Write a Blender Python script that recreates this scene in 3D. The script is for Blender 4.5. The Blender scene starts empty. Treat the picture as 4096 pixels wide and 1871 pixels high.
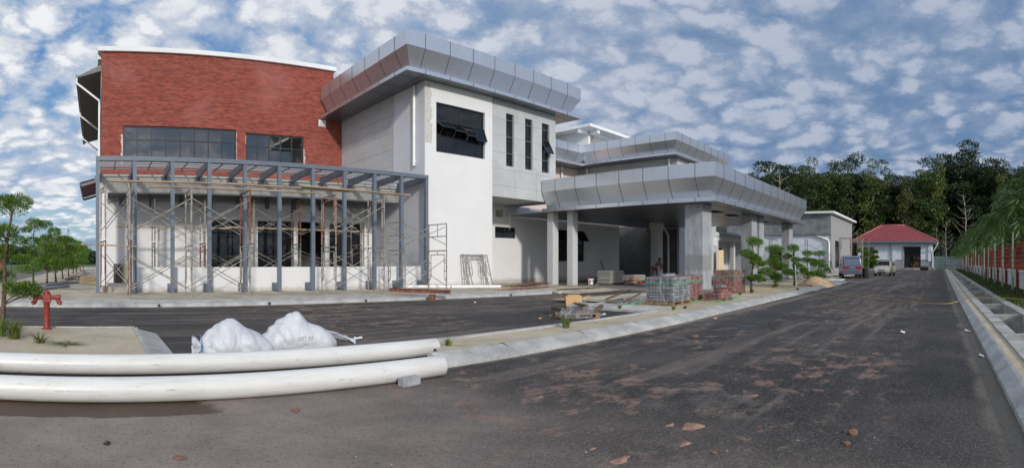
import bpy, math, random
import numpy as np
from mathutils import Vector, Matrix
S = bpy.context.scene
C = S.collection
PI = math.pi

# ------------------------------------------------------------------ camera
F, XR, YH, EYE = 2150.0, 3763.0, 1045.0, 1.4      # cylindrical stitch: pixels per radian, column of +X, horizon row, eye height
cd = bpy.data.cameras.new('camera')
cd.type = 'PANO'
cd.panorama_type = 'CENTRAL_CYLINDRICAL'
cd.central_cylindrical_range_u_min = -2048 / F
cd.central_cylindrical_range_u_max = 2048 / F
cd.central_cylindrical_range_v_min = -(1871 - YH) / F
cd.central_cylindrical_range_v_max = YH / F
cd.central_cylindrical_radius = 1
cd.clip_start = 0.05
cd.clip_end = 3000
cam = bpy.data.objects.new('camera', cd)
C.objects.link(cam)
cam.location = (0, 0, EYE)
cam.rotation_euler = (PI / 2, 0, (XR - 2048) / F - PI / 2)
S.camera = cam

# ------------------------------------------------------------------ exposure, sky, sun
S.view_settings.view_transform = 'Standard'
S.view_settings.look = 'None'
S.view_settings.exposure = -0.08
S.view_settings.gamma = 1
S.render.film_transparent = False
S.cycles.max_bounces = 7
S.cycles.transparent_max_bounces = 16
S.cycles.use_denoising = True
S.cycles.denoiser = 'OPENIMAGEDENOISE'
S.cycles.denoising_input_passes = 'RGB_ALBEDO_NORMAL'
S.cycles.denoising_prefilter = 'ACCURATE'
S.cycles.sample_clamp_indirect = 6

SUN = Vector((-0.34, -1.0, 0.40)).normalized()     # towards the sun
elev = math.asin(SUN.z)
rotn = math.atan2(SUN.x, SUN.y)


class NT:
    """tiny node helper"""
    def __init__(s, tree): s.t = tree
    def n(s, typ, **kw):
        nd = s.t.nodes.new(typ)
        for k, v in kw.items():
            if k == 'ins':
                for i, x in v.items():
                    if isinstance(x, bpy.types.NodeSocket): s.t.links.new(x, nd.inputs[i])
                    else: nd.inputs[i].default_value = x
            else: setattr(nd, k, v)
        return nd
    def math(s, op, a, b=0.0, c=0.0, clamp=False):
        nd = s.n('ShaderNodeMath', operation=op, use_clamp=clamp, ins={0: a, 1: b, 2: c})
        return nd.outputs[0]
    def noise(s, vec, scale, detail=4, rough=.55, dist=0.0, out=0):
        nd = s.n('ShaderNodeTexNoise', ins={'Scale': scale, 'Detail': detail, 'Roughness': rough, 'Distortion': dist})
        if vec is not None: s.t.links.new(vec, nd.inputs['Vector'])
        return nd.outputs[out]
    def ramp(s, fac, stops, interp='LINEAR'):
        nd = s.n('ShaderNodeValToRGB')
        nd.color_ramp.interpolation = interp
        el = nd.color_ramp.elements
        while len(el) > 1: el.remove(el[-1])
        el[0].position = stops[0][0]; el[0].color = c4(stops[0][1])
        for p, c in stops[1:]:
            e = el.new(p); e.color = c4(c)
        s.t.links.new(fac, nd.inputs[0])
        return nd.outputs[0]
    def step(s, v, a, b):
        nd = s.n('ShaderNodeMapRange', interpolation_type='SMOOTHSTEP', ins={0: v, 1: a, 2: b, 3: 0.0, 4: 1.0})
        return nd.outputs[0]
    def mix(s, fac, a, b, mode='MIX'):
        nd = s.n('ShaderNodeMix', data_type='RGBA', blend_type=mode)
        for i, x in ((0, fac), (6, a), (7, b)):
            if isinstance(x, bpy.types.NodeSocket): s.t.links.new(x, nd.inputs[i])
            elif i == 0: nd.inputs[0].default_value = x
            else: nd.inputs[i].default_value = c4(x)
        return nd.outputs[2]
    def xyz(s, v):
        nd = s.n('ShaderNodeSeparateXYZ', ins={0: v}); return nd.outputs
    def comb(s, x, y, z=0.0):
        return s.n('ShaderNodeCombineXYZ', ins={0: x, 1: y, 2: z}).outputs[0]


def c4(c):
    if isinstance(c, (int, float)): return (c, c, c, 1)
    return tuple(c)[:3] + (1,)


def rgb(r, g, b):
    f = lambda v: (v / 255 / 12.92) if v / 255 <= .04045 else ((v / 255 + .055) / 1.055) ** 2.4
    return (f(r), f(g), f(b))


w = bpy.data.worlds.new('World'); S.world = w; w.use_nodes = True
nt = NT(w.node_tree); w.node_tree.nodes.clear()
tc = nt.n('ShaderNodeTexCoord').outputs['Generated']
sx, sy, sz = nt.xyz(tc)
SKY_STR = 0.10
sky = nt.n('ShaderNodeTexSky')
sky.sky_type = 'NISHITA'; sky.sun_disc = False
sky.sun_elevation = elev; sky.sun_rotation = rotn
sky.air_density = 1.4; sky.dust_density = .7; sky.ozone_density = 2.5
zz = nt.math('ADD', nt.math('MAXIMUM', sz, 0.0), 0.22)
cu = nt.math('DIVIDE', sx, zz); cv = nt.math('DIVIDE', sy, zz)
pl = nt.comb(nt.math('ADD', nt.math('MULTIPLY', cu, .92), nt.math('MULTIPLY', cv, .38)),
             nt.math('SUBTRACT', nt.math('MULTIPLY', cv, .92), nt.math('MULTIPLY', cu, .38)), 3.7)
wob = nt.noise(pl, 1.3, 3, .5, out=1)
pl2 = nt.n('ShaderNodeVectorMath', operation='MULTIPLY_ADD', ins={0: wob, 1: (.35, .35, 0), 2: pl}).outputs[0]
vor = nt.n('ShaderNodeTexVoronoi', feature='SMOOTH_F1', ins={'Vector': nt.n('ShaderNodeVectorMath', operation='MULTIPLY_ADD', ins={0: nt.noise(pl, 6.0, 5, .65, out=1), 1: (.24, .24, 0), 2: pl2}).outputs[0], 'Scale': 9.5, 'Smoothness': .5, 'Randomness': 1.0}).outputs['Distance']
puff = nt.math('SUBTRACT', 1.0, nt.math('MULTIPLY', vor, 1.15))
cov = nt.noise(pl, .7, 4, .55)
fine = nt.noise(pl2, 15, 6, .62)
right = nt.step(nt.math('SUBTRACT', nt.math('MULTIPLY', sx, .95), nt.math('MULTIPLY', sy, .3)), -.35, .95)
# cloud amount: small puffs over broad coverage, thinning to a clear band near the horizon on the left
q = nt.math('ADD', nt.math('MULTIPLY', nt.math('SUBTRACT', puff, .5), .75), nt.math('MULTIPLY', nt.math('SUBTRACT', cov, .5), 1.5))
q = nt.math('ADD', q, nt.math('MULTIPLY', nt.math('SUBTRACT', fine, .5), .8))
low = nt.step(sz, .19, .05)
q = nt.math('SUBTRACT', q, nt.math('MULTIPLY', nt.math('MULTIPLY', low, nt.math('SUBTRACT', 1.0, right)), .6))
q = nt.math('ADD', q, nt.math('MULTIPLY', right, .05))
amt = nt.step(q, -.80, -.16)
# low stratus bars
bars = nt.noise(nt.comb(nt.math('MULTIPLY', sx, 2.2), nt.math('MULTIPLY', sy, 2.2), nt.math('MULTIPLY', sz, 26)), 1.6, 4, .5)
bar = nt.math('MULTIPLY', nt.step(bars, .47, .66), nt.step(sz, .16, .07))
body = nt.step(nt.math('ADD', nt.math('MULTIPLY', puff, .70), nt.math('ADD', nt.math('MULTIPLY', fine, .50), nt.math('MULTIPLY', cov, .25))), .34, .92)
ccol = nt.ramp(body, [(0, rgb(152, 178, 212)), (.35, rgb(184, 199, 221)),
                      (.7, rgb(206, 214, 228)), (1, rgb(246, 248, 251))])
cdark = nt.ramp(body, [(0, rgb(104, 133, 172)), (.5, rgb(130, 152, 184)),
                       (1, rgb(172, 184, 206))])
ccol = nt.mix(nt.math('MULTIPLY', right, .93), ccol, cdark)
up = nt.step(sz, .02, .42)
blue = nt.mix(up, rgb(150, 196, 226), rgb(30, 122, 196))
blue = nt.mix(nt.math('MULTIPLY', right, .8), blue, rgb(84, 122, 172))
skyc = nt.mix(.25, blue, nt.mix(1.0, sky.outputs[0], SKY_STR, 'MULTIPLY'))
out = nt.mix(amt, skyc, ccol)
out = nt.mix(nt.math('MULTIPLY', bar, .75), out, rgb(112, 140, 176))
glow = nt.n('ShaderNodeVectorMath', operation='DOT_PRODUCT', ins={0: tc, 1: tuple(SUN)}).outputs['Value']
glow = nt.math('POWER', nt.math('MAXIMUM', glow, 0.0), 2.5)              # veil: unseen sky brightened towards the sun, added for soft frontal light
sun_fill = nt.mix(glow, (1, 1, 1), (2.3, 2.15, 2.0))
out = nt.mix(1.0, out, sun_fill, 'MULTIPLY')
out = nt.mix(1.0, out, 1 / SKY_STR, 'MULTIPLY')
bg = nt.n('ShaderNodeBackground', ins={0: out, 1: SKY_STR})
wo = nt.n('ShaderNodeOutputWorld'); w.node_tree.links.new(bg.outputs[0], wo.inputs[0])

sl = bpy.data.lights.new('sun', 'SUN'); sl.energy = 2.75; sl.angle = math.radians(4); sl.color = (1, .93, .84)
so = bpy.data.objects.new('sun', sl); C.objects.link(so)
so.rotation_euler = SUN.to_track_quat('Z', 'Y').to_euler(); so.location = (-20, -40, 30)


# ------------------------------------------------------------------ geometry helpers
def gz(x):                                          # the site falls gently away to the right
    t = min(1, max(0, (x - 6) / 18)); return -0.12 * t * t * (3 - 2 * t)


def G(px, py, off=0.0):                             # point where the line of sight through a pixel meets the ground (+off)
    a = (XR - px) / F; z = off
    for _ in range(12):
        r = (EYE - z) * F / (py - YH); z = gz(r * math.cos(a)) + off
    return Vector((r * math.cos(a), r * math.sin(a), z))


def XY(px, Y):                                      # x of a column on the plane y = Y
    return Y / math.tan((XR - px) / F)


def ZY(px, py, Y):
    return EYE - (py - YH) * Y / math.sin((XR - px) / F) / F


def YX(px, X):
    return X * math.tan((XR - px) / F)


def ZX(px, py, X):
    return EYE - (py - YH) * X / math.cos((XR - px) / F) / F


class MB:
    def __init__(s): s.v = []; s.f = []; s.m = []
    def face(s, pts, m=0):
        n = len(s.v); s.v += [tuple(p) for p in pts]; s.f.append(tuple(range(n, n + len(pts)))); s.m.append(m)
    def box(s, x0, x1, y0, y1, z0, z1, m=0):
        n = len(s.v)
        s.v += [(x0, y0, z0), (x1, y0, z0), (x1, y1, z0), (x0, y1, z0), (x0, y0, z1), (x1, y0, z1), (x1, y1, z1), (x0, y1, z1)]
        for q in ((0, 3, 2, 1), (4, 5, 6, 7), (0, 1, 5, 4), (1, 2, 6, 5), (2, 3, 7, 6), (3, 0, 4, 7)):
            s.f.append(tuple(n + i for i in q)); s.m.append(m)
    def rbox(s, c, size, rz=0, m=0, rx=0, ry=0):    # rotated box
        M = Matrix.Translation(c) @ Matrix.Rotation(rz, 4, 'Z') @ Matrix.Rotation(ry, 4, 'Y') @ Matrix.Rotation(rx, 4, 'X')
        n = len(s.v); a, b, d = size[0] / 2, size[1] / 2, size[2] / 2
        for p in ((-a, -b, -d), (a, -b, -d), (a, b, -d), (-a, b, -d), (-a, -b, d), (a, -b, d), (a, b, d), (-a, b, d)):
            s.v.append(tuple(M @ Vector(p)))
        for q in ((0, 3, 2, 1), (4, 5, 6, 7), (0, 1, 5, 4), (1, 2, 6, 5), (2, 3, 7, 6), (3, 0, 4, 7)):
            s.f.append(tuple(n + i for i in q)); s.m.append(m)
    def bar(s, p, q, w_, h, m=0, upv=(0, 0, 1)):      # rectangular bar between two points
        p, q = Vector(p), Vector(q); d = (q - p).normalized(); u = Vector(upv)
        if abs(d.dot(u)) > .98: u = Vector((0, 1, 0))
        r = d.cross(u).normalized(); u = r.cross(d)
        n = len(s.v)
        for e in (p, q):
            for a, b in ((-1, -1), (1, -1), (1, 1), (-1, 1)): s.v.append(tuple(e + r * a * w_ / 2 + u * b * h / 2))
        for k in ((0, 1, 2, 3), (7, 6, 5, 4), (0, 4, 5, 1), (1, 5, 6, 2), (2, 6, 7, 3), (3, 7, 4, 0)):
            s.f.append(tuple(n + i for i in k)); s.m.append(m)
    def tube(s, pts, r, n=8, m=0, cap=True):
        pts = [Vector(p) for p in pts]
        rs = r if isinstance(r, (list, tuple)) else [r] * len(pts)
        b = len(s.v); up_ = None
        for i, p in enumerate(pts):
            d = (pts[min(i + 1, len(pts) - 1)] - pts[max(i - 1, 0)]).normalized()
            if up_ is None: up_ = Vector((0, 0, 1)) if abs(d.z) < .9 else Vector((1, 0, 0))
            a = d.cross(up_).normalized(); c = a.cross(d).normalized(); up_ = c
            for k in range(n):
                t = 2 * PI * k / n; s.v.append(tuple(p + (a * math.cos(t) + c * math.sin(t)) * rs[i]))
        for i in range(len(pts) - 1):
            for k in range(n):
                k2 = (k + 1) % n
                s.f.append((b + i * n + k, b + i * n + k2, b + (i + 1) * n + k2, b + (i + 1) * n + k)); s.m.append(m)
        if cap:
            s.f.append(tuple(b + k for k in range(n))[::-1]); s.m.append(m)
            s.f.append(tuple(b + (len(pts) - 1) * n + k for k in range(n))); s.m.append(m)
    def lathe(s, prof, c=(0, 0, 0), n=20, m=0, axis='Z'):
        b = len(s.v)
        for r, z in prof:
            for k in range(n):
                t = 2 * PI * k / n
                if axis == 'Z': p = (r * math.cos(t), r * math.sin(t), z)
                elif axis == 'X': p = (z, r * math.cos(t), r * math.sin(t))
                else: p = (r * math.sin(t), z, r * math.cos(t))
                s.v.append((p[0] + c[0], p[1] + c[1], p[2] + c[2]))
        for i in range(len(prof) - 1):
            for k in range(n):
                k2 = (k + 1) % n
                s.f.append((b + i * n + k, b + i * n + k2, b + (i + 1) * n + k2, b + (i + 1) * n + k)); s.m.append(m)
        for i in (0, len(prof) - 1):
            if prof[i][0] > 1e-4: s.f.append(tuple(b + i * n + k for k in range(n))); s.m.append(m)
    def prism(s, poly, z0, z1, m=0):                # vertical prism over an (x, y) outline
        n = len(poly); b = len(s.v)
        s.v += [(x, y, z0) for x, y in poly] + [(x, y, z1) for x, y in poly]
        s.f.append(tuple(range(b, b + n))[::-1]); s.m.append(m)
        s.f.append(tuple(range(b + n, b + 2 * n))); s.m.append(m)
        for i in range(n):
            j = (i + 1) % n; s.f.append((b + i, b + j, b + n + j, b + n + i)); s.m.append(m)
    def arr(s, V, Fc, m=0):
        b = len(s.v); s.v += [tuple(x) for x in V]; s.f += [tuple(int(i) + b for i in q) for q in Fc]; s.m += [m] * len(Fc)
    def build(s, name, mats, parent=None, origin=None, smooth=False, fixn=True, bevel=0):
        me = bpy.data.meshes.new(name)
        o3 = Vector(origin) if origin is not None else (Vector(parent.location) if parent is not None and parent.rotation_euler.z == 0 and parent.parent is None and not parent.get('local') else Vector((0, 0, 0)))
        me.from_pydata([(x - o3.x, y - o3.y, z - o3.z) for x, y, z in s.v], [], s.f)
        if not isinstance(mats, (list, tuple)): mats = [mats]
        for m in mats: me.materials.append(m)
        if len(mats) > 1: me.polygons.foreach_set('material_index', s.m)
        if fixn:
            import bmesh
            bm = bmesh.new(); bm.from_mesh(me); bmesh.ops.recalc_face_normals(bm, faces=bm.faces); bm.to_mesh(me); bm.free()
        if smooth:
            me.polygons.foreach_set('use_smooth', [True] * len(me.polygons))
            if smooth == 'auto':
                try: me.set_sharp_from_angle(angle=math.radians(40))
                except Exception: pass
        me.update()
        o = bpy.data.objects.new(name, me); C.objects.link(o)
        if parent is not None: o.parent = parent
        elif origin is not None: o.location = o3
        if bevel:
            b = o.modifiers.new('bevel', 'BEVEL'); b.width = bevel; b.segments = 2; b.limit_method = 'ANGLE'
        return o


def thing(name, label, cat, loc=(0, 0, 0), rot=0.0, group=None, local=False):
    o = bpy.data.objects.new(name, None); C.objects.link(o); o.empty_display_size = .2
    o.location = loc; o.rotation_euler = (0, 0, rot); o['label'] = label; o['category'] = cat
    if group: o['group'] = group
    if local: o['local'] = 1
    return o


def tag(o, label, cat, group=None):
    o['label'] = label; o['category'] = cat
    if group: o['group'] = group
    return o


def struct(o, kind='structure'):
    o['kind'] = kind; return o


def dup(root, loc, rot, label, scale=1.0):
    r = root.copy(); C.objects.link(r); r.location = loc; r.rotation_euler = (0, 0, rot); r['label'] = label
    r.scale = (scale,) * 3
    for ch in list(root.children):
        c = ch.copy(); C.objects.link(c); c.parent = r
        for g in list(ch.children):
            d = g.copy(); C.objects.link(d); d.parent = c
    return r


def sub(mb, name, mats, part, **kw):                # sub-part: same local frame as its part
    root = part.parent
    o = mb.build(name, mats, None, origin=(0, 0, 0), **kw)
    o.parent = part
    if root is not None and not root.get('local'):
        o.data.transform(Matrix.Translation(-Vector(root.location)))
    return o


# ------------------------------------------------------------------ materials
def mat(name, col, rough=.6, metal=0.0, var=.12, vscale=2.0, col2=None, bump=0.0, bscale=40, spec=.5, stretch=(1, 1, 1), fine=0.0, fscale=60, space='Object'):
    m = bpy.data.materials.new(name); m.use_nodes = True
    t = m.node_tree; n = NT(t); b = t.nodes['Principled BSDF']
    tcn = n.n('ShaderNodeTexCoord').outputs['Object'] if space == 'Object' else n.n('ShaderNodeNewGeometry').outputs['Position']
    vec = n.n('ShaderNodeMapping', ins={0: tcn, 3: stretch}).outputs[0]
    f = n.noise(vec, vscale, 6, .6)
    lo = tuple(x * (1 - var) for x in col); hi = tuple(min(1, x * (1 + var)) for x in (col2 or col))
    cc = n.mix(n.step(f, .3, .7), lo, hi)
    if fine:
        g = n.noise(vec, fscale, 3, .6)
        cc = n.mix(n.step(g, .35, .65), cc, n.mix(1.0, cc, 1 - fine, 'MULTIPLY'))
    t.links.new(cc, b.inputs['Base Color'])
    b.inputs['Roughness'].default_value = rough; b.inputs['Metallic'].default_value = metal
    b.inputs['Specular IOR Level'].default_value = spec
    r2 = n.math('ADD', rough - .06, n.math('MULTIPLY', f, .12)); t.links.new(r2, b.inputs['Roughness'])
    if bump:
        bn = n.n('ShaderNodeBump', ins={'Strength': bump, 'Distance': .02, 'Height': n.noise(vec, bscale, 5, .6)})
        t.links.new(bn.outputs[0], b.inputs['Normal'])
    return m


M = {}
M['plaster'] = mat('white_plaster', (.68, .69, .70), .75, var=.05, vscale=.8, bump=.15, bscale=25)
M['frame_dark'] = mat('window_frame_dark', (.018, .02, .023), .4, var=.1)
M['steel'] = mat('painted_grey_steel', rgb(96, 106, 118), .42, var=.08, vscale=3)
M['concrete'] = mat('kerb_concrete', (.42, .42, .405), .85, var=.22, vscale=2.2, bump=.4, bscale=60, fine=.25, fscale=45)
M['concrete_d'] = mat('drain_concrete', (.36, .355, .335), .88, var=.3, vscale=1.7, bump=.4, bscale=30, fine=.2)
M['floor_c'] = mat('floor_screed', (.34, .315, .28), .85, var=.25, vscale=.9, bump=.2)
M['pvc'] = None
M['pvc_s'] = mat('white_plastic', (.72, .73, .72), .35, var=.05)
M['rust'] = mat('rusty_steel', (.11, .045, .03), .8, var=.4, vscale=8, col2=(.2, .08, .05))
M['galv'] = mat('galvanised_tube', (.21, .20, .185), .55, metal=.3, var=.35, vscale=6, col2=(.30, .28, .25))
M['orange_steel'] = mat('orange_primer_steel', (.36, .10, .05), .7, var=.35, vscale=9, col2=(.26, .2, .17))
M['timber'] = mat('weathered_timber', (.27, .20, .13), .85, var=.3, vscale=3, stretch=(.3, 6, 6), col2=(.36, .27, .18))
M['timber_d'] = mat('dark_timber', (.11, .085, .06), .85, var=.35, vscale=4, stretch=(1, 5, 5))
M['plywood'] = mat('plywood', (.55, .40, .22), .75, var=.1, vscale=3)
M['cream'] = mat('cream_board', (.62, .5, .29), .7, var=.05)
M['black'] = mat('black_void', (.006, .006, .007), .8, var=.1)
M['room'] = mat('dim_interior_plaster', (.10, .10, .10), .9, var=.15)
M['pink_bounce_wall'] = mat('pink_bounce_plaster', (.62, .50, .48), .8, var=.05)  # pinkish reflected light is mixed into this plaster's colour
M['brick_roof'] = None
M['orange'] = mat('orange_brown_paint', (.17, .038, .015), .65, var=.18, vscale=4)
M['hyd'] = mat('hydrant_red_paint', (.22, .030, .018), .5, var=.18, vscale=9, bump=.15, bscale=30)
M['hyd2'] = mat('hydrant_red_worn', (.25, .036, .024), .55, var=.25, vscale=14)
M['tile'] = mat('grey_floor_tile_edges', (.42, .42, .39), .8, var=.25, vscale=30, stretch=(.2, .2, 3))
M['card'] = mat('cardboard', (.46, .28, .13), .85, var=.08)
M['soil_red'] = mat('red_soil', (.24, .12, .08), .95, var=.25, vscale=5, bump=.6, bscale=20)
M['sandpile'] = mat('yellow_sand', (.42, .29, .17), .95, var=.25, vscale=4, bump=.7, bscale=25)
M['bark'] = mat('tree_bark', (.10, .065, .045), .9, var=.35, vscale=12, bump=.6, bscale=30)
M['bark_l'] = mat('pale_bark', (.26, .24, .20), .9, var=.3, vscale=5)
M['palm_bark'] = mat('palm_trunk_bark', (.30, .29, .26), .85, var=.25, vscale=9, stretch=(1, 1, 6))
M['hose'] = mat('yellow_hose', (.42, .30, .07), .5, var=.15)
M['tyre'] = mat('tyre_rubber', (.02, .02, .021), .8, var=.2)
M['chrome'] = mat('alloy_metal', (.5, .5, .5), .3, metal=.9, var=.05)
M['tail'] = mat('tail_lamp_red', (.30, .012, .012), .2, var=.1)
M['amber'] = mat('amber_lamp', (.5, .16, .02), .25, var=.1)
M['lamp'] = mat('headlamp_lens', (.6, .62, .62), .12, var=.05)
M['plate'] = mat('number_plate_black', (.012, .012, .012), .4, var=.05)
M['platew'] = mat('plate_characters', (.75, .75, .75), .5, var=.02)
M['van'] = mat('van_silver_blue_paint', (.13, .165, .23), .28, metal=.35, var=.04, vscale=1)
M['van_d'] = mat('van_lower_grey', (.09, .11, .14), .4, var=.1)
M['car'] = mat('champagne_paint', (.40, .38, .31), .28, metal=.2, var=.04, vscale=1)
M['blackpl'] = mat('black_plastic', (.02, .02, .022), .5, var=.2)
M['green_mesh'] = mat('green_coated_mesh', (.02, .13, .09), .6, var=.15)
M['green_strap'] = mat('green_strap', (.03, .33, .14), .5, var=.1)
M['skin'] = mat('skin_brown', (.16, .08, .05), .6, var=.05)
M['shirt'] = mat('pale_vest', (.42, .30, .27), .8, var=.1)
M['sleeve'] = mat('dark_red_sleeve', (.12, .02, .025), .8, var=.1)
M['jeans'] = mat('brown_trousers', (.06, .04, .035), .85, var=.1)
M['hair'] = mat('black_hair', (.01, .009, .009), .7, var=.1)
M['cement'] = mat('brown_paper_sack', (.36, .22, .15), .8, var=.15)
M['red_pl'] = mat('red_plastic', (.42, .03, .04), .5, var=.1)
M['roofred'] = mat('red_roof_sheet', (.27, .04, .035), .6, var=.15)
M['grey_block'] = mat('grey_concrete_block', (.30, .31, .33), .85, var=.2, vscale=7, bump=.5)
M['hoard'] = mat('grey_metal_hoarding', (.14, .16, .18), .6, var=.2)
M['blue_tie'] = mat('blue_string', (.05, .22, .42), .6, var=.1)


def wallmat(name, base, dirt, z0=.15, h=.45, amount=.55, streak=0.12):
    """plaster with soil splashed along its foot and faint weather marks"""
    m = bpy.data.materials.new(name); m.use_nodes = True
    t = m.node_tree; n = NT(t); b = t.nodes['Principled BSDF']
    p = n.n('ShaderNodeNewGeometry').outputs['Position']; x, y, z = n.xyz(p)
    f = n.noise(p, .7, 6, .6); cc = n.mix(n.step(f, .3, .75), tuple(v * .93 for v in base), base)
    st = n.noise(n.comb(n.math('MULTIPLY', x, 5), n.math('MULTIPLY', y, 5), n.math('MULTIPLY', z, .5)), 1.0, 5, .65)
    cc = n.mix(n.math('MULTIPLY', n.step(st, .58, .8), streak), cc, tuple(v * .55 for v in base))
    g = n.noise(p, 5, 5, .65)
    msk = n.step(n.math('ADD', z, n.math('MULTIPLY', n.math('SUBTRACT', g, .5), h * 1.4)), z0 + h, z0)
    cc = n.mix(n.math('MULTIPLY', msk, amount), cc, dirt)
    t.links.new(cc, b.inputs['Base Color']); b.inputs['Roughness'].default_value = .8
    bn = n.n('ShaderNodeBump', ins={'Strength': .2, 'Distance': .01, 'Height': n.noise(p, 18, 5, .6)})
    t.links.new(bn.outputs[0], b.inputs['Normal'])
    return m


M['wall'] = wallmat('painted_white_wall', (.68, .69, .70), (.34, .29, .24), z0=.12, h=.3, amount=.7, streak=.2)
M['wall_side'] = wallmat('shaded_white_side_wall', (.56, .58, .63), (.32, .28, .24), z0=.12, h=.3, amount=.5, streak=.3)  # white side wall, its bluish shade put into the base colour
M['col'] = wallmat('pale_painted_column', (.52, .53, .54), (.3, .27, .23), z0=-.1, h=.3, amount=.5, streak=.3)
M['annex_grey'] = wallmat('bare_cement_render', (.30, .30, .30), (.26, .23, .2), z0=-.1, h=.5, amount=.4, streak=.7)
M['annex_dark'] = mat('dark_cement_render', (.17, .185, .205), .85, var=.28, vscale=1.1, bump=.1)
M['beamw'] = wallmat('verandah_beam_render', (.45, .44, .42), (.3, .27, .23), z0=-3, streak=.25)
M['house'] = wallmat('house_white_wall', (.62, .68, .76), (.3, .27, .23), z0=-5, streak=.05)
M['house_d'] = mat('house_grey_dado', (.25, .26, .28), .8, var=.06)


def bandcol():
    """raw concrete pier: trowelled patches, and a darker fresh-rendered band at chest height"""
    m = bpy.data.materials.new('raw_concrete_pier'); m.use_nodes = True
    t = m.node_tree; n = NT(t); b = t.nodes['Principled BSDF']
    p = n.n('ShaderNodeNewGeometry').outputs['Position']; x, y, z = n.xyz(p)
    v = n.comb(n.math('MULTIPLY', x, 2.5), n.math('MULTIPLY', y, 2.5), n.math('MULTIPLY', z, .7))
    f = n.noise(v, 1.3, 7, .65)
    cc = n.ramp(f, [(.28, (.20, .215, .235)), (.5, (.31, .33, .36)), (.7, (.42, .435, .45))])
    d = n.noise(n.comb(n.math('MULTIPLY', x, 9), n.math('MULTIPLY', y, 9), n.math('MULTIPLY', z, .8)), 1.0, 3, .5)
    zz_ = n.math('ADD', z, n.math('MULTIPLY', n.math('SUBTRACT', d, .5), .5))
    band = n.math('MULTIPLY', n.step(zz_, .85, .98), n.step(z, 1.78, 1.66))
    cc = n.mix(n.math('MULTIPLY', band, .7), cc, (.205, .21, .205))
    t.links.new(cc, b.inputs['Base Color']); b.inputs['Roughness'].default_value = .8
    bn = n.n('ShaderNodeBump', ins={'Strength': .3, 'Distance': .01, 'Height': n.noise(p, 14, 5, .6)})
    t.links.new(bn.outputs[0], b.inputs['Normal'])
    return m


M['pier'] = bandcol()


def panelmat(name, base, rough, metal):
    m = bpy.data.materials.new(name); m.use_nodes = True
    t = m.node_tree; n = NT(t); b = t.nodes['Principled BSDF']
    p = n.n('ShaderNodeNewGeometry').outputs['Position']
    v = n.n('ShaderNodeMapping', ins={0: p, 3: (5, 5, .7)}).outputs[0]
    f = n.noise(v, 1.5, 5, .6); cc = n.mix(f, tuple(x * .86 for x in base), tuple(x * 1.1 for x in base))
    t.links.new(cc, b.inputs['Base Color']); b.inputs['Metallic'].default_value = metal
    t.links.new(n.math('ADD', rough - .06, n.math('MULTIPLY', f, .12)), b.inputs['Roughness'])
    bn = n.n('ShaderNodeBump', ins={'Strength': .06, 'Distance': .05, 'Height': n.noise(p, .9, 2, .5)})
    t.links.new(bn.outputs[0], b.inputs['Normal'])
    return m


M['panel'] = panelmat('aluminium_cladding', (.58, .61, .66), .30, .8)
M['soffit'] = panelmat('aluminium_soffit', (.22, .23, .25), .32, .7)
M['joint'] = mat('dark_panel_joint', (.02, .022, .025), .7, var=.1)


def concretepanel():
    m = bpy.data.materials.new('fair_faced_panel'); m.use_nodes = True
    t = m.node_tree; n = NT(t); b = t.nodes['Principled BSDF']
    p = n.n('ShaderNodeNewGeometry').outputs['Position']
    f = n.noise(p, .9, 7, .65); g = n.noise(p, 14, 5, .7)
    cc = n.ramp(f, [(.3, (.38, .40, .415)), (.7, (.50, .515, .53))])
    cc = n.mix(n.math('MULTIPLY', n.step(g, .35, .62), .3), cc, (.29, .305, .315))
    t.links.new(cc, b.inputs['Base Color']); b.inputs['Roughness'].default_value = .8
    return m


M['fair'] = concretepanel()


def brickmat():
    m = bpy.data.materials.new('red_brick'); m.use_nodes = True
    t = m.node_tree; n = NT(t); b = t.nodes['Principled BSDF']
    p = n.n('ShaderNodeNewGeometry').outputs['Position']; x, y, z = n.xyz(p)
    v = n.comb(n.math('ADD', x, y), z, 0.0)
    br = n.n('ShaderNodeTexBrick', ins={'Vector': v, 'Color1': c4((.14, .027, .018)), 'Color2': c4((.29, .060, .038)), 'Mortar': c4((.15, .06, .05)),
             'Scale': 1.0, 'Mortar Size': .006, 'Mortar Smooth': .2, 'Bias': .05, 'Brick Width': .26, 'Row Height': .078})
    br.offset = .5
    # per-brick tone in long runs plus pale bloom
    s1 = n.noise(n.comb(n.math('MULTIPLY', n.math('ADD', x, y), .9), n.math('MULTIPLY', z, 5.5), 0.0), 1.0, 5, .7)
    cc = n.mix(n.math('MULTIPLY', n.step(s1, .45, .68), .38), br.outputs[0], (.36, .12, .10))
    s2 = n.noise(n.comb(n.math('MULTIPLY', n.math('ADD', x, y), 1.6), n.math('MULTIPLY', z, 9), 5.0), 1.0, 4, .65)
    cc = n.mix(n.math('MULTIPLY', n.step(s2, .54, .72), .55), cc, (.09, .02, .016))
    s3 = n.noise(p, .35, 4, .6); cc = n.mix(n.math('MULTIPLY', n.step(s3, .5, .75), .35), cc, (.38, .15, .135))
    t.links.new(cc, b.inputs['Base Color']); b.inputs['Roughness'].default_value = .85
    bn = n.n('ShaderNodeBump', ins={'Strength': .5, 'Distance': .01, 'Height': br.outputs[1]}); bn.invert = True
    t.links.new(bn.outputs[0], b.inputs['Normal'])
    return m


M['brick'] = brickmat()


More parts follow.
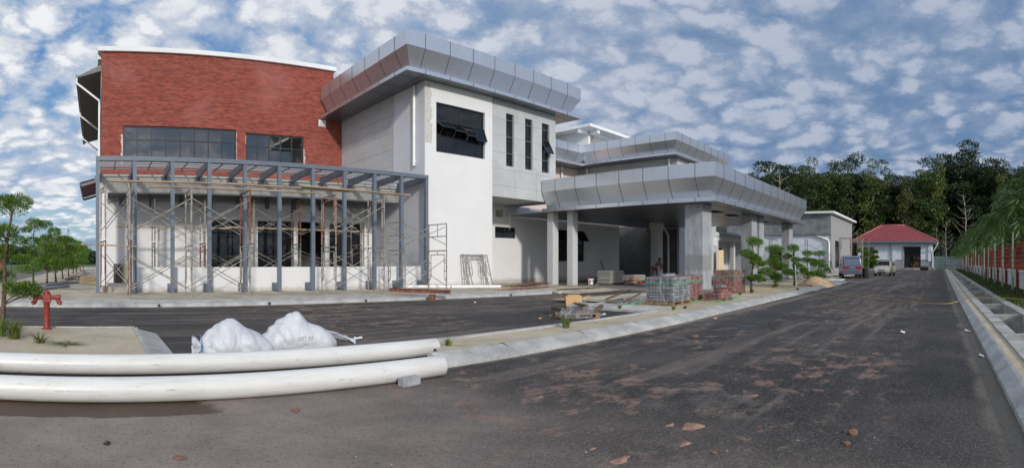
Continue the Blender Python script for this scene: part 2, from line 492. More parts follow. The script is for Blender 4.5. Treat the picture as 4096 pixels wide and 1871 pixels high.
def glassmat():
    m = bpy.data.materials.new('dark_tinted_glass'); m.use_nodes = True
    t = m.node_tree; n = NT(t); b = t.nodes['Principled BSDF']
    b.inputs['Base Color'].default_value = (.008, .009, .01, 1); b.inputs['Roughness'].default_value = .04
    b.inputs['IOR'].default_value = 1.55
    p = n.n('ShaderNodeNewGeometry').outputs['Position']
    bn = n.n('ShaderNodeBump', ins={'Strength': .12, 'Distance': .05, 'Height': n.noise(p, .8, 2, .5)})
    t.links.new(bn.outputs[0], b.inputs['Normal'])
    return m


M['glass'] = glassmat()
M['glass_up'] = M['glass'].copy(); M['glass_up'].name = 'upper_tinted_glass'; M['glass_up'].node_tree.nodes['Principled BSDF'].inputs['IOR'].default_value = 2.1
M['glassv'] = mat('vehicle_glass', (.012, .015, .018), .12, var=.02, spec=.12)


def filmmat(lo=.04, hi=.26):
    m = bpy.data.materials.new('clear_plastic_film'); m.use_nodes = True
    t = m.node_tree; n = NT(t); t.nodes.clear()
    p = n.n('ShaderNodeNewGeometry').outputs['Position']
    f = n.noise(p, 5, 5, .65, 1.5)
    g = n.n('ShaderNodeBsdfPrincipled', ins={'Base Color': (.42, .44, .48, 1), 'Roughness': .18})
    bn = n.n('ShaderNodeBump', ins={'Strength': .9, 'Distance': .05, 'Height': n.noise(p, 9, 4, .6, 1.0)})
    t.links.new(bn.outputs[0], g.inputs['Normal'])
    tr = n.n('ShaderNodeBsdfTransparent')
    fac = n.math('ADD', lo, n.math('MULTIPLY', n.step(f, .52, .70), hi))
    mx = n.n('ShaderNodeMixShader', ins={0: fac, 1: tr.outputs[0], 2: g.outputs[0]})
    o = n.n('ShaderNodeOutputMaterial', ins={0: mx.outputs[0]})
    return m


M['film'] = filmmat(); M['film2'] = filmmat(.22, .5)


def pipemat():
    m = bpy.data.materials.new('scuffed_white_pvc'); m.use_nodes = True
    t = m.node_tree; n = NT(t); b = t.nodes['Principled BSDF']
    p = n.n('ShaderNodeTexCoord').outputs['Object']; x, y, z = n.xyz(p)
    f = n.noise(n.comb(n.math('MULTIPLY', x, 1.2), n.math('MULTIPLY', y, 9), n.math('MULTIPLY', z, 9)), 1.0, 7, .68)
    cc = n.mix(n.math('MULTIPLY', n.step(f, .42, .75), .55), (.62, .625, .61), (.42, .39, .34))
    g = n.noise(n.comb(n.math('MULTIPLY', x, 3.0), n.math('MULTIPLY', y, 30), n.math('MULTIPLY', z, 30)), 1.0, 4, .6)
    cc = n.mix(n.math('MULTIPLY', n.step(g, .64, .70), .45), cc, (.13, .10, .075))
    k = n.noise(p, 2.5, 5, .7); cc = n.mix(n.math('MULTIPLY', n.step(k, .6, .75), .35), cc, (.35, .29, .22))
    t.links.new(cc, b.inputs['Base Color'])
    t.links.new(n.math('ADD', .22, n.math('MULTIPLY', f, .3)), b.inputs['Roughness'])
    return m


M['pvc'] = pipemat()


def bagmat():
    m = bpy.data.materials.new('woven_plastic_sack'); m.use_nodes = True
    t = m.node_tree; n = NT(t); b = t.nodes['Principled BSDF']
    p = n.n('ShaderNodeTexCoord').outputs['Object']; x, y, z = n.xyz(p)
    f = n.noise(p, 4, 5, .6); cc = n.mix(f, (.42, .44, .48), (.60, .62, .65))
    cc = n.mix(n.math('MULTIPLY', n.step(n.noise(p, 7, 5, .7), .58, .75), .3), cc, (.4, .37, .33))
    t.links.new(cc, b.inputs['Base Color']); b.inputs['Roughness'].default_value = .42
    h = n.math('ADD', n.math('MULTIPLY', n.noise(n.comb(n.math('MULTIPLY', x, 5), n.math('MULTIPLY', y, 5), n.math('MULTIPLY', z, 1.6)), 1.3, 5, .6, 1.4), 1.0), n.math('MULTIPLY', n.noise(p, 45, 2, .5), .06))
    bn = n.n('ShaderNodeBump', ins={'Strength': .6, 'Distance': .05, 'Height': h})
    t.links.new(bn.outputs[0], b.inputs['Normal'])
    return m


M['bag'] = bagmat()


def leafmat(name, c1, c2, scale=1.2, rough=.5, trans=.25):
    m = bpy.data.materials.new(name); m.use_nodes = True
    t = m.node_tree; n = NT(t); b = t.nodes['Principled BSDF']
    p = n.n('ShaderNodeTexCoord').outputs['Object']
    oi = n.n('ShaderNodeObjectInfo').outputs['Random']
    f = n.noise(p, scale, 4, .6); g = n.noise(p, scale * 14, 2, .5)
    fac = n.math('ADD', n.math('MULTIPLY', n.step(f, .3, .7), .6), n.math('MULTIPLY', n.step(g, .35, .7), .4))
    cc = n.mix(fac, c1, c2)
    hs = n.n('ShaderNodeHueSaturation', ins={'Hue': n.math('ADD', .485, n.math('MULTIPLY', oi, .03)), 'Value': n.math('ADD', .82, n.math('MULTIPLY', oi, .4)), 'Color': cc}).outputs[0]
    t.links.new(hs, b.inputs['Base Color']); b.inputs['Roughness'].default_value = rough
    tl = n.n('ShaderNodeBsdfTranslucent', ins={0: hs})
    mx = n.n('ShaderNodeMixShader', ins={0: trans, 1: b.outputs[0], 2: tl.outputs[0]})
    t.links.new(mx.outputs[0], t.nodes['Material Output'].inputs[0])
    return m


M['leaf_b'] = leafmat('podocarpus_leaves', (.035, .09, .012), (.17, .30, .035), 2.5)
M['leaf_p'] = leafmat('palm_leaflets', (.022, .06, .010), (.10, .18, .028), 1.0)
M['leaf_f'] = leafmat('forest_leaves', (.018, .042, .010), (.085, .14, .026), .3)
M['leaf_f2'] = leafmat('yellowish_forest_leaves', (.04, .065, .014), (.16, .19, .04), .25)
M['leaf_d'] = leafmat('dark_forest_leaves', (.010, .024, .008), (.045, .075, .018), .25)
M['leaf_far'] = leafmat('distant_leaves', (.02, .045, .025), (.05, .08, .035), .1)
M['grassb'] = leafmat('grass_blades', (.07, .11, .02), (.20, .26, .06), 3)
M['grassd'] = leafmat('verge_grass', (.035, .065, .012), (.09, .14, .025), .8)


def groundmat(kind):
    m = bpy.data.materials.new(kind); m.use_nodes = True
    t = m.node_tree; n = NT(t); b = t.nodes['Principled BSDF']
    p = n.n('ShaderNodeNewGeometry').outputs['Position']; x, y, z = n.xyz(p)
    rough = None
    if kind == 'asphalt_surface':
        big = n.noise(p, .35, 5, .6); mid = n.noise(p, 1.6, 6, .65); agg = n.noise(p, 70, 4, .75); agg2 = n.noise(p, 130, 2, .5)
        dark = n.mix(n.step(mid, .32, .72), (.007, .0068, .007), (.028, .0265, .0265))
        # dust spread over the worn junction, thinning towards the far right lane
        tx = n.math('ADD', x, n.math('MULTIPLY', n.math('SUBTRACT', big, .5), 3.2))
        dustm = n.math('MULTIPLY', n.step(tx, 5.2, .8), n.step(y, 6.0, 5.2))
        dust = n.mix(mid, (.20, .163, .142), (.35, .29, .25))
        lane = n.noise(n.comb(n.math('MULTIPLY', x, .10), n.math('MULTIPLY', y, 1.7), 0.0), 1.0, 5, .6)
        lane2 = n.noise(n.comb(n.math('MULTIPLY', x, .35), n.math('MULTIPLY', y, 5.5), 2.0), 1.0, 4, .6)
        track = n.math('MULTIPLY', n.step(n.math('ADD', n.math('MULTIPLY', lane, .65), n.math('MULTIPLY', lane2, .35)), .47, .62), n.step(y, -.2, 1.6))
        grey = n.math('MULTIPLY', n.step(big, .45, .65), .16)
        f = n.math('MAXIMUM', n.math('MULTIPLY', dustm, n.math('ADD', .55, n.math('MULTIPLY', mid, .6))), n.math('MULTIPLY', track, .38))
        f = n.math('MAXIMUM', f, grey, clamp=True)
        cc = n.mix(f, dark, dust)
        # crushed orange clay spots
        sp = n.noise(n.comb(x, n.math('MULTIPLY', y, 1.15), 7.0), 2.6, 9, .72, .3)
        zone = n.noise(p, .22, 2, .5)
        ysw = n.math('MULTIPLY', n.step(y, .1, 1.0), n.step(x, 1.5, 4.0))
        spot = n.math('MULTIPLY', n.step(n.math('ADD', sp, n.math('MULTIPLY', n.math('SUBTRACT', zone, .5), .35)), .53, .63), ysw)
        dsp = n.math('MULTIPLY', n.step(n.noise(n.comb(x, y, 3.0), 1.1, 9, .78), .52, .66), ysw)
        cc = n.mix(n.math('MULTIPLY', dsp, .5), cc, (.21, .18, .155))
        cc = n.mix(n.math('MULTIPLY', spot, .68), cc, n.mix(agg, (.19, .11, .085), (.36, .23, .175)))
        st = n.noise(n.comb(n.math('MULTIPLY', x, .7), n.math('MULTIPLY', y, 4.5), 1.0), 1.2, 6, .68)
        stm = n.math('MULTIPLY', n.step(st, .56, .68), n.math('MULTIPLY', n.step(y, 10.4, 12.2), n.step(y, 15.8, 14.6)))
        cc = n.mix(n.math('MULTIPLY', stm, .6), cc, (.28, .18, .14))
        # sand washed against the kerbs
        e1 = n.step(n.math('ADD', y, n.math('MULTIPLY', n.math('SUBTRACT', mid, .5), 1.2)), 15.75, 16.25)
        e2 = n.math('MULTIPLY', n.step(n.math('ADD', y, n.math('MULTIPLY', n.math('SUBTRACT', mid, .5), .55)), -.34, -.5), .85)
        e3 = n.math('MULTIPLY', n.math('MULTIPLY', n.step(n.math('ADD', y, n.math('MULTIPLY', n.math('SUBTRACT', mid, .5), .35)), 5.46, 5.62), n.step(y, 6.2, 5.9)), n.step(x, 3.6, 4.3))
        ed = n.math('MAXIMUM', n.math('MAXIMUM', e1, e2), e3)
        cc = n.mix(n.math('MULTIPLY', ed, .7), cc, n.mix(agg, (.10, .09, .07), (.27, .24, .19)))
        fresh = n.math('MULTIPLY', n.math('MULTIPLY', n.step(y, 8.0 - .9, 8.0 - .6), n.step(y, 10.6, 10.2)), n.math('MULTIPLY', n.step(x, 7.8, 8.4), n.step(x, 13.4, 13.0)))
        cc = n.mix(n.math('MULTIPLY', fresh, .8), cc, (.013, .013, .015))
        # oily fresh patch beside the verge kerb
        px_ = n.math('DIVIDE', n.math('SUBTRACT', x, 14.6), 5.0); py_ = n.math('DIVIDE', n.math('SUBTRACT', n.math('SUBTRACT', y, 4.75), n.math('MULTIPLY', n.math('SUBTRACT', x, 14.6), .075)), .62)
        rr = n.math('ADD', n.math('ADD', n.math('MULTIPLY', px_, px_), n.math('MULTIPLY', py_, py_)), n.math('MULTIPLY', n.math('SUBTRACT', n.noise(p, 1.3, 6, .7), .5), 4.2))
        patch = n.step(rr, 1.0, .8)
        cc = n.mix(n.math('MULTIPLY', patch, .85), cc, (.010, .010, .012))
        # wet puddle under the big pipe
        edge = n.math('ADD', y, n.math('MULTIPLY', n.math('SUBTRACT', n.noise(p, 2.0, 6, .6), .5), .25))
        pud = n.math('MULTIPLY', n.step(edge, 4.80, 4.84), n.step(n.math('ADD', x, n.math('MULTIPLY', n.math('SUBTRACT', n.noise(p, 3.0, 6, .7), .5), .7)), 1.15, .98))
        pud = n.math('MULTIPLY', pud, n.step(y, 6.3, 5.9))
        cc = n.mix(n.math('MULTIPLY', pud, .92), cc, n.mix(mid, (.045, .024, .014), (.10, .058, .036)))
        # aggregate sparkle
        g2 = n.noise(p, 24, 4, .8); dry = n.math('SUBTRACT', 1.0, pud)
        cc = n.mix(n.math('MULTIPLY', n.math('MULTIPLY', n.step(g2, .54, .64), dry), .4), cc, (.25, .23, .21))
        cc = n.mix(n.math('MULTIPLY', n.step(g2, .46, .36), .5), cc, (.008, .008, .009))
        cc = n.mix(n.math('MULTIPLY', n.step(agg, .55, .64), n.math('MULTIPLY', n.math('SUBTRACT', 1.0, pud), .6)), cc, (.30, .285, .265))
        cc = n.mix(n.math('MULTIPLY', n.step(agg, .44, .34), .5), cc, (.014, .013, .014))
        rough = n.math('SUBTRACT', .82, n.math('MULTIPLY', n.math('MAXIMUM', n.math('MULTIPLY', pud, .5), n.math('MULTIPLY', patch, .5)), .42))
        h = n.math('ADD', agg, n.math('MULTIPLY', agg2, .5)); bs, bd = .55, .012
    elif kind == 'sand_surface':
        big = n.noise(p, .8, 5, .6); agg = n.noise(p, 40, 4, .7); mid = n.noise(p, 4, 5, .65)
        cc = n.ramp(n.math('ADD', n.math('MULTIPLY', big, .6), n.math('MULTIPLY', mid, .4)), [(.3, (.30, .25, .175)), (.5, (.44, .375, .275)), (.7, (.54, .475, .36))])
        cc = n.mix(n.math('MULTIPLY', n.step(agg, .6, .72), .6), cc, (.72, .68, .58)); cc = n.mix(n.math('MULTIPLY', n.step(agg, .45, .33), .6), cc, (.18, .15, .11))
        gr = n.math('MULTIPLY', n.step(n.noise(p, 1.1, 5, .65), .6, .72), .35); cc = n.mix(gr, cc, (.10, .12, .04))
        h = n.math('ADD', agg, n.math('MULTIPLY', mid, 2.0)); bs, bd = .6, .015
    elif kind == 'dirt_surface':
        big = n.noise(p, .6, 6, .65); agg = n.noise(p, 30, 4, .7); mid = n.noise(n.comb(x, n.math('MULTIPLY', y, 2.2), 0.0), 1.7, 7, .75)
        cc = n.ramp(n.math('ADD', n.math('MULTIPLY', big, .5), n.math('MULTIPLY', mid, .5)), [(.34, (.17, .14, .10)), (.46, (.38, .33, .25)), (.56, (.52, .47, .38)), (.68, (.60, .55, .47))])
        red = n.step(n.noise(p, .9, 5, .65, .4), .60, .70); cc = n.mix(n.math('MULTIPLY', red, .55), cc, (.30, .15, .10))
        cc = n.mix(n.math('MULTIPLY', n.step(agg, .42, .3), .5), cc, (.1, .085, .065))
        h = n.math('ADD', agg, n.math('MULTIPLY', mid, 3.0)); bs, bd = .7, .02
    else:                                            # field
        big = n.noise(p, .06, 5, .6); mid = n.noise(p, .9, 6, .65); agg = n.noise(p, 12, 4, .7)
        cc = n.ramp(n.math('ADD', n.math('MULTIPLY', big, .6), n.math('MULTIPLY', mid, .4)), [(.35, (.05, .08, .018)), (.55, (.10, .14, .035)), (.7, (.24, .21, .14))])
        cc = n.mix(n.math('MULTIPLY', agg, .4), cc, (.05, .07, .02))
        h = agg; bs, bd = .6, .04
    t.links.new(cc, b.inputs['Base Color'])
    if rough is None: b.inputs['Roughness'].default_value = .93
    else: t.links.new(rough, b.inputs['Roughness'])
    b.inputs['Specular IOR Level'].default_value = .35
    bn = n.n('ShaderNodeBump', ins={'Strength': bs, 'Distance': bd, 'Height': h})
    t.links.new(bn.outputs[0], b.inputs['Normal'])
    return m


M['asphalt'] = groundmat('asphalt_surface'); M['sand'] = groundmat('sand_surface'); M['dirt'] = groundmat('dirt_surface'); M['field'] = groundmat('field_surface')


def tilemat():
    m = bpy.data.materials.new('red_roof_tiles'); m.use_nodes = True
    t = m.node_tree; n = NT(t); b = t.nodes['Principled BSDF']
    p = n.n('ShaderNodeTexCoord').outputs['Object']; x, y, z = n.xyz(p)
    wv = n.math('ABSOLUTE', n.math('SINE', n.math('MULTIPLY', y, PI / .33)))
    rw = n.math('FRACT', n.math('MULTIPLY', z, 1 / .21))
    h = n.math('ADD', wv, rw)
    cc = n.mix(n.step(n.noise(p, 2, 5, .6), .3, .7), (.20, .028, .03), (.30, .05, .05))
    cc = n.mix(n.math('MULTIPLY', n.step(rw, .25, .0), .75), cc, (.06, .01, .01))
    cc = n.mix(n.math('MULTIPLY', n.step(wv, .35, .0), .5), cc, (.07, .012, .012))
    t.links.new(cc, b.inputs['Base Color']); b.inputs['Roughness'].default_value = .45
    bn = n.n('ShaderNodeBump', ins={'Strength': .8, 'Distance': .06, 'Height': h}); t.links.new(bn.outputs[0], b.inputs['Normal'])
    return m


M['tiles'] = tilemat()


def pavermat(name, a, b_):
    return mat(name, a, .85, var=.25, vscale=6, col2=b_, bump=.3, bscale=50)


M['pav_g'] = pavermat('grey_pavers', (.12, .125, .135), (.20, .21, .225))
M['pav_r'] = pavermat('red_pavers', (.20, .095, .085), (.28, .135, .12))
M['pav_p'] = pavermat('purple_grey_pavers', (.13, .09, .10), (.21, .12, .12))

# ================================================================== GROUND
def sheet(name, m, xs, ys, off, skip=None, kind='structure'):
    mb = MB(); nx, ny = len(xs), len(ys)
    mb.v = [(x, y, gz(x) + off) for y in ys for x in xs]
    for j in range(ny - 1):
        for i in range(nx - 1):
            if skip and skip((xs[i] + xs[i + 1]) / 2, (ys[j] + ys[j + 1]) / 2): continue
            a = j * nx + i; mb.f.append((a, a + 1, a + nx + 1, a + nx)); mb.m.append(0)
    o = mb.build(name, m, fixn=False); struct(o, kind); return o


def rng(a, b, s): return [a + (b - a) * i / max(1, round((b - a) / s)) for i in range(round((b - a) / s) + 1)]


XS = [-900, -300, -100, -40, -20, -6] + rng(5, 26, 1.5) + [40, 60, 100, 130, 300, 900]
sheet('ground', M['field'], XS, [-900, -300, -100, -40, -12, -2.10, -1.27, -.8, 5, 12, 40, 120, 300, 900], -.03,
      skip=lambda x, y: -2.10 < y < -1.27 and x < 100 and x > -10)
ROADX = [-45, -20, -8, 0] + rng(5, 26, 1.5) + [40, 60, 80, 96]
sheet('road', M['asphalt'], ROADX, [-.67, 2, 5, 8, 12, 16.4], 0)
sheet('side_road', M['asphalt'], [-10.6, -5.3], [16.4, 60, 130], .001)
sheet('road_far_bay', M['asphalt'], [40, 60, 80, 96], [16.4, 24], .0).name = 'road'
sheet('ground', M['dirt'], [-5.0, -2, 1, 4] + rng(5, 23.3, 1.5), [17.0, 19, 21.5, 23.6, 25.2], .15)
sheet('ground', M['dirt'], [-5.0, -2, .12], [25.2, 40, 70, 120], .15)
sheet('ground', M['sand'], [13.0] + rng(14, 26, 1.5) + [32, 38.4], [6.9, 9, 10.2], .125)
sheet('ground', M['dirt'], rng(14.2, 23.2, 1.5) + [30, 40, 50, 64], [10.2, 12.6], .122)
sheet('ground', M['dirt'], [40, 50, 63], [8.9, 10.2], .06)
sheet('ground', M['field'], [-10, 5] + rng(6, 26, 2) + [40, 60, 100], [-4.2, -2.33], .06)
sheet('path', M['floor_c'], [-1.55, -.25], [24, 50, 90], .165)
mb = MB(); mb.box(23.2, 40, 12.6, 24.7, -.3, .0); mb.box(40, 64.6, 12.6, 27.1, -.3, -.004)
struct(mb.build('pavement', mat('porch_floor_screed', (.19, .18, .165), .85, var=.3, vscale=.8), bevel=.02))
mb = MB()                                            # broken soil and rubble where the kerb stops
random.seed(4)
n = 40
for i in range(n):
    for j in range(10):
        x = 19.2 + i * .11; y = 15.6 + j * .22
        mb.v.append((x, y, gz(x) + .015 + .10 * math.sin(min(1, j / 5) * PI / 2) * (.5 + .5 * random.random()) * min(1, i / 4)))
for i in range(n - 1):
    for j in range(9):
        a = i * 10 + j; mb.f.append((a, a + 1, a + 11, a + 10)); mb.m.append(0)
struct(mb.build('ground', M['dirt']))


def sweep(name, line, prof, m, closed=False):
    """profile (offset to the left of the line, height) carried along a ground polyline"""
    pts = [Vector((x, y)) for x, y in line]; dense = []
    for a, b in zip(pts, pts[1:]):
        k = max(1, int((b - a).length / 1.0)) if abs(a.x - b.x) > 2 else 1
        for i in range(k): dense.append(a.lerp(b, i / k))
    dense.append(pts[-1]); mb = MB(); q = len(prof)
    for i, p in enumerate(dense):
        d0 = (p - dense[i - 1]).normalized() if i else (dense[1] - p).normalized()
        d1 = (dense[i + 1] - p).normalized() if i < len(dense) - 1 else d0
        n0 = Vector((-d0.y, d0.x)); n1 = Vector((-d1.y, d1.x)); nn = (n0 + n1)
        nn = nn / max(.3, nn.dot(n0)) if nn.length > .01 else n0
        for o, z in prof:
            x, y = p.x + nn.x * o, p.y + nn.y * o
            mb.v.append((x, y, gz(p.x) + z))
    for i in range(len(dense) - 1):
        for k in range(q - 1):
            mb.f.append((i * q + k, i * q + k + 1, (i + 1) * q + k + 1, (i + 1) * q + k)); mb.m.append(0)
    mb.f.append(tuple(range(q))); mb.f.append(tuple((len(dense) - 1) * q + k for k in range(q))); mb.m += [0, 0]
    return struct(mb.build(name, m))


# mountable kerb of the main road, its sand verge, the small back kerb and the parking bay corner
sweep('kerb', [(4.25, 5.61), (5.5, 5.6), (11, 5.72), (16, 6.05), (21, 6.3), (33, 6.45), (37.6, 6.6), (38.6, 7.3)],
      [(0, -.05), (.015, .055), (.06, .075), (.33, .155), (.40, .155), (.40, -.05)], M['concrete'])
mb = MB()
L1 = [(4.42, 5.95), (5.5, 5.95), (11, 6.07), (13.2, 6.2)]; L2 = [(4.98, 7.05), (5.5, 7.05), (11, 7.1), (13.2, 7.3)]
for i in range(3):
    mb.face([(L1[i][0], L1[i][1], gz(L1[i][0]) + .13), (L1[i + 1][0], L1[i + 1][1], gz(L1[i + 1][0]) + .13), (L2[i + 1][0], L2[i + 1][1], gz(L2[i + 1][0]) + .13), (L2[i][0], L2[i][1], gz(L2[i][0]) + .13)])
struct(mb.build('ground', M['sand']))
mb = MB(); mb.v = []
XL = rng(13.0, 38.4, 1.2)
for x in XL:
    y = np.interp(x, [11, 16, 21, 33, 38.4], [5.72, 6.05, 6.3, 6.45, 7.0]) + .36
    mb.v += [(x, y, gz(x) + .129), (x, 7.05, gz(x) + .129)]
for i in range(len(XL) - 1): mb.f.append((2 * i, 2 * i + 2, 2 * i + 3, 2 * i + 1)); mb.m.append(0)
struct(mb.build('ground', M['sand']))
sweep('kerb', [(13.3, 7.33), (11, 7.1), (5.5, 7.05), (4.98, 7.05)], [(0.12, -.05), (.12, .15), (0, .15), (-.13, .13), (-.13, -.05)][::-1], M['concrete'])
sweep('kerb', [(12.75, 10.25), (12.75, 7.2)], [(0, -.05), (.01, .06), (.34, .16), (.42, .16), (.42, -.05)], M['concrete'])
sweep('kerb', [(20.5, 10.2), (13.0, 10.05)], [(0.0, -.05), (0.0, .15), (.15, .15), (.15, -.05)][::1], M['concrete'])
mb = MB()
for x in rng(5.6, 36, 1.85):
    y = float(np.interp(x, [5.5, 11, 16, 21, 33, 37.6], [5.6, 5.72, 6.05, 6.3, 6.45, 6.6])); z = gz(x)
    mb.bar((x, y + .035, z + .05), (x, y + .335, z + .158), .016, .012); mb.bar((x, y + .335, z + .156), (x, y + .40, z + .157), .016, .008)
struct(mb.build('kerb', M['joint'])); C.objects[-1].name = 'kerb_joints'
# kerb in front of the building
sweep('kerb', [(-4.7, 17.4), (-3.6, 16.55), (-1, 16.3), (8, 16.3), (19.2, 16.3)], [(0, -.05), (.03, .085), (.10, .11), (.55, .17), (.78, .175), (.78, -.05)], M['concrete'])
mb = MB()
for px in (635, 1075, 1460, 2040):
    x = XY(px, 16.33); mb.lathe([(.05, 0), (.05, .08), (.038, .08), (.038, .0)], (x, 16.24, gz(x) + .06), 14, axis='Y')
struct(mb.build('weep_pipe_ends', M['concrete_d'])); C.objects[-1].name = 'kerb_weep_holes'
sweep('kerb', [(-10.6, 130), (-10.6, 18)], [(0, -.05), (0, .12), (.15, .14), (.3, .14), (.3, -.05)][::-1], M['concrete'])
sweep('kerb', [(-5.3, 18), (-5.3, 130)], [(0, -.05), (0, .12), (-.15, .14), (-.3, .14), (-.3, -.05)], M['concrete'])
# island with the hydrant
mb = MB(); mb.prism([(-24, 7.0), (.78, 7.0), (.78, 10.3), (-24, 10.3)], -.05, .135)
struct(mb.build('pavement', M['sand']))
mb = MB(); rows = [((-24, 10.42), (-24, 10.30)), ((.80, 10.42), (.72, 10.30)), ((1.12, 10.0), (.74, 9.9)), ((1.12, 6.95), (.74, 6.95))]
prof = []
for o_, i_ in rows:
    mb.v += [(o_[0], o_[1], -.02), (o_[0], o_[1], .05), (i_[0], i_[1], .155), (i_[0] - .06, i_[1] - .06, .155), (i_[0] - .06, i_[1] - .06, -.02)]
for i in range(3):
    for k in range(4): mb.f.append((i * 5 + k, i * 5 + k + 1, i * 5 + 6 + k, i * 5 + 5 + k)); mb.m.append(0)
mb.f.append((15, 16, 17, 18, 19)); mb.m.append(0)
struct(mb.build('kerb', M['concrete']))
# right-hand side: kerb, sand strip, drain, grass
sweep('kerb', [(95, -.67), (-6, -.67)], [(0, -.05), (.01, .05), (.16, .14), (.20, .15), (.20, -.05)], M['concrete'])
sheet('ground', M['sand'], ROADX[3:], [-1.04, -.86], .142)
mb = MB()
for x0, x1 in zip(rng(-6, 95, 2)[:-1], rng(-6, 95, 2)[1:]):
    z0, z1 = gz(x0), gz(x1)
    for (ya, yb, zt) in ((-1.29, -1.04, .17), (-2.36, -2.08, .10)):
        mb.face([(x0, ya, z0 + zt), (x1, ya, z1 + zt), (x1, yb, z1 + zt), (x0, yb, z0 + zt)])
        mb.face([(x0, ya, z0 - .75), (x1, ya, z1 - .75), (x1, ya, z1 + zt), (x0, ya, z0 + zt)])
        mb.face([(x0, yb, z0 - .75), (x1, yb, z1 - .75), (x1, yb, z1 + zt), (x0, yb, z0 + zt)])
    mb.face([(x0, -2.08, z0 - .6), (x1, -2.08, z1 - .6), (x1, -1.29, z1 - .6), (x0, -1.29, z0 - .6)])
for x in rng(5.75, 90, 4.0):
    mb.box(x, x + .16, -2.085, -1.285, gz(x) - .12, gz(x) + .07)
struct(mb.build('drain', M['concrete_d'], fixn=False))


# ================================================================== MAIN BUILDING
B = thing('hospital_building', 'large unfinished two storey building of red brick, white plaster and grey aluminium eaves', 'building', (15, 21.4, .15))


def fascia(mbp, mbj, mbs, X0, Y0, X1, Y1, zt, zk, zs, zb, d, faces, step=1.47, soff=None):
    """three-tier aluminium eave: upright band, band leaning in by d, thin slab edge; faces = sides to build"""
    r = [(zt, 0), (zk, 0), (zs, d)]
    cor = {'L': ((X0, Y0), (X0, Y1)), 'F': ((X0, Y0), (X1, Y0)), 'R': ((X1, Y0), (X1, Y1))}
    def P(c, side_o, z, end):
        x, y = c
        ix = side_o if x == X0 else -side_o
        return (x + ix, y + side_o if y == Y0 else y, z)
    for s in faces:
        a, b = cor[s]
        for (z1, o1), (z2, o2) in zip(r, r[1:]):
            mbp.face([P(a, o1, z1, 0), P(b, o1, z1, 1), P(b, o2, z2, 1), P(a, o2, z2, 0)])
        mbp.face([(a[0], a[1], zs), (b[0], b[1], zs), (b[0], b[1], zb), (a[0], a[1], zb)])
        L = math.hypot(b[0] - a[0], b[1] - a[1]); ux, uy = (b[0] - a[0]) / L, (b[1] - a[1]) / L
        nx, ny = {'L': (-1, 0), 'F': (0, -1), 'R': (1, 0)}[s]
        t = step * .72
        while t < L - .1:
            x, y = a[0] + ux * t, a[1] + uy * t; e = .004
            p1 = Vector((x + nx * e, y + ny * e, zt)); p2 = Vector((x + nx * e, y + ny * e, zk)); p3 = Vector((x + nx * e - nx * d, y + ny * e - ny * d, zs))
            mbj.bar(p1, p2, .022, .012, upv=(nx, ny, 0)); mbj.bar(p2, p3, .022, .012, upv=(nx, ny, 0))
            mbj.bar((x + nx * e, y + ny * e, zs), (x + nx * e, y + ny * e, zb), .022, .012, upv=(nx, ny, 0))
            t += step
    mbp.face([(X0, Y0, zt), (X1, Y0, zt), (X1, Y1, zt), (X0, Y1, zt)])
    # slab top ledge and soffit
    mbp.face([(X0, Y0, zs), (X1, Y0, zs), (X1, Y1, zs), (X0, Y1, zs)])
    mbs.face([(X0, Y0, zb), (X0, Y1, zb), (X1, Y1, zb), (X1, Y0, zb)])
    for x in rng(X0 + step * .72, X1, step)[:-1]: mbj.box(x - .008, x + .008, Y0 + .02, Y1 if Y1 - Y0 < 13 else Y0 + 13, zb - .006, zb + .004)
    for y in rng(Y0 + .75, min(Y1, Y0 + 12), step)[:-1]: mbj.box(X0 + .02, X1 - .02, y - .008, y + .008, zb - .006, zb + .004)


XT0, XT1, YT = 15.0, 24.6, 21.4
YBK = 30.5
XLW = .28
# --- brick wing
bw = MB()
W1 = (XY(492, YBK), XY(945, YBK)); W2 = (XY(984, YBK), XY(1214, YBK))
wz1, wz0 = 9.12, 6.95
wz2 = 9.0
xs_ = [XLW, W1[0], W1[1], W2[0], W2[1], XT0 + .02]
def wallrow(mb, xs, z0, z1, y, holes, th=.25):
    for i in range(len(xs) - 1):
        if i in holes: continue
        mb.box(xs[i], xs[i + 1], y, y + th, z0, z1)
wallrow(bw, xs_, wz0, wz1, YBK, (1, 3)); bw.box(XLW, XT0 + .02, YBK, YBK + .25, 5.3, wz0)
bw.box(W2[0] - .01, W2[1] + .01, YBK + .001, YBK + .249, wz2, wz1 + .001)
ztop = ZY(397, 205, YBK)
bw.box(XLW, XY(1334, YBK), YBK, YBK + .25, wz1, ztop - .02)
bw.box(XY(1334, YBK), XT0 + .02, YBK, YBK + .25, wz1, 11.2)
bw.box(XLW, XLW + .25, YBK + .25, YBK + 18, 5.3, 11.9)
brick = bw.build('brick_wall', M['brick'], B)
cp = MB(); xr = XY(1339, YBK); cp.box(XLW - .2, xr + .06, YBK - .16, YBK + .4, ztop - .02, ztop + .24)
cp.box(XLW - .2, XLW + .5, YBK + .4, YBK + 2.0, ztop - .3, ztop + .2)
cp.build('coping', M['plaster'], B, bevel=.01)


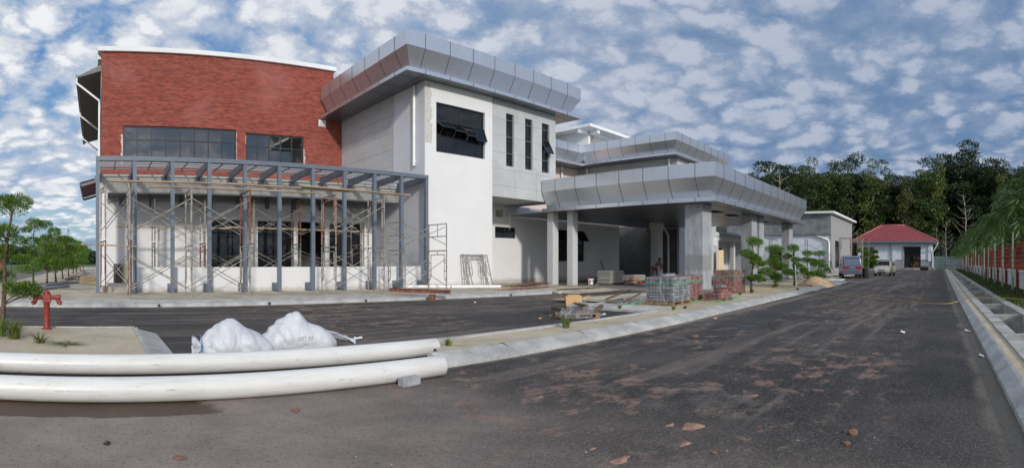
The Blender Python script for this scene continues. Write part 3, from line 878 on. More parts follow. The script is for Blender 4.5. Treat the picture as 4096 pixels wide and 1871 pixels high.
def window(x0, x1, z0, z1, y, vx, hz, parent=B, m=M['frame_dark'], depth=.12, fw=.06, face='Y', name='window', glass=M['glass']):
    """framed window; x runs along the wall, y is its plane (set back by depth)"""
    mf, mg = MB(), MB()
    def bx(mb, a0, a1, d0, d1, c0, c1):
        if face == 'Y': mb.box(a0, a1, d0, d1, c0, c1)
        else: mb.box(d0, d1, a0, a1, c0, c1)
    d0, d1 = y + depth - .03, y + depth + .04
    bx(mf, x0, x1, d0, d1, z0, z0 + fw); bx(mf, x0, x1, d0, d1, z1 - fw, z1)
    bx(mf, x0, x0 + fw, d0, d1, z0 + fw, z1 - fw); bx(mf, x1 - fw, x1, d0, d1, z0 + fw, z1 - fw)
    for v in vx: bx(mf, v - fw * .4, v + fw * .4, d0 + .004, d1 - .004, z0 + fw, z1 - fw)
    xs = [x0 + fw] + [q for v in vx for q in (v - fw * .4, v + fw * .4)] + [x1 - fw]
    for h in hz:
        for i in range(0, len(xs), 2): bx(mf, xs[i], xs[i + 1], d0 + .006, d1 - .006, h - fw * .4, h + fw * .4)
    bx(mg, x0 + .02, x1 - .02, y + depth, y + depth + .012, z0 + .02, z1 - .02)
    f = mf.build(name, m, parent); sub(mg, 'pane', glass, f); return f


def eq(a, b, n): return [a + (b - a) * i / n for i in range(1, n)]


window(W1[0], W1[1], wz0, wz1, YBK, eq(W1[0], W1[1], 8), [wz1 - .78], fw=.09, glass=M['glass_up'])
window(W2[0], W2[1], wz0, wz2, YBK, eq(W2[0], W2[1], 5), [wz2 - .78], fw=.09, glass=M['glass_up'])
mb = MB(); random.seed(2)                            # chipped mortar along the jambs
for xx, sgn, za, zb_ in ((W1[0], -1, 6.9, 8.6), (W2[0], -1, 8.3, 8.8), (W2[1], 1, 6.9, 8.3), (W1[1], 1, 6.9, 9.0)):
    z = za
    while z < zb_:
        ww = random.uniform(.03, .15) if xx in (W1[0], W2[1]) else random.uniform(.01, .05)
        h = random.uniform(.04, .1); a, b_ = sorted((xx, xx + sgn * ww)); mb.box(a, b_, YBK - .006, YBK + .01, z, z + h); z += h
mb.build('mortar_chips', mat('pale_mortar', (.5, .42, .40), .9, var=.15, vscale=10), B)
mb = MB(); vx0, vx1 = XY(1274, YBK), XY(1303, YBK); vz0, vz1 = ZY(1290, 507, YBK), ZY(1290, 481, YBK)
mb.box(vx0, vx1, YBK - .05, YBK - .002, vz0, vz1)
for i in range(5):
    z = vz0 + .04 + (vz1 - vz0 - .08) * i / 5; mb.box(vx0 + .04, vx1 - .04, YBK - .09, YBK - .052, z, z + .03)
mb.build('wall_vent', M['pvc_s'], B)
# --- side eave of the brick wing
mb = MB(); x0, x1, y0, y1 = -1.05, XLW - .01, YBK + .25, YBK + 17.5
for a, b_ in (((x0, 11.92), (x1, 12.3)),):
    mb.face([(a[0], y0, a[1]), (b_[0], y0, b_[1]), (b_[0], y1, b_[1]), (a[0], y1, a[1])])
    mb.face([(a[0], y0, a[1] + .1), (b_[0], y0, b_[1] + .35), (b_[0], y1, b_[1] + .35), (a[0], y1, a[1] + .1)])
    mb.face([(a[0], y0, a[1]), (b_[0], y0, b_[1]), (b_[0], y0, b_[1] + .35), (a[0], y0, a[1] + .1)])
mb.build('side_eave', mat('grey_eave_soffit', (.16, .17, .165), .7, var=.3, vscale=16), B, fixn=False)
mb = MB(); mb.box(x0 - .14, x0, y0 - .12, y1, 11.82, 12.02); mb.build('gutter', M['steel'], B)
for yy in (YBK + .12, YBK + 7, YBK + 14):
    mb = MB(); mb.tube([(x0 - .07, yy, 11.82), (x0 - .07, yy, 11.55), (XLW - .12, yy, 10.55), (XLW - .12, yy, 10.2), (XLW - .12, yy, 5.6)], .06, 10)
    mb.build('downpipe', M['pvc_s'], B, smooth='auto')
mb = MB(); mb.v = []
for i in range(25):
    y = 24.5 + i * .25; z = .05 * (i % 2)
    mb.v += [(-.78, y, 4.98 + z), (.0, y, 5.2 + z)]
for i in range(24): mb.f.append((2 * i, 2 * i + 1, 2 * i + 3, 2 * i + 2)); mb.m.append(0)
mb.build('side_awning', M['roofred'], B, fixn=False)
for y in (24.6, 26.5, 28.5, 30.3): mb = MB(); mb.bar((-.72, y, 4.87), (.0, y, 5.08), .06, .12); mb.build('awning_rafter', M['steel'], B)
mb = MB(); mb.bar((-.74, 24.5, 4.9), (-.74, 30.4, 4.9), .06, .08); mb.build('awning_purlin', M['steel'], B)
# --- ground floor of the brick wing
YB, YBACK = 23.6, 26.5
mb = MB()
mb.box(.12, XT0 - .01, YB, YB + .3, 4.42, 5.26)
mb.box(.12, XT0 - .01, YB + .3, YBK - .01, 5.0, 5.26)
mb.build('verandah_beam', M['beamw'], B)
mb = MB(); x0, x1 = XY(397, YB), XY(430, YB); mb.box(x0, x1, YB + .002, YB + .34, .3, 4.418); mb.build('column', M['wall'], B, bevel=.01)
wins = [(XY(838, YBACK), XY(975, YBACK)), (XY(1031, YBACK), XY(1176, YBACK)), (XY(1192, YBACK), XY(1301, YBACK)), (XY(1318, YBACK), XY(1444, YBACK))]
wz = (.9, 3.5)
mb = MB(); xs_ = [.35] + [v for ab in wins for v in ab] + [XT0 - .01]
for i in range(0, len(xs_), 2): mb.box(xs_[i], xs_[i + 1], YBACK, YBACK + .2, .35, wz[1])
mb.box(.35, XT0 - .01, YBACK, YBACK + .2, wz[1], 5.0)
for a, b_ in wins: mb.box(a, b_, YBACK + .001, YBACK + .199, .35, wz[0])
mb.box(XLW - .16, XLW + .07, YBACK, YBK + 18, .1, 5.3)
mb.build('verandah_wall', M['wall'], B)
for k, (a, b_) in enumerate(wins):
    if k == 2: continue
    window(a, b_, wz[0], wz[1], YBACK, eq(a, b_, 2), [wz[0] + .75, wz[1] - .55], fw=.07)
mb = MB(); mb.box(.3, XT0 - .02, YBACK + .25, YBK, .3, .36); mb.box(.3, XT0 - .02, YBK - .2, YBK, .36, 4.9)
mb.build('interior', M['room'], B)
mb = MB(); mb.box(XY(640, 26.38), XY(760, 26.38), 26.38, 26.48, 4.3, 4.44); mb.box(.45, XT0 - .03, 26.36, 26.49, 4.33, 4.62)
mb.build('ceiling_flashing', M['chrome'], B)
mb = MB(); mb.box(.14, XT0 - .01, 21.95, YBACK - .001, .1, .345); mb.build('verandah_floor', M['floor_c'], B)
mb = MB(); a = XY(541, 21.6); mb.box(a, XT0 - .015, 21.6, 21.94, -.1, 1.16); mb.build('dwarf_wall', M['wall'], B, bevel=.012)
mb = MB(); z = 3.95; x = XY(1452, 26.3)
mb.tube([(x, 26.3, 4.4), (x, 26.3, 4.0), (x + .12, 26.25, 3.75), (x + .12, 26.25, .4)], .09, 12); mb.lathe([(.09, 3.62), (.14, 3.65), (.14, 3.85), (.09, 3.88)], (x + .08, 26.27, 0), 12)
mb.build('downpipe', M['pvc_s'], B, smooth='auto')
# --- tower
mb = MB()
sp = XY(1969, YT)
TX = [XY(1745, YT), XY(1940, YT)]; TZ = (ZY(1745, 606, YT), ZY(1745, 407, YT))
SL = [(2026, 2057, 457, 665), (2102, 2132, 474, 678), (2169, 2199, 496, 691)]
mb.box(XT0, TX[0], YT, YT + .3, -.1, 10.21); mb.box(TX[1], sp, YT, YT + .3, -.1, 10.21)
mb.box(TX[0], TX[1], YT, YT + .3, -.1, TZ[0]); mb.box(TX[0], TX[1], YT, YT + .3, TZ[1], 10.21)
mb.box(XT0, XT0 + .3, YT + .3, YT + 2.4, -.1, 10.21)
tw = mb.build('tower_wall', M['wall'], B)
mb = MB(); mb.box(XT0, XT0 + .298, YT + .302, YT + .9 + 1.6, -.05, 10.208)
yc = YX(1577, XT0)
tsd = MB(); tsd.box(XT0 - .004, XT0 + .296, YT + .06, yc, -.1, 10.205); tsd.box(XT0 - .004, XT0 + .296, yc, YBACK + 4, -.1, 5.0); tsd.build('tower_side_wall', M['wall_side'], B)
fp = MB(); fp.box(XT0 - .02, XT0 + .27, yc, YBK + .3, 5.0, 10.2)
tz0 = 4.92
SX = [(XY(a, YT), XY(b_, YT)) for a, b_, _, _ in SL]
zl, zh = 5.75, 9.25
SZ = [(ZY((a + b_) / 2, e, YT), ZY((a + b_) / 2, t_, YT)) for a, b_, t_, e in SL]
zl = sum(v[0] for v in SZ) / 3; zh = sum(v[1] for v in SZ) / 3
xs_ = [sp] + [v for ab in SX for v in ab] + [XT1]
for i in range(0, len(xs_), 2): fp.box(xs_[i], xs_[i + 1], YT + .03, YT + .3, tz0, 10.2)
for a, b_ in SX: fp.box(a, b_, YT + .031, YT + .299, tz0, zl); fp.box(a, b_, YT + .031, YT + .299, zh, 10.2)
fp.box(XT1 - .3, XT1, YT + .3, YT + 9, tz0, 10.2); fp.box(sp, XT1 - .01, YT + .3, 24.6, tz0 + .003, tz0 + .3)
fpo = fp.build('fair_faced_cladding', M['fair'], B)
jm = MB()
for z in rng(tz0 + .62, 10.1, .88):
    jm.box(sp, XT1, YT + .024, YT + .0295, z - .008, z + .008)
    jm.box(XT0 - .026, XT0 - .0205, yc, YBK, z - .008, z + .008) if z > 5.2 else None
    for x in rng(sp + .35, XT1 - .3, .76):
        if not any(a - .1 < x < b_ + .1 for a, b_ in SX) or z < zl - .2: jm.box(x - .022, x + .022, YT + .022, YT + .0295, z + .3, z + .344)
    if z > 5.2:
        for y in rng(yc + .4, YBK - .4, .9): jm.box(XT0 - .027, XT0 - .0205, y - .022, y + .022, z + .3, z + .344)
for x in (sp + 1.75, sp + 3.5): jm.box(x - .008, x + .008, YT + .023, YT + .0295, tz0, zl - .05); jm.box(x - .008, x + .008, YT + .023, YT + .0295, zh + .1, 10.15)
jm.build('panel_joints', mat('faint_joint', (.25, .26, .27), .8), B)
wn = window(TX[0], TX[1], TZ[0], TZ[1], YT, eq(TX[0], TX[1], 4), [TZ[0] + (TZ[1] - TZ[0]) * .345, TZ[0] + (TZ[1] - TZ[0]) * .66], fw=.07, depth=.16)
for (a, b_), (c0, c1) in zip(SX, SZ):
    window(a, b_, zl, zh, YT + .03, [], [zl + (zh - zl) * .33, zl + (zh - zl) * .66], fw=.07, depth=.16)


def sash(x0, x1, zt, h, ang, y, parent=B):
    mf, mg = MB(), MB(); c, s = math.cos(ang), math.sin(ang)
    def pt(x, t, o=0): return Vector((x, y - s * t - c * o, zt - c * t + -s * o * 0))
    for a, b_ in ((pt(x0, 0), pt(x1, 0)), (pt(x0, h), pt(x1, h)), (pt(x0, 0), pt(x0, h)), (pt(x1, 0), pt(x1, h))): mf.bar(a, b_, .06, .05)
    mg.face([pt(x0, 0), pt(x1, 0), pt(x1, h), pt(x0, h)])
    f = mf.build('open_sash', M['frame_dark'], parent); sub(mg, 'pane', M['glass'], f, fixn=False)


tx4 = [TX[0]] + eq(TX[0], TX[1], 4) + [TX[1]]; th = (TZ[1] - TZ[0])
for i, an in enumerate((55, 48, 38, 22)):
    sash(tx4[i] + .05, tx4[i + 1] - .03, TZ[0] + th * .66 - .03, th * .31, math.radians(an), YT + .1)
sash(SX[2][0] + .06, SX[2][1] - .02, zl + (zh - zl) * .66, (zh - zl) * .31, math.radians(28), YT + .1)
mb = MB(); dx = XT0 - .09; dy = YX(1662, XT0)
mb.tube([(dx, dy, ZX(1662, 345, XT0)), (dx, dy, ZX(1662, 664, XT0))], .075, 12)
mb.lathe([(.09, 0), (.09, .12)], (dx, dy, 9.6), 12); mb.lathe([(.09, 0), (.09, .12)], (dx, dy, 6.3), 12)
mb.build('downpipe', M['pvc_s'], B, smooth='auto')
mb = MB(); random.seed(5)                            # unpainted render strip at the tower corner
z = 7.2
while z < 10.1:
    mb.box(XT0 + .002, XT0 + .38 + random.uniform(-.07, .07), YT - .006, YT + .01, z, min(10.1, z + .16)); z += .16
mb.build('bare_render_strip', mat('bare_render', (.48, .48, .45), .85, var=.12, vscale=6), B)
# roof eave of the tower and of the set-back wings
mp, mj, ms = MB(), MB(), MB()
fascia(mp, mj, ms, 13.45, 20.66, 26.1, 30.3, 12.08, 11.39, 10.38, 10.2, .58, ('L', 'F', 'R'))
e1 = mp.build('tower_eave', M['panel'], B); sub(ms, 'soffit', M['soffit'], e1); sub(mj, 'joints', M['joint'], e1)
mp, mj, ms = MB(), MB(), MB()
fascia(mp, mj, ms, 38.8, 20.8, 50.0, 34, 12.08, 11.39, 10.38, 10.2, .55, ('L', 'F', 'R'))
e2 = mp.build('rear_eave', M['panel'], B); sub(ms, 'soffit', M['soffit'], e2); sub(mj, 'joints', M['joint'], e2)
mp, mj, ms = MB(), MB(), MB()
fascia(mp, mj, ms, 25.2, 30.4, 39.4, 36, 11.95, 11.27, 10.3, 10.12, .55, ('F',))
e3 = mp.build('middle_eave', M['panel'], B); sub(ms, 'soffit', M['soffit'], e3); sub(mj, 'joints', M['joint'], e3)
# rear wing walls
mb = MB(); mb.box(25, 40.4, 32.2, 32.5, 4, 10.11); mb.build('middle_wall', M['pink_bounce_wall'], B)
mb = MB(); mb.box(40.3, 40.6, 21.5, 32.2, 4.5, 10.19); mb.box(40.6, 48.4, 21.5, 21.8, 4.5, 10.19); mb.box(48.1, 48.4, 21.8, 32, 4.5, 10.19); mb.build('rear_wall', M['fair'], B)
mb = MB(); mb.box(42.2, 46.2, 21.44, 21.498, 5.2, 9.6); mb.build('white_wall_panel', M['plaster'], B)
for (x, y) in ((40.1, 22.2), (40.1, 31.0), (37.6, 32.0)):
    mb = MB(); mb.tube([(x, y, 10.15), (x, y, 5)], .09, 10); mb.build('downpipe', M['pvc_s'], B, smooth='auto')
mb = MB()
for x in (43.2, 46.8): mb.box(x, x + .12, 21.2, 21.32, 8.9, 10.19); mb.box(x - 1.0, x, 21.22, 21.3, 10.0, 10.1)
mb.build('eave_bracket', M['plaster'], B)
window(25.6, 35, 6.2, 7.5, 32.2, eq(25.6, 35, 7), [], fw=.08)
# rooftop plant room
mb = MB(); mb.box(41.5, 49.2, 31.7, 44, 14.55, 14.85); mb.build('plant_room_roof', M['plaster'], B, bevel=.02)
mb = MB()
for y in (33.0, 38): mb.box(41.6, 43.1, y, y + .35, 14.15, 14.548)
for x in (43.0, 47.3): mb.box(x, x + .35, 31.9, 33.0, 14.15, 14.548)
mb.build('roof_beam', M['plaster'], B)
mb = MB(); mb.box(42.9, 48, 33, 43, 11, 14.548); mb.build('plant_room_wall', M['plaster'], B)
mb = MB()
for z in rng(11.9, 14.1, .14): mb.rbox((45.4, 32.95, z), (4.4, .12, .02), rx=.5)
mb.build('louvre', mat('louvre_grey', (.22, .22, .21), .6), B)
mb = MB(); mb.box(26, 41, 36.5, 36.8, 11, 12.9); mb.build('roof_upstand', M['plaster'], B)
# porch-level walls
YP = 24.6
mb = MB(); ax0, ax1 = XY(1980, YP), XY(2063, YP); az0, az1 = ZY(2020, 952, YP), ZY(2020, 908, YP)
bx0, bx1 = XY(2225, YP), XY(2338, YP); bz0, bz1 = ZY(2338, 1045, YP), ZY(2338, 925, YP)
zt = 4.93
mb.box(sp, ax0, YP, YP + .3, -.2, zt); mb.box(ax1, bx0, YP, YP + .3, -.2, zt); mb.box(bx1, 36.1, YP, YP + .3, -.2, zt)
mb.box(ax0, ax1, YP, YP + .3, -.2, az0); mb.box(ax0, ax1, YP, YP + .3, az1, zt)
mb.box(bx0, bx1, YP, YP + .3, -.2, bz0); mb.box(bx0, bx1, YP, YP + .3, bz1, zt)
mb.box(sp - .3, sp, YT + .3, YP + .3, -.2, zt)
mb.build('porch_wall', M['wall'], B)
window(ax0, ax1, az0, az1, YP, [(ax0 + ax1) / 2], [], fw=.06)
window(bx0, bx1, bz0, bz1, YP, eq(bx0, bx1, 3), [bz1 - .8], fw=.07)
sash(bx1 - 1.1, bx1 - .05, bz1 - .05, .85, math.radians(35), YP + .05)
sash(bx0 + .05, bx0 + 1.0, bz1 - .05, .85, math.radians(25), YP + .05)
mb = MB(); vx, vz = XY(1997, YP), ZY(1997, 854, YP); mb.box(vx - .3, vx + .3, YP - .03, YP - .002, vz - .22, vz + .22)
for i in range(5): mb.box(vx - .26, vx + .26, YP - .05, YP - .031, vz - .18 + i * .08, vz - .15 + i * .08)
mb.build('wall_vent', M['floor_c'], B)
mb = MB(); mb.box(36.1, 40.3, 27.5, 27.8, -.1, 4.9); mb.box(40.3, 40.58, 21.52, 27.8, -.1, 4.49); mb.box(36.1, 36.3, YP + .3, 27.5, -.1, 4.9); mb.build('porch_wall', mat('dark_recess_render', (.13, .13, .13), .9, var=.15), B)  # recess walls carry a darker base colour than the porch wall
mb = MB(); mb.box(38.3, 39.9, 27.44, 27.499, 0, 2.5); mb.build('door', M['black'], B)
mb = MB(); mb.box(40.602, 48.4, 21.5, 21.8, -.1, 4.49); mb.build('block_wall', M['fair'], B)
mb = MB(); mb.tube([(40.0, 22.6, 4.25), (40.0, 22.4, 3.9), (40.15, 22.3, 3.6), (40.15, 22.3, 0)], .1, 10); mb.build('downpipe', M['pvc_s'], B, smooth='auto')
mb = MB(); mb.box(47.75, 48.35, 21.43, 21.499, 2.9, 3.7)
for i in range(6): mb.box(47.8, 48.3, 21.38, 21.43, 2.97 + i * .11, 3.02 + i * .11)
mb.build('wall_vent', M['pvc_s'], B)
# low connecting wing towards the annex
mb = MB()
for a, b_ in ((48.6, 50.4), (53.2, 55.4), (58.5, 60.2), (62.6, 64.6)): mb.box(a, b_, 27, 27.3, -.1, 3.9)
for a, b_ in ((50.4, 53.2), (55.4, 58.5), (60.2, 62.6)): mb.box(a, b_, 27.001, 27.299, -.1, 1.1); mb.box(a, b_, 27.001, 27.299, 3.1, 3.9)
mb.box(48.4, 64.6, 27, 27.3, 3.9, 4.4)
mb.build('link_wall', M['wall'], B)
for a, b_ in ((50.4, 53.2), (55.4, 58.5), (60.2, 62.6)): window(a, b_, 1.1, 3.1, 27, eq(a, b_, 2), [2.4], fw=.07)
mb = MB(); mb.box(48.0, 64.5, 21.9, 27.0, 4.0, 4.35); mb.box(48.2, 64.4, 22.0, 22.4, 3.55, 3.998)
mb.build('link_roof', M['col'], B)
for x in (49.6, 54.2, 59.4):
    mb = MB(); mb.box(x, x + .45, 21.98, 22.42, -.12, 3.548); mb.build('column', M['col'], B)
mb = MB()
for i in range(10): mb.bar((50 + i * 1.35, 19.6, 4.0), (50 + i * 1.35, 22.0, 4.38), .06, .12)
mb.bar((49.8, 19.6, 4.02), (62.5, 19.6, 4.02), .1, .14); mb.face([(49.9, 19.5, 4.13), (62.4, 19.5, 4.13), (62.4, 21.9, 4.48), (49.9, 21.9, 4.48)])
mb.build('glass_awning', M['steel'], B)
mb = MB(); mb.tube([(XY(2038, 23), 23, tz0), (XY(2038, 23), 23, ZY(2038, 915, 23)), (XY(2040, 23), 23, ZY(2038, 915, 23) - .1)], .008, 6)
mb.build('hanging_cable', M['galv'], B)

# ================================================================== ENTRANCE CANOPY
P_ = thing('entrance_canopy', 'wide drop-off canopy with grey aluminium fascia on thick concrete piers', 'canopy', (24, 11.4, 0))
mp, mj, ms = MB(), MB(), MB()
fascia(mp, mj, ms, 23.3, 10.4, 40.8, 21.36, 6.15, 5.47, 4.48, 4.28, .5, ('L', 'F', 'R'), step=1.48)
mp.face([(23.3, 21.36, 6.15), (40.8, 21.36, 6.15), (40.8, 21.36, 5.47), (23.3, 21.36, 5.47)])
mp.face([(23.3, 21.36, 5.47), (40.8, 21.36, 5.47), (40.3, 21.36, 4.48), (23.8, 21.36, 4.48)])
ms.face([(23.3, 21.36, 4.281), (40.25, 21.36, 4.281), (40.25, 24.55, 4.281), (23.3, 24.55, 4.281)])
cf = mp.build('fascia', M['panel'], P_); sub(ms, 'soffit', M['soffit'], cf, fixn=False); sub(mj, 'joints', M['joint'], cf)
for x, y, a, b_ in ((24.05, 11.4, 1.05, 1.0), (31.1, 11.4, 1.0, .72), (32.55, 11.42, .95, .7), (39.4, 11.4, .95, .62)):
    mb = MB(); mb.box(x, x + a, y, y + b_, -.14, 4.276); mb.build('pier', M['pier'], P_, bevel=.015)
for px, w_, y in ((2200, .45, 20.9), (2275, .42, 19.6)):
    x = 24.0 if px > 2250 else 23.75
    mb = MB(); mb.box(x, x + w_ + .05, y, y + w_, -.14, 4.276); mb.prism([(x, y), (x + .9 if px > 2250 else x + .5, y), (x + .9 if px > 2250 else x + .5, y + w_), (x, y + w_)], 3.95, 4.274) if 0 else None
    mb.build('column', M['col'], P_, bevel=.01)
mb = MB(); x, y = 34.4, 20.0; mb.box(x, x + .75, y, y + .6, -.14, 3.6)
mb.v += [(x, y, 3.6), (x + .75, y, 3.6), (x + .75, y + .6, 3.6), (x, y + .6, 3.6), (x - .2, y, 3.95), (x + .95, y, 3.95), (x + .95, y + .6, 3.95), (x - .2, y + .6, 3.95)]
b0 = len(mb.v) - 8
for q in ((0, 1, 5, 4), (1, 2, 6, 5), (2, 3, 7, 6), (3, 0, 4, 7)): mb.f.append(tuple(b0 + i for i in q)); mb.m.append(0)
mb.box(x - .2, x + .95, y, y + .6, 3.95, 4.276); mb.build('column', M['col'], P_)
mb = MB(); random.seed(3)
for x in (28, 30.6, 36.5): mb.box(x, x + .9, 12.4, 13.0, 4.24, 4.27)
mb.build('ceiling_light_opening', M['black'], P_)

# ================================================================== PERGOLA
PG = thing('pergola', 'slate grey steel pergola with slatted top on tall posts along the low white wall', 'pergola', (0, 21, .15))
pxs = [391, 539, 690, 837.5, 980, 1117.5, 1251.5, 1377.5, 1497.5, 1605, 1704.5]
pX = [XY(p, 21.0) for p in pxs]
for i, x in enumerate(pX):
    mb = MB(); zb0 = .12 if i == 0 else .16
    mb.box(x - .075, x + .075, 20.92, 21.08, zb0, 5.33)
    if i: mb.box(x - .075, x + .075, 21.08, 21.57, .18, .40); mb.box(x - .13, x + .13, 21.57, 21.598, .1, .5)
    mb.build('post', M['steel'], PG)
mb = MB(); mb.box(pX[0] - .075, pX[-1] + .075, 20.9, 21.1, 5.33, 5.5); mb.build('front_beam', M['steel'], PG)
for i, x in enumerate(pX):
    mb = MB(); mb.v += [(x - .05, 21.1, 5.22), (x + .05, 21.1, 5.22), (x + .05, 21.1, 5.46), (x - .05, 21.1, 5.46), (x - .05, 23.56, 5.06), (x + .05, 23.56, 5.06), (x + .05, 23.56, 5.40), (x - .05, 23.56, 5.40)]
    for q in ((0, 1, 2, 3), (7, 6, 5, 4), (0, 4, 5, 1), (1, 5, 6, 2), (2, 6, 7, 3), (3, 7, 4, 0)): mb.f.append(q); mb.m.append(0)
    mb.box(x - .13, x + .13, 23.56, 23.598, 4.86, 5.16); mb.box(x - .05, x + .05, 23.45, 23.56, 4.92, 5.06)
    mb.build('rafter', M['steel'], PG)
slat_m = mat('pale_grey_slat', (.26, .29, .33), .45, var=.06)
for y in (21.45, 21.85, 22.25, 22.65, 23.05):
    mb = MB(); mb.box(pX[0] - .05, pX[-1] + .05, y - .055, y + .055, 5.465, 5.505); mb.build('slat', slat_m, PG)
mb = MB(); mb.box(pX[0], pX[-1], 23.42, 23.5, 5.41, 5.46); mb.build('wall_rail', M['steel'], PG)
for i in range(10):
    x = (pX[i] + pX[i + 1]) / 2; mb = MB(); mb.bar((x, 21.1, 5.44), (x, 23.45, 5.44), .035, .04); mb.build('tie_rod', M['frame_dark'], PG)
PL = thing('sunshade', 'lower slatted grey steel sunshade inside the verandah behind the beam', 'sunshade', (0, 24, 4.5))
for y in (24.3, 24.8, 25.3, 25.8, 26.2):
    mb = MB(); mb.box(.5, XT0 - .1, y - .05, y + .05, 4.74, 4.80); mb.build('slat', M['steel'], PL)
for x in pX[1:-1]:
    mb = MB(); mb.bar((x - .3, 23.95, 4.72), (x - .3, 26.35, 4.60), .09, .16); mb.box(x - .4, x - .2, 26.25, 26.35, 4.1, 4.6); mb.build('rafter', M['steel'], PL)

# ================================================================== ANNEX
A = thing('annex_building', 'grey cement rendered annex with white flat roof edge beyond the canopy', 'building', (64.6, 13.35, -.1))
ax, ay = 64.6, 13.35; ztA = 7.25; x1 = XY(3408, ay)
mb = MB(); mb.box(ax - .35, ax, ay, 27, 4.7, ztA - .01); mb.build('parapet', M['annex_dark'], A)
mb = MB()
wX = (XY(3340.5, ay), XY(3360, ay)); wZ = (.55, 4.05)
mb.box(ax, wX[0], ay, ay + .3, -.2, ztA); mb.box(wX[1], x1, ay, ay + .3, -.2, ztA)
mb.box(wX[0], wX[1], ay, ay + .3, -.2, wZ[0]); mb.box(wX[0], wX[1], ay, ay + .3, wZ[1], ztA)
mb.box(x1 - .3, x1, ay + .3, 27, -.2, ztA)
mb.build('render_wall', M['annex_grey'], A)
window(wX[0], wX[1], wZ[0], wZ[1], ay, eq(wX[0], wX[1], 3), [1.4, 3.1], fw=.06, parent=A)
mb = MB(); mb.box(ax + .02, ax + .3, ay + .31, 27, -.2, 4.69); mb.build('white_wall', M['house'], A)
for ya, yb in ((YX(3125, ax), YX(3145, ax) - 1.0), (19.6, 21.2)):
    a_, b_ = sorted((ya, yb)); window(a_, b_, .3, 3.2, ax - .14, [(a_ + b_) / 2], [2.4], parent=A, face='X', fw=.08)
mb = MB(); mb.box(ax - .9, x1 + .9, ay - .55, 27, ztA, ztA + .26); mb.build('roof_slab', M['plaster'], A)
mb = MB(); mb.tube([(ax - .1, 15.2, 4.6), (ax - .15, ay + .35, 4.0), (ax - .15, ay + .25, 3.6), (ax - .15, ay + .25, .7), (ax - .15, ay - .15, .2), (ax - .15, ay - .15, -.1)], .13, 10)
mb.build('downpipe', M['pvc_s'], A, smooth='auto')

# ================================================================== RED-ROOFED HOUSE
hx = 94.0
H_ = thing('generator_house', 'small white house with a red tiled hipped roof at the end of the road', 'building', (hx, 1.5, .3))
hy0, hy1 = YX(3728, hx), YX(3432, hx)
dy0, dy1 = YX(3683, hx), YX(3616, hx); dz = 3.95
ly0, ly1 = YX(3495, hx), YX(3455, hx)
mb = MB()
for a, b_ in ((hy0, dy0), (dy1, ly0), (ly1, hy1)): mb.box(hx, hx + .3, a, b_, 1.70, 4.85)
mb.box(hx, hx + .3, dy0, dy1, dz, 4.85); mb.box(hx, hx + .3, ly0, ly1, 3.9, 4.85)
mb.box(hx + .3, hx + 9, hy0, hy0 + .3, .3, 4.85); mb.box(hx + .3, hx + 9, hy1 - .3, hy1, .3, 4.85)
mb.box(hx + 8.7, hx + 9, hy0 + .3, dy0 + .5, .3, 4.85); mb.box(hx + 8.7, hx + 9, dy0 + 2.6, hy1 - .3, .3, 4.85); mb.box(hx + 8.7, hx + 9, dy0 + .5, dy0 + 2.6, 2.4, 4.85)
mb.build('wall', M['house'], H_)
mb = MB()
for a, b_ in ((hy0, dy0), (dy1, ly0), (ly1, hy1)): mb.box(hx - .02, hx + .3, a, b_, .3, 1.62)
mb.build('dado', M['house_d'], H_)
mb = MB()
for a, b_ in ((hy0, dy0), (dy1, ly0), (ly1, hy1)): mb.box(hx - .03, hx + .29, a, b_, 1.62, 1.70)
mb.build('red_band', M['rust'], H_)
mb = MB()
for p in (3712, 3569): mb.box(hx - .16, hx - .031, YX(p + 12, hx), YX(p, hx), 1.4, 4.84)
mb.build('pilaster', M['house'], H_)
mb = MB(); mb.box(hx - .06, hx - .031, dy1, dy1 + .3, .4, 4.1); mb.box(hx - .06, hx - .031, dy0, dy1, dz, dz + .12); mb.build('door_surround', M['annex_grey'], H_)
mb = MB()
for z in rng(1.65, 3.85, .16): mb.rbox((hx + .05, (ly0 + ly1) / 2, z), (.12, ly1 - ly0, .02), ry=.6)
mb.box(hx + .12, hx + .14, ly0, ly1, 1.5, 3.9); mb.build('louvre', M['hoard'], H_)
mb = MB(); ex0, ex1, ey0, ey1 = hx - 1.2, hx + 10.2, YX(3752, hx - 1.2), YX(3412, hx - 1.2) + .3
rz, ez = 8.05, 4.95; ry0, ry1, rx = YX(3618, hx + 4.2), YX(3526, hx + 4.2), hx + 4.5
c_ = [(ex0, ey0, ez), (ex1, ey0, ez), (ex1, ey1, ez), (ex0, ey1, ez)]; r0, r1 = (rx, ry0, rz), (rx, ry1, rz)
mb.face([c_[0], c_[3], r1, r0]); mb.face([c_[2], c_[1], r0, r1]); mb.face([c_[1], c_[0], r0]); mb.face([c_[3], c_[2], r1])
rf = mb.build('roof', M['tiles'], H_)
mb = MB()
for a, b_ in ((c_[0], r0), (c_[3], r1), (r0, r1), (c_[1], r0), (c_[2], r1)): mb.tube([a, b_], .12, 8)
sub(mb, 'ridge_tiles', mat('pale_red_ridge', (.40, .13, .12), .6), rf, smooth=True)
mb = MB(); mb.box(ex0 - .12, ex0, ey0, ey1, ez - .3, ez - .02); mb.box(ex0, ex1, ey0 - .1, ey0, ez - .3, ez - .02); mb.build('gutter', M['hoard'], H_)
mb = MB(); mb.box(ex0, ex1, ey0, ey1, ez - .32, ez - .302); mb.build('soffit', M['house_d'], H_)
mb = MB(); mb.tube([(ex0, ey0 + .1, ez - .3), (ex0, ey0 + .1, ez - .6), (hx - .12, hy0 - .12, 3.0), (hx - .12, hy0 - .12, .3)], .11, 10); mb.build('downpipe', M['pvc_s'], H_, smooth='auto')
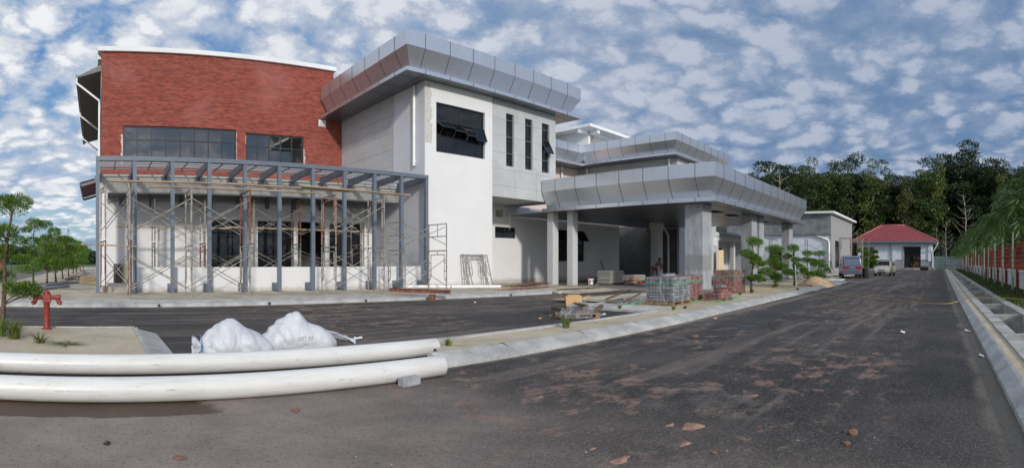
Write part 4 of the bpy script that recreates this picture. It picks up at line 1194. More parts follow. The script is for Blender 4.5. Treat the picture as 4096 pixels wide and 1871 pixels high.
mb = MB(); mb.box(hx - .9, hx + 9.2, hy0 - .5, hy1 + .5, -.15, .295); mb.box(hx - 1.5, hx - .901, dy0 - .6, dy1 + .6, -.15, .1); mb.build('plinth', M['floor_c'], H_)
mb = MB(); mb.tube([(hx - .1, YX(3560, hx), 4.4), (hx - .1, YX(3560, hx), 2.0)], .04, 6); mb.build('conduit', M['rust'], H_)

# ================================================================== SCAFFOLDING
def frame_mb(p, q, z0, h=1.93, r=.028):
    """one walk-through frame between legs at ground points p and q"""
    mb = MB(); p, q = Vector(p), Vector(q); d = (q - p); L = d.length; u = d / L
    def P(t, z): v = p + u * t; return (v.x, v.y, z)
    for t in (0, L): mb.tube([P(t, z0), P(t, z0 + h)], r, 7)
    mb.tube([P(0, z0 + h - .05), P(L, z0 + h - .05)], r * .9, 7)
    mb.tube([P(.16, z0 + h - .22), P(L - .16, z0 + h - .22)], r * .7, 6)
    for a, b_ in ((0, .16), (L, L - .16)):
        mb.tube([P(b_, z0 + h - .22), P(b_, z0 + .75), P((a + b_) / 2, z0 + .62), P(a, z0 + .56)], r * .7, 6)
        for z in (z0 + 1.0, z0 + 1.35): mb.tube([P(a, z), P(b_, z)], r * .6, 5)
    mb.tube([P(L / 2, z0 + h - .22), P(L / 2, z0 + h - .05)], r * .6, 5)
    return mb


def scaffold(label, frames, lifts, mats, z0f, group='tube scaffolds around the building', brace=True, h=1.93, name='scaffold'):
    """frames = [(p, q)] one behind the other; cross braces tie each to the next"""
    c = frames[0][0]
    t = thing(name, label, 'scaffold', (c[0], c[1], z0f), group=group)
    for k in range(lifts):
        z = z0f + k * (h + .05)
        for i, (p, q) in enumerate(frames):
            m = mats[(i * lifts + k) % len(mats)]
            frame_mb(p, q, z, h).build('frame', m, t, smooth='auto')
            if k == 0:
                mb = MB()
                for v in (p, q): mb.box(v[0] - .07, v[0] + .07, v[1] - .07, v[1] + .07, z0f - .03, z0f + .0)
                mb.build('base_plate', M['rust'], t)
        if brace:
            for (p, q), (p2, q2) in zip(frames, frames[1:]):
                for a, b_ in ((p, p2), (q, q2)):
                    a = Vector(a); b_ = Vector(b_)
                    mb = MB()
                    mb.tube([(a.x, a.y, z + .35), (b_.x, b_.y, z + 1.55)], .017, 5); mb.tube([(a.x, a.y - .03, z + 1.55), (b_.x, b_.y - .03, z + .35)], .017, 5)
                    mb.build('cross_brace', M['galv'], t)
    return t


g, ru, os_ = M['galv'], M['rust'], M['orange_steel']
FY, BY = 18.3, 19.6
scaffold('two lift scaffold of three frames in front of the left half of the pergola', [((x, FY), (x, BY)) for x in (1.13, 3.28, 5.38)], 2, [g, g, g, g, g, ru], .06)
scaffold('two lift scaffold with bright orange upper frame before the right half of the pergola', [((x, FY), (x, BY)) for x in (8.74, 10.85)], 2, [g, os_, g, g], .06)
t3 = scaffold('shorter scaffold standing right of the pergola against the white tower corner', [((x, FY), (x, BY)) for x in (11.84, 13.95)], 1, [g], -.02)
for x in (11.84, 13.95):
    mb = MB(); z = 1.93
    for y in (FY, BY): mb.tube([(x, y, z), (x, y, z + 1.12)], .026, 7)
    for z_ in (z + .55, z + 1.08): mb.tube([(x, FY, z_), (x, BY, z_)], .022, 6)
    mb.tube([(x, (FY + BY) / 2, z + .55), (x, (FY + BY) / 2, z + 1.08)], .018, 5)
    mb.build('top_frame', g, t3, smooth='auto')
for y in (FY, BY):
    mb = MB(); mb.tube([(11.84, y, 2.9), (13.95, y, 2.1)], .017, 5); mb.tube([(11.84, y - .03, 2.1), (13.95, y - .03, 2.9)], .017, 5); mb.build('cross_brace', g, t3)
scaffold('rusty scaffold frames between the leftmost pergola post and the end column', [((.18, 22.25), (.36, 21.1)), ((1.2, 19.95), (1.35, 20.9))], 2, [ru, g], .15, h=2.1)
scaffold('scaffold of five frames inside the verandah behind the low white wall', [((x, 24.0), (x, 25.2)) for x in (2.62, 4.92, 7.25, 9.58, 12.92)], 2, [g, g, ru, g, g, g, g, ru], .35)
scaffold('scaffold against the white lower wall of the annex', [((62.0, y), (63.2, y)) for y in (13.7, 16.0, 18.3, 20.5)], 2, [ru, g, g, ru], -.1, h=2.05)
scaffold('rusty scaffold of stacked frames behind the parked van', [((x, 11.1), (x, 9.75)) for x in (58.0, 58.5)] + [((x, 10.3), (x, 8.9)) for x in (60.5, 61)] + [((x, 9.9), (x, 8.5)) for x in (63, 63.5)], 2, [os_, g, g, ru, g, g], -.12, h=2.05, brace=False)


def plank(pts, w_, h, label, m=M['timber'], group='timber planks on the scaffolds', cat='plank', name='plank'):
    mb = MB()
    for a, b_ in zip(pts, pts[1:]): mb.bar(a, b_, w_, h)
    return tag(mb.build(name, m, None, origin=pts[0]), label, cat, group)


plank([(.45, 18.45, 4.15), (5.3, 18.35, 4.12)], .22, .045, 'long plank along the top of the left scaffold, its left end overhanging')
plank([(1.9, 19.3, 4.10), (8.3, 19.3, 4.06)], .2, .045, 'plank bridging from the left scaffold toward the orange framed one')
plank([(5.0, 18.7, 4.17), (9.5, 18.7, 4.12)], .22, .045, 'upper plank across the gap between the two tall scaffolds')
plank([(7.4, 18.4, 4.17), (12.1, 18.4, 4.10)], .24, .05, 'pale plank resting on the orange framed scaffold')
plank([(.9, 24.1, 2.95), (6.1, 24.1, 2.92)], .08, .07, 'timber batten tied along the verandah scaffold at half height, left length')
plank([(5.9, 24.15, 2.98), (13.8, 24.15, 2.90)], .08, .07, 'timber batten tied along the verandah scaffold at half height, right length')
plank([(-.55, 18.9, 2.0), (1.5, 19.7, 1.95)], .05, .05, 'short bamboo-like pole lashed at the left end of the scaffold')


def leaning(x, rz, label):
    t = thing('loose_scaffold', label, 'scaffold frame', (x, 20.75, .1), rz, 'loose scaffold frames leaning on the tower', local=True)
    mb = frame_mb((0, 0), (1.3, 0), 0, 1.75, .028); o = mb.build('frame', g, t, smooth='auto'); o.name = 'tube_frame'
    t.rotation_euler = (math.radians(-17), 0, rz); return t


leaning(17.15, .0, 'loose scaffold frame leaning on the white tower wall, in front')
leaning(17.3, .03, 'loose scaffold frame leaning on the white tower wall, behind its twin')
leaning(17.5, -.04, 'loose scaffold frame leaning nearest the wall of three')

# ================================================================== PIPES AND FOREGROUND
def bigpipe(x0, y0, x1, y1, r, label, zoff=0.0):
    a, b_ = Vector((x0, y0, r + zoff)), Vector((x1, y1, r + zoff)); L = (b_ - a).length
    t = thing('plastic_pipe', label, 'pipe', a, math.atan2(y1 - y0, x1 - x0), 'large white drainage pipes lying by the road', local=True)
    mb = MB(); ri = r - .009; N = 48
    mb.lathe([(ri, 0), (r - .003, 0), (r, .004)] + [(r, L * k / 24) for k in range(1, 24)] + [(r, L - .004), (r - .003, L), (ri, L), (ri, 0)], (0, 0, 0), N, axis='X')
    mb.build('barrel', M['pvc'], t, smooth='auto')
    mp_ = MB()
    for k in range(int(L / 2.6)):                   # faint printed line of text along the pipe
        x = 1.3 + k * 2.6
        for i in range(26):
            if i % 6 == 5: continue
            th_ = -.25
            c, s = math.cos(PI + .35), math.sin(PI + .35)
            y_, z_ = -r * 1.001 * math.cos(.28), -r * 1.001 * math.sin(.28) + .04 * (k % 2)
            rr_ = math.hypot(y_, z_); y_, z_ = y_ * r * 1.0015 / rr_, z_ * r * 1.0015 / rr_
            mp_.face([(x + i * .017, y_, z_), (x + i * .017 + .011, y_, z_), (x + i * .017 + .011, y_ + .0008, z_ + .006), (x + i * .017, y_ + .0008, z_ + .006)])
    mp_.build('printed_text', mat('grey_print', (.22, .23, .25), .6), t, fixn=False)
    return t


bigpipe(-9.5, 5.50, 3.95, 5.28, .125, 'nearer of the two thick white pipes, its end propped by a grey paving block')
bigpipe(-9.5, 6.95, 4.75, 6.50, .125, 'farther of the two thick white pipes, passing in front of the sacks')
mb = MB(); cx, cy = 3.34, 5.075
for i, (dx, w_) in enumerate(((-.105, .04), (-.055, .03), (.0, .07), (.075, .07))): pass
mb.box(cx - .125, cx + .125, cy - .055, cy + .055, 0, .095)
o = mb.build('paving_block', M['grey_block'], None, origin=(cx, cy, 0), bevel=.008); o.rotation_euler.z = .12
tag(o, 'single grey paving block wedged at the near white pipe', 'block')


def bag(name, label, loc, rot, lobes, seed, tie=None, flap=None, text=None):
    """filled woven sack grown from overlapping lobes, remeshed into one skin"""
    t = thing(name, label, 'sack', loc, rot, 'white woven sacks behind the pipes', local=True)
    import bmesh
    me = bpy.data.meshes.new('sack_body'); bm = bmesh.new(); bmesh.ops.create_icosphere(bm, subdivisions=6, radius=1)
    c0 = Vector((lobes[0][0], lobes[0][1], .12))
    for v in bm.verts:
        d = v.co.normalized(); best = []
        for (x, y, z, a_, b_, c_) in lobes:         # exit distance of the ray through each lobe, softly joined
            o_ = c0 - Vector((x, y, z)); D = Vector((d.x / a_, d.y / b_, d.z / c_)); O = Vector((o_.x / a_, o_.y / b_, o_.z / c_))
            A, B2, Cc = D.dot(D), D.dot(O), O.dot(O) - 1; q = B2 * B2 - A * Cc
            if q > 0:
                e_ = (-B2 + math.sqrt(q)) / A
                if e_ > 0: best.append(e_)
        k = 14.0; r_ = math.log(sum(math.exp(k * e) for e in best)) / k if best else .1
        v.co = c0 + d * r_
    for _ in range(6): bmesh.ops.smooth_vert(bm, verts=bm.verts, factor=.5, use_axis_x=True, use_axis_y=True, use_axis_z=True)
    bm.normal_update(); bm.to_mesh(me); bm.free()
    from mathutils import noise as mn
    off = Vector((seed * 3.1, 0, 0))
    nrm = [v.normal.copy() for v in me.vertices]
    for v in me.vertices:
        p = v.co.copy()
        a = math.atan2(p.z - .1, p.x)
        f = mn.noise(Vector((p.x * 2.2, p.y * 2.2, p.z * 1.2)) + off) * .05 + abs(mn.noise(Vector((p.x * 4 + p.z * 3, p.y * 4, p.z * 1.2 - p.x * 2)) + off)) * .05 + mn.noise(p * 11 + off) * .008
        v.co = p + nrm[v.index] * f
        if v.co.z < 0: v.co.z *= .05
    me.materials.append(M['bag']); me.polygons.foreach_set('use_smooth', [True] * len(me.polygons))
    o = bpy.data.objects.new('sack_body', me); C.objects.link(o); o.parent = t
    if tie:
        x, y, z, s = tie
        mb = MB(); random.seed(seed)                 # gathered neck and its frill
        N = 28; b = len(mb.v)
        for j, (r_, q) in enumerate(((.16, -.10), (.06, .0), (.045, .03), (.12, .10), (.15, .16))):
            for k in range(N):
                a = 2 * PI * k / N; rr = r_ * (1 + (.32 if j != 2 else .1) * math.sin(a * 7 + j * .4) + random.uniform(-.05, .05))
                mb.v.append((x - s * q, y + rr * math.cos(a) * .8, z + rr * math.sin(a)))
        for j in range(4):
            for k in range(N): k2 = (k + 1) % N; mb.f.append((b + j * N + k, b + j * N + k2, b + (j + 1) * N + k2, b + (j + 1) * N + k)); mb.m.append(0)
        mb.build('gathered_neck', M['bag'], t, smooth=True)
        mb = MB()
        for k in range(3): mb.lathe([(.05, -.008), (.06, 0), (.05, .008)], (x - s * (.005 + .012 * k), y, z), 14, axis='X')
        mb.tube([(x, y - .06, z), (x - s * .03, y - .1, z + .09), (x - s * .05, y - .07, z + .2)], .006, 6); mb.tube([(x, y - .06, z), (x - s * .05, y - .11, z - .08), (x - s * .02, y - .1, z - .16)], .006, 6)
        mb.build('string_tie', M['blue_tie'], t)
    if flap:
        mb = MB(); random.seed(seed + 1)
        for j in range(7):
            for k in range(7):
                u, v = j / 6, k / 6
                mb.v.append((flap[0] + u * .42, flap[1] - .12 + v * .24 + .05 * math.sin(u * 9 + v * 3), flap[2] - u * .13 + .05 * math.sin(v * 8 + u * 4) + random.uniform(-.012, .012)))
        for j in range(6):
            for k in range(6): a = j * 7 + k; mb.f.append((a, a + 1, a + 8, a + 7)); mb.m.append(0)
        o = mb.build('loose_flap', M['bag'], t, smooth=True)
    if text:
        cu = bpy.data.curves.new('marker_writing', 'FONT'); cu.body = text; cu.size = .085; cu.offset = -.0012; cu.shear = .2
        to = bpy.data.objects.new('marker_writing', cu); C.objects.link(to); bpy.context.view_layer.update()
        me2 = bpy.data.meshes.new_from_object(to.evaluated_get(bpy.context.evaluated_depsgraph_get())); bpy.data.objects.remove(to)
        me2.name = 'marker_writing'
        bpy.context.view_layer.update()
        for v in me2.vertices:
            x_, z_ = v.co.x + .0, v.co.y + .20
            ok, hit, nn, _ = o.ray_cast(Vector((x_, -3, z_)), Vector((0, 1, 0))) if False else (False, None, None, None)
            v.co = Vector((x_, 0, z_))
        me2.transform(Matrix.Identity(4)); me2.materials.append(mat('faded_marker', (.14, .14, .16), .7))
        body = [c for c in t.children if c.name.startswith('sack_body')][0]
        from mathutils.bvhtree import BVHTree
        bv = BVHTree.FromPolygons([v.co for v in body.data.vertices], [tuple(p.vertices) for p in body.data.polygons])
        for v in me2.vertices:
            h, nn, _, _ = bv.ray_cast(Vector((v.co.x, -3, v.co.z)), Vector((0, 1, 0)))
            if h is not None: v.co = h + Vector((0, -.006, 0))
        to = bpy.data.objects.new('marker_writing', me2); C.objects.link(to); to.parent = t
    return t


c1 = G(950, 1425); c2 = G(1225, 1418)
bag('sack', 'left white sack tied with blue string at its neck', (c1.x, 7.75, 0), -.1,
    [(-.15, 0, .16, .32, .30, .30), (-.10, 0, .33, .15, .16, .20), (.16, .02, .12, .34, .28, .24), (.36, .02, .06, .22, .22, .15), (-.36, -.03, .08, .2, .2, .15)], 1, tie=(-.50, -.12, .14, 1))
bag('sack', 'right white sack with handwritten number and an empty folded end', (c2.x, 7.85, 0), -.32,
    [(-.10, 0, .18, .34, .30, .32), (-.03, 0, .36, .16, .16, .24), (.20, .02, .16, .32, .26, .26), (-.36, 0, .08, .24, .24, .18), (.42, 0, .12, .2, .18, .16)], 2, flap=(.5, 0, .26), text="10'590")

# hydrant
hp = G(187, 1316, .135)
HY = thing('fire_hydrant', 'red two-outlet fire hydrant on the sandy island', 'hydrant', hp, -.0, local=True)
mb = MB(); mb.lathe([(.085, 0), (.085, .02), (.058, .035), (.054, .05), (.052, .52), (.056, .53)], n=24); mb.build('barrel', M['hyd'], HY, smooth='auto')
mb = MB(); mb.rbox((0, 0, .62), (.135, .13, .16)); mb.lathe([(.066, .70), (.060, .735), (.04, .765), (.018, .778), (.018, .79), (0, .792)], n=20); mb.build('head', M['hyd2'], HY, bevel=.012)
for s in (-1, 1):
    mb = MB(); mb.lathe([(.045, 0), (.045, .10), (.058, .10), (.058, .17), (.045, .18)] if s > 0 else [(.045, 0), (.045, -.10), (.058, -.10), (.058, -.17), (.045, -.18)], (s * .05, 0, .64), 20, axis='X')
    arm = mb.build('outlet_arm', M['hyd2'], HY, smooth='auto')
    mb = MB(); p0 = Vector((s * .16, -.01, .62)); d = Vector((s * .55, -.1, -.85)).normalized()
    mb.tube([p0, p0 + d * .07, p0 + d * .075, p0 + d * .13, p0 + d * .135, p0 + d * .155], [.034, .034, .046, .046, .02, .02], 16)
    cap = mb.build('outlet_cap', M['hyd2'], HY, smooth='auto')
    mb = MB(); q = p0 + d * .14
    mb.tube([q, q + Vector((-s * .0, -.01, -.05)), q + Vector((-s * .05, -.02, -.07)), (s * .06, -.07, .53)], .004, 5); mb.build('chain', M['galv'], HY)
mb = MB(); mb.lathe([(.008, 0), (.008, .1), (.012, .1), (.012, .13)], (.23, 0, .66), 8, axis='X'); mb.build('spindle', M['galv'], HY)

HY.scale = (1.12, 1.12, .93)
# thin white pipe and other things along the building kerb
def tubeobj(name, pts, r, m, label, cat, group=None, n=8):
    mb = MB(); mb.tube(pts, r, n); return tag(mb.build(name, m, None, origin=pts[0], smooth='auto'), label, cat, group)


tubeobj('drain_pipe', [(13.0, 20.2, .27), (14.9, 19.3, .25)], .075, M['pvc_s'], 'thin white pipe by the last pergola post, left length', 'pipe', 'thin white pipes along the tower', 12)
tubeobj('drain_pipe', [(14.9, 19.2, .25), (17.2, 18.4, .22)], .075, M['pvc_s'], 'thin white pipe on the ground before the leaning frames', 'pipe', 'thin white pipes along the tower', 12)
bm_ = thing('steel_beam', 'rust brown steel beam lying across the kerb below the white tower', 'beam', (10.2, 16.7, .2))
mb = MB(); a, b_ = Vector((10.15, 16.75, .30)), Vector((12.2, 15.75, .20))
mb.bar(a, b_, .16, .02); mb.bar(a + Vector((0, 0, .12)), b_ + Vector((0, 0, .12)), .16, .02); mb.bar(a + Vector((0, 0, .06)), b_ + Vector((0, 0, .06)), .02, .1); mb.build('flanges', M['rust'], bm_)
mb = MB(); mb.rbox((11.5, 15.95, .08), (.22, .16, .22), .3); mb.build('end_plate', M['rust'], bm_)
random.seed(11)
for i in range(9):
    c = Vector((18.6 + random.uniform(-.9, 1.0), 18.2 + random.uniform(-.5, .5), .05 + .03 * i)); a = random.uniform(-.35, .35); L = random.uniform(.7, 1.5)
    tubeobj('metal_bar', [c - Vector((math.cos(a), math.sin(a), 0)) * L, c + Vector((math.cos(a), math.sin(a), .02)) * L], .025, random.choice([ru, g, M['steel'], M['timber_d']]), 'loose bar in the tangled heap on the dirt right of the thin white pipes', 'bar', 'heap of metal bars by the tower')
tubeobj('metal_bar', [(19.2, 18.4, .05), (19.45, 18.5, .42)], .035, ru, 'short bar sticking up out of the heap of bars', 'bar')
mb = MB(); mb.box(XY(454, 26.3), XY(486, 26.3), 26.2, 26.3, .35, 1.28); tag(mb.build('door_leaf', mat('brown_leaf', (.06, .05, .05), .7), None, origin=(1, 26.2, .35)), 'dark brown board leaning in the verandah at the left', 'board')
mb = MB(); mb.box(XY(487, 26.4), XY(510, 26.4), 26.34, 26.42, .35, 1.3); tag(mb.build('plywood_board', mat('pale_board', (.4, .35, .28), .8), None, origin=(1.6, 26.4, .35)), 'pale board leaning beside the dark brown one', 'board')


# ================================================================== PALLETS, PAVERS, TILES
def pallet(mb, x0, x1, y0, y1, z, m=0):
    for i in range(6):
        y = y0 + (y1 - y0) * i / 5.6; mb.box(x0, x1, y, y + (y1 - y0) * .11, z + .09, z + .11, m)
    for i in range(3):
        x = x0 + (x1 - x0 - .1) * i / 2; mb.box(x, x + .1, y0, y1, z + .02, z + .088, m)
    for i in range(3):
        y = y0 + (y1 - y0 - .1) * i / 2; mb.box(x0, x1, y, y + .1, z, z + .019, m)


def pavers(label, corner, wx, wy, layers, lh, mats, seed, wrap=1.0, group='shrink wrapped pallets of paving blocks', z=.03, extra=None, strap=True, bl=.15, bw_=.115):
    x0, y0 = corner; zb = gz(x0) + z
    t = thing('paver_stack', label, 'paver stack', (x0 + wx / 2, y0 + wy / 2, zb), group=group)
    mb = MB(); pallet(mb, x0 - .03, x0 + wx + .03, y0 - .03, y0 + wy + .03, zb); mb.build('pallet', mat('pallet_wood' + str(seed), (.24, .16, .09), .85, var=.2, vscale=5), t)
    random.seed(seed); mb = MB(); z0 = zb + .115
    nx, ny = round(wx / bl), round(wy / bw_)
    for k in range(layers):
        for i in range(nx):
            for yy in (0, ny - 1):
                a = x0 + wx * i / nx; jy = random.uniform(-.008, .008); y = y0 + (wy / ny) * yy
                mb.box(a + .008, a + wx / nx - .008, y + jy, y + wy / ny - .002 + jy, z0 + k * lh + .006, z0 + (k + 1) * lh - .006, random.choice((0, 0, 1)))
        for j in range(1, ny - 1):
            for xx in (0, nx - 1):
                b_ = y0 + wy * j / ny; jx = random.uniform(-.008, .008); x = x0 + (wx / nx) * xx
                mb.box(x + jx, x + wx / nx + jx, b_ + .007, b_ + wy / ny - .007, z0 + k * lh + .006, z0 + (k + 1) * lh - .006, random.choice((0, 0, 1)))
    mb.box(x0 + wx / nx * .5, x0 + wx - wx / nx * .5, y0 + wy / ny * .5, y0 + wy - wy / ny * .5, z0, z0 + layers * lh - .03, 2)
    if extra:
        for (a, b_, c, d) in extra:
            for i in range(int((b_ - a) / bl)): mb.box(a + i * bl, a + (i + 1) * bl - .006, c, d, z0 + layers * lh, z0 + (layers + 1) * lh, random.choice((0, 1)))
    o = mb.build('blocks', list(mats) + [M['black']], t); zt_ = z0 + layers * lh
    if wrap:
        mb = MB(); e = .018; N = 10
        ring = [(x0 - e, y0 - e), (x0 + wx + e, y0 - e), (x0 + wx + e, y0 + wy + e), (x0 - e, y0 + wy + e)]
        pts = []
        for a, b_ in zip(ring, ring[1:] + ring[:1]):
            for i in range(N): pts.append((a[0] + (b_[0] - a[0]) * i / N, a[1] + (b_[1] - a[1]) * i / N))
        lv = 7; b0 = 0
        zlo = zt_ - (zt_ - z0) * wrap
        for j in range(lv + 1):
            for (x, y) in pts:
                jit = random.uniform(0, .022); cxm, cym = x0 + wx / 2, y0 + wy / 2
                mb.v.append((x + math.copysign(jit, x - cxm), y + math.copysign(jit, y - cym), zlo + (zt_ + .015 - zlo) * j / lv + (random.uniform(-.06, .06) if j == 0 else 0)))
        n = len(pts)
        for j in range(lv):
            for k in range(n): k2 = (k + 1) % n; mb.f.append((j * n + k, j * n + k2, (j + 1) * n + k2, (j + 1) * n + k)); mb.m.append(0)
        mb.f.append(tuple(lv * n + k for k in range(n))); mb.m.append(0)
        mb.build('plastic_wrap', M['film'], t, smooth=False)
    if strap:
        mb = MB(); zs = z0 + (zt_ - z0) * .72
        mb.box(x0 - .012, x0 + wx + .012, y0 - .012, y0 - .0, zs, zs + .03); mb.box(x0 - .012, x0 + .0, y0, y0 + wy, zs, zs + .03); mb.build('strap', M['green_strap'], t)
    return t


st = pavers('tall stack of grey paving blocks in plastic wrap, nearest the kerb', (14.05, 7.66), 1.16, .92, 8, .092, [M['pav_g'], mat('light_grey_paver', (.24, .25, .27), .85, var=.2)], 1, wrap=.9, extra=[(14.25, 15.2, 8.15, 8.25)], z=.125)
mb = MB()                                            # loose tail of film hanging off the stack
for i in range(12):
    u = i / 11; x = 14.02 - .03 - .10 * u + .02 * math.sin(i); y = 7.95 + .12 * math.sin(u * 3) - .25 * u; z = .95 - .82 * u
    mb.v += [(x - .02, y, z), (x - .03, y + .09 + .02 * math.sin(i * 2), z + .02)]
for i in range(11): mb.f.append((2 * i, 2 * i + 1, 2 * i + 3, 2 * i + 2)); mb.m.append(0)
mb.build('film_tail', M['film2'], st, fixn=False)
pavers('red paving block stack half hidden right behind the grey stack', (15.75, 8.05), 1.25, .95, 8, .095, [M['pav_r'], M['pav_p']], 2, wrap=.45, z=.12)
pavers('tall purple and red paving block stack beside the first small tree', (21.3, 8.65), 1.4, .95, 10, .096, [M['pav_r'], M['pav_p']], 3, wrap=.5, z=.06)
pavers('low opened pile of red blocks with a few grey ones on its pallet', (16.55, 7.25), 1.15, .6, 2, .095, [M['pav_r'], M['pav_p']], 4, wrap=0, strap=False, z=.1, extra=[(17.05, 17.6, 7.3, 7.5)])
mb = MB()
for i in range(4): mb.box(17.0 + i * .11, 17.1 + i * .11, 7.35, 7.55, .49, .585); 
tag(mb.build('grey_pavers', M['pav_g'], None, origin=(17, 7.35, .4), bevel=.004), 'few grey blocks on top of the low red pile', 'paving blocks')
random.seed(8)
for i, (x, y, dz) in enumerate(((13.9, 9.3, 0), (14.1, 9.45, 0), (14.0, 9.3, .1), (14.35, 9.4, 0), (13.2, 9.0, 0))):
    mb = MB(); mb.rbox((x, y, gz(x) + .175 + dz), (.22, .11, .09), random.uniform(-1, 1)); tag(mb.build('loose_paver', M['pav_g'], None, origin=(x, y, .1), bevel=.006), 'loose grey block left of the tall grey stack', 'paving block', 'loose grey blocks on the sand')
for i, (a, b_) in enumerate((((13.5, 9.1, .12), (14.0, 8.75, .42)), ((13.4, 9.6, .16), (14.5, 9.7, .2)), ((13.8, 9.9, .2), (14.9, 9.75, .45)))):
    plank([a, b_], .12, .03, ('broken pallet board leaning on the grey stack', 'flat broken board left of the grey stack', 'dark red board tilted behind the loose blocks')[i], M['timber_d'], 'broken boards by the stacks', 'board', 'broken_board')
for k, (sx_, sy_, w_, lab) in enumerate(((13.9, 9.0, 1.6, 'green strapping tangled left of the grey stack'), (17.2, 7.45, 2.2, 'green strapping trailing below the low red pile'), (15.6, 8.1, 1.2, 'green strapping in front of the half hidden red stack'))):
    random.seed(k + 20); pts = [(sx_ + w_ * (i / 14 - .5) + random.uniform(-.1, .1), sy_ - .25 + random.uniform(-.22, .22), gz(sx_) + .15 + random.uniform(0, .05)) for i in range(15)]
    tubeobj('green_strapping', pts, .013, M['green_strap'], lab, 'strapping', 'green strapping on the sand', 5)


def tiles_(label, x0, y0, wx, wy, z, h, n, seed):
    t = thing('tile_stack', label, 'tile stack', (x0, y0, z), group='stacks of grey slabs under the canopy')
    mb = MB(); pallet(mb, x0 - .05, x0 + wx + .05, y0 - .05, y0 + wy + .05, z); mb.build('pallet', M['timber_d'], t)
    mb = MB(); random.seed(seed)
    for k in range(n):
        dx, dy = random.uniform(-.045, .045) + (k / n - .5) * .06, random.uniform(-.045, .045)
        mb.box(x0 + dx, x0 + wx + dx, y0 + dy, y0 + wy + dy, z + .115 + h * k / n, z + .115 + h * (k + .62) / n)
    mb.box(x0 + .08, x0 + wx - .08, y0 + .08, y0 + wy - .08, z + .115, z + .115 + h * .97)
    mb.build('slabs', M['tile'], t); return t


tiles_('taller stack of thin grey slabs on a pallet', 25.8, 18.2, 1.4, .95, .0, .74, 14, 1)
tiles_('lower stack of thin grey slabs right of the taller one', 29.4, 18.9, 1.45, 1.0, .0, .4, 8, 2)
for i, (x, y, z) in enumerate(((27.3, 17.6, .12), (27.5, 17.65, .32))):
    mb = MB(); mb.lathe([(0, -.35), (.1, -.3), (.13, 0), (.1, .3), (0, .35)], (0, 0, 0), 12, axis='X')
    o = mb.build('cement_sack', M['cement'], None, smooth=True); o.location = (x, y, z); o.scale = (1, 1.6, .8); tag(o, ('lower brown cement sack before the slabs', 'upper brown cement sack before the slabs')[i], 'sack', 'brown sacks under the canopy')
mb = MB(); mb.rbox((28.3, 17.7, .08), (.35, .2, .14), .4); tag(mb.build('red_plastic_bag', M['red_pl'], None, origin=(28.3, 17.7, 0), bevel=.03), 'crumpled red plastic beside the brown cement sacks', 'plastic bag')
bk = thing('paint_bucket', 'white paint bucket with a red label on the porch slab', 'bucket', (24.4, 18.6, .0))
mb = MB(); mb.lathe([(.13, 0), (.165, .38), (.175, .38), (.175, .41), (.0, .415)], (24.4, 18.6, 0), 24); mb.build('pail', M['pvc_s'], bk, smooth='auto')
mb = MB(); N = 8
for a0, a1, z0, z1 in ((3.3, 4.0, .22, .33), (3.3, 3.55, .08, .22), (4.35, 5.0, .26, .33)):
    for i in range(N):
        q0, q1 = a0 + (a1 - a0) * i / N, a0 + (a1 - a0) * (i + 1) / N
        def R(z): return .13 + .035 * z / .38 + .002
        mb.face([(24.4 + R(z0) * math.cos(q0), 18.6 + R(z0) * math.sin(q0), z0), (24.4 + R(z0) * math.cos(q1), 18.6 + R(z0) * math.sin(q1), z0), (24.4 + R(z1) * math.cos(q1), 18.6 + R(z1) * math.sin(q1), z1), (24.4 + R(z1) * math.cos(q0), 18.6 + R(z1) * math.sin(q0), z1)])
mb.build('red_label', M['red_pl'], bk, fixn=False)
for i, x in enumerate((24.15, 24.62)):
    mb = MB(); mb.box(x - .1, x + .1, 18.3, 18.4, .0, .1); tag(mb.build('loose_paver', M['pav_g'], None, origin=(x, 18.3, 0)), ('grey block left of the paint bucket', 'grey block right of the paint bucket')[i], 'paving block')
mb = MB(); mb.box(47.6, 48.9, 20.9, 20.95, -.1, 2.5); tag(mb.build('cream_board', M['cream'], None, origin=(47.6, 20.9, -.1)), 'cream coloured board standing just right of the thick front pier', 'board')
tubeobj('crowbar', [(33.8, 24.2, .0), (33.4, 24.5, 1.5)], .03, M['blackpl'], 'dark rod leaning on the porch wall above the slabs', 'rod')

# heap of pallets, film and cardboard on the parking bay
dpx, dpy = 10.72, 8.62
o_ = thing('broken_pallet', 'light wood pallet lying flat under crumpled plastic film in the parking bay', 'pallet', (dpx, dpy, 0), -.85, local=True)
mb = MB(); pallet(mb, -.55, .55, -.5, .5, .0); mb.build('boards', mat('worn_pallet_wood', (.24, .16, .095), .85, var=.3, vscale=5), o_)
o_ = thing('broken_pallet', 'darker pallet lying askew on top of the light one', 'pallet', (dpx + .1, dpy + .2, .115), -.45, local=True)
mb = MB(); pallet(mb, -.45, .5, -.4, .4, .0); mb.build('boards', M['timber_d'], o_)
o_ = thing('cardboard_box', 'opened brown cardboard box standing on the heap of pallets', 'box', (dpx - .05, dpy + .05, .24), -.7, local=True)
mb = MB(); mb.rbox((0, 0, .13), (.42, .3, .012), 0, rx=1.25); mb.rbox((0, .14, .12), (.42, .28, .012), 0, rx=-1.2); mb.rbox((.0, -.02, .02), (.42, .34, .012)); mb.rbox((.05, .2, .27), (.34, .22, .012), .2, rx=.2); mb.build('carton', M['card'], o_)
random.seed(33)
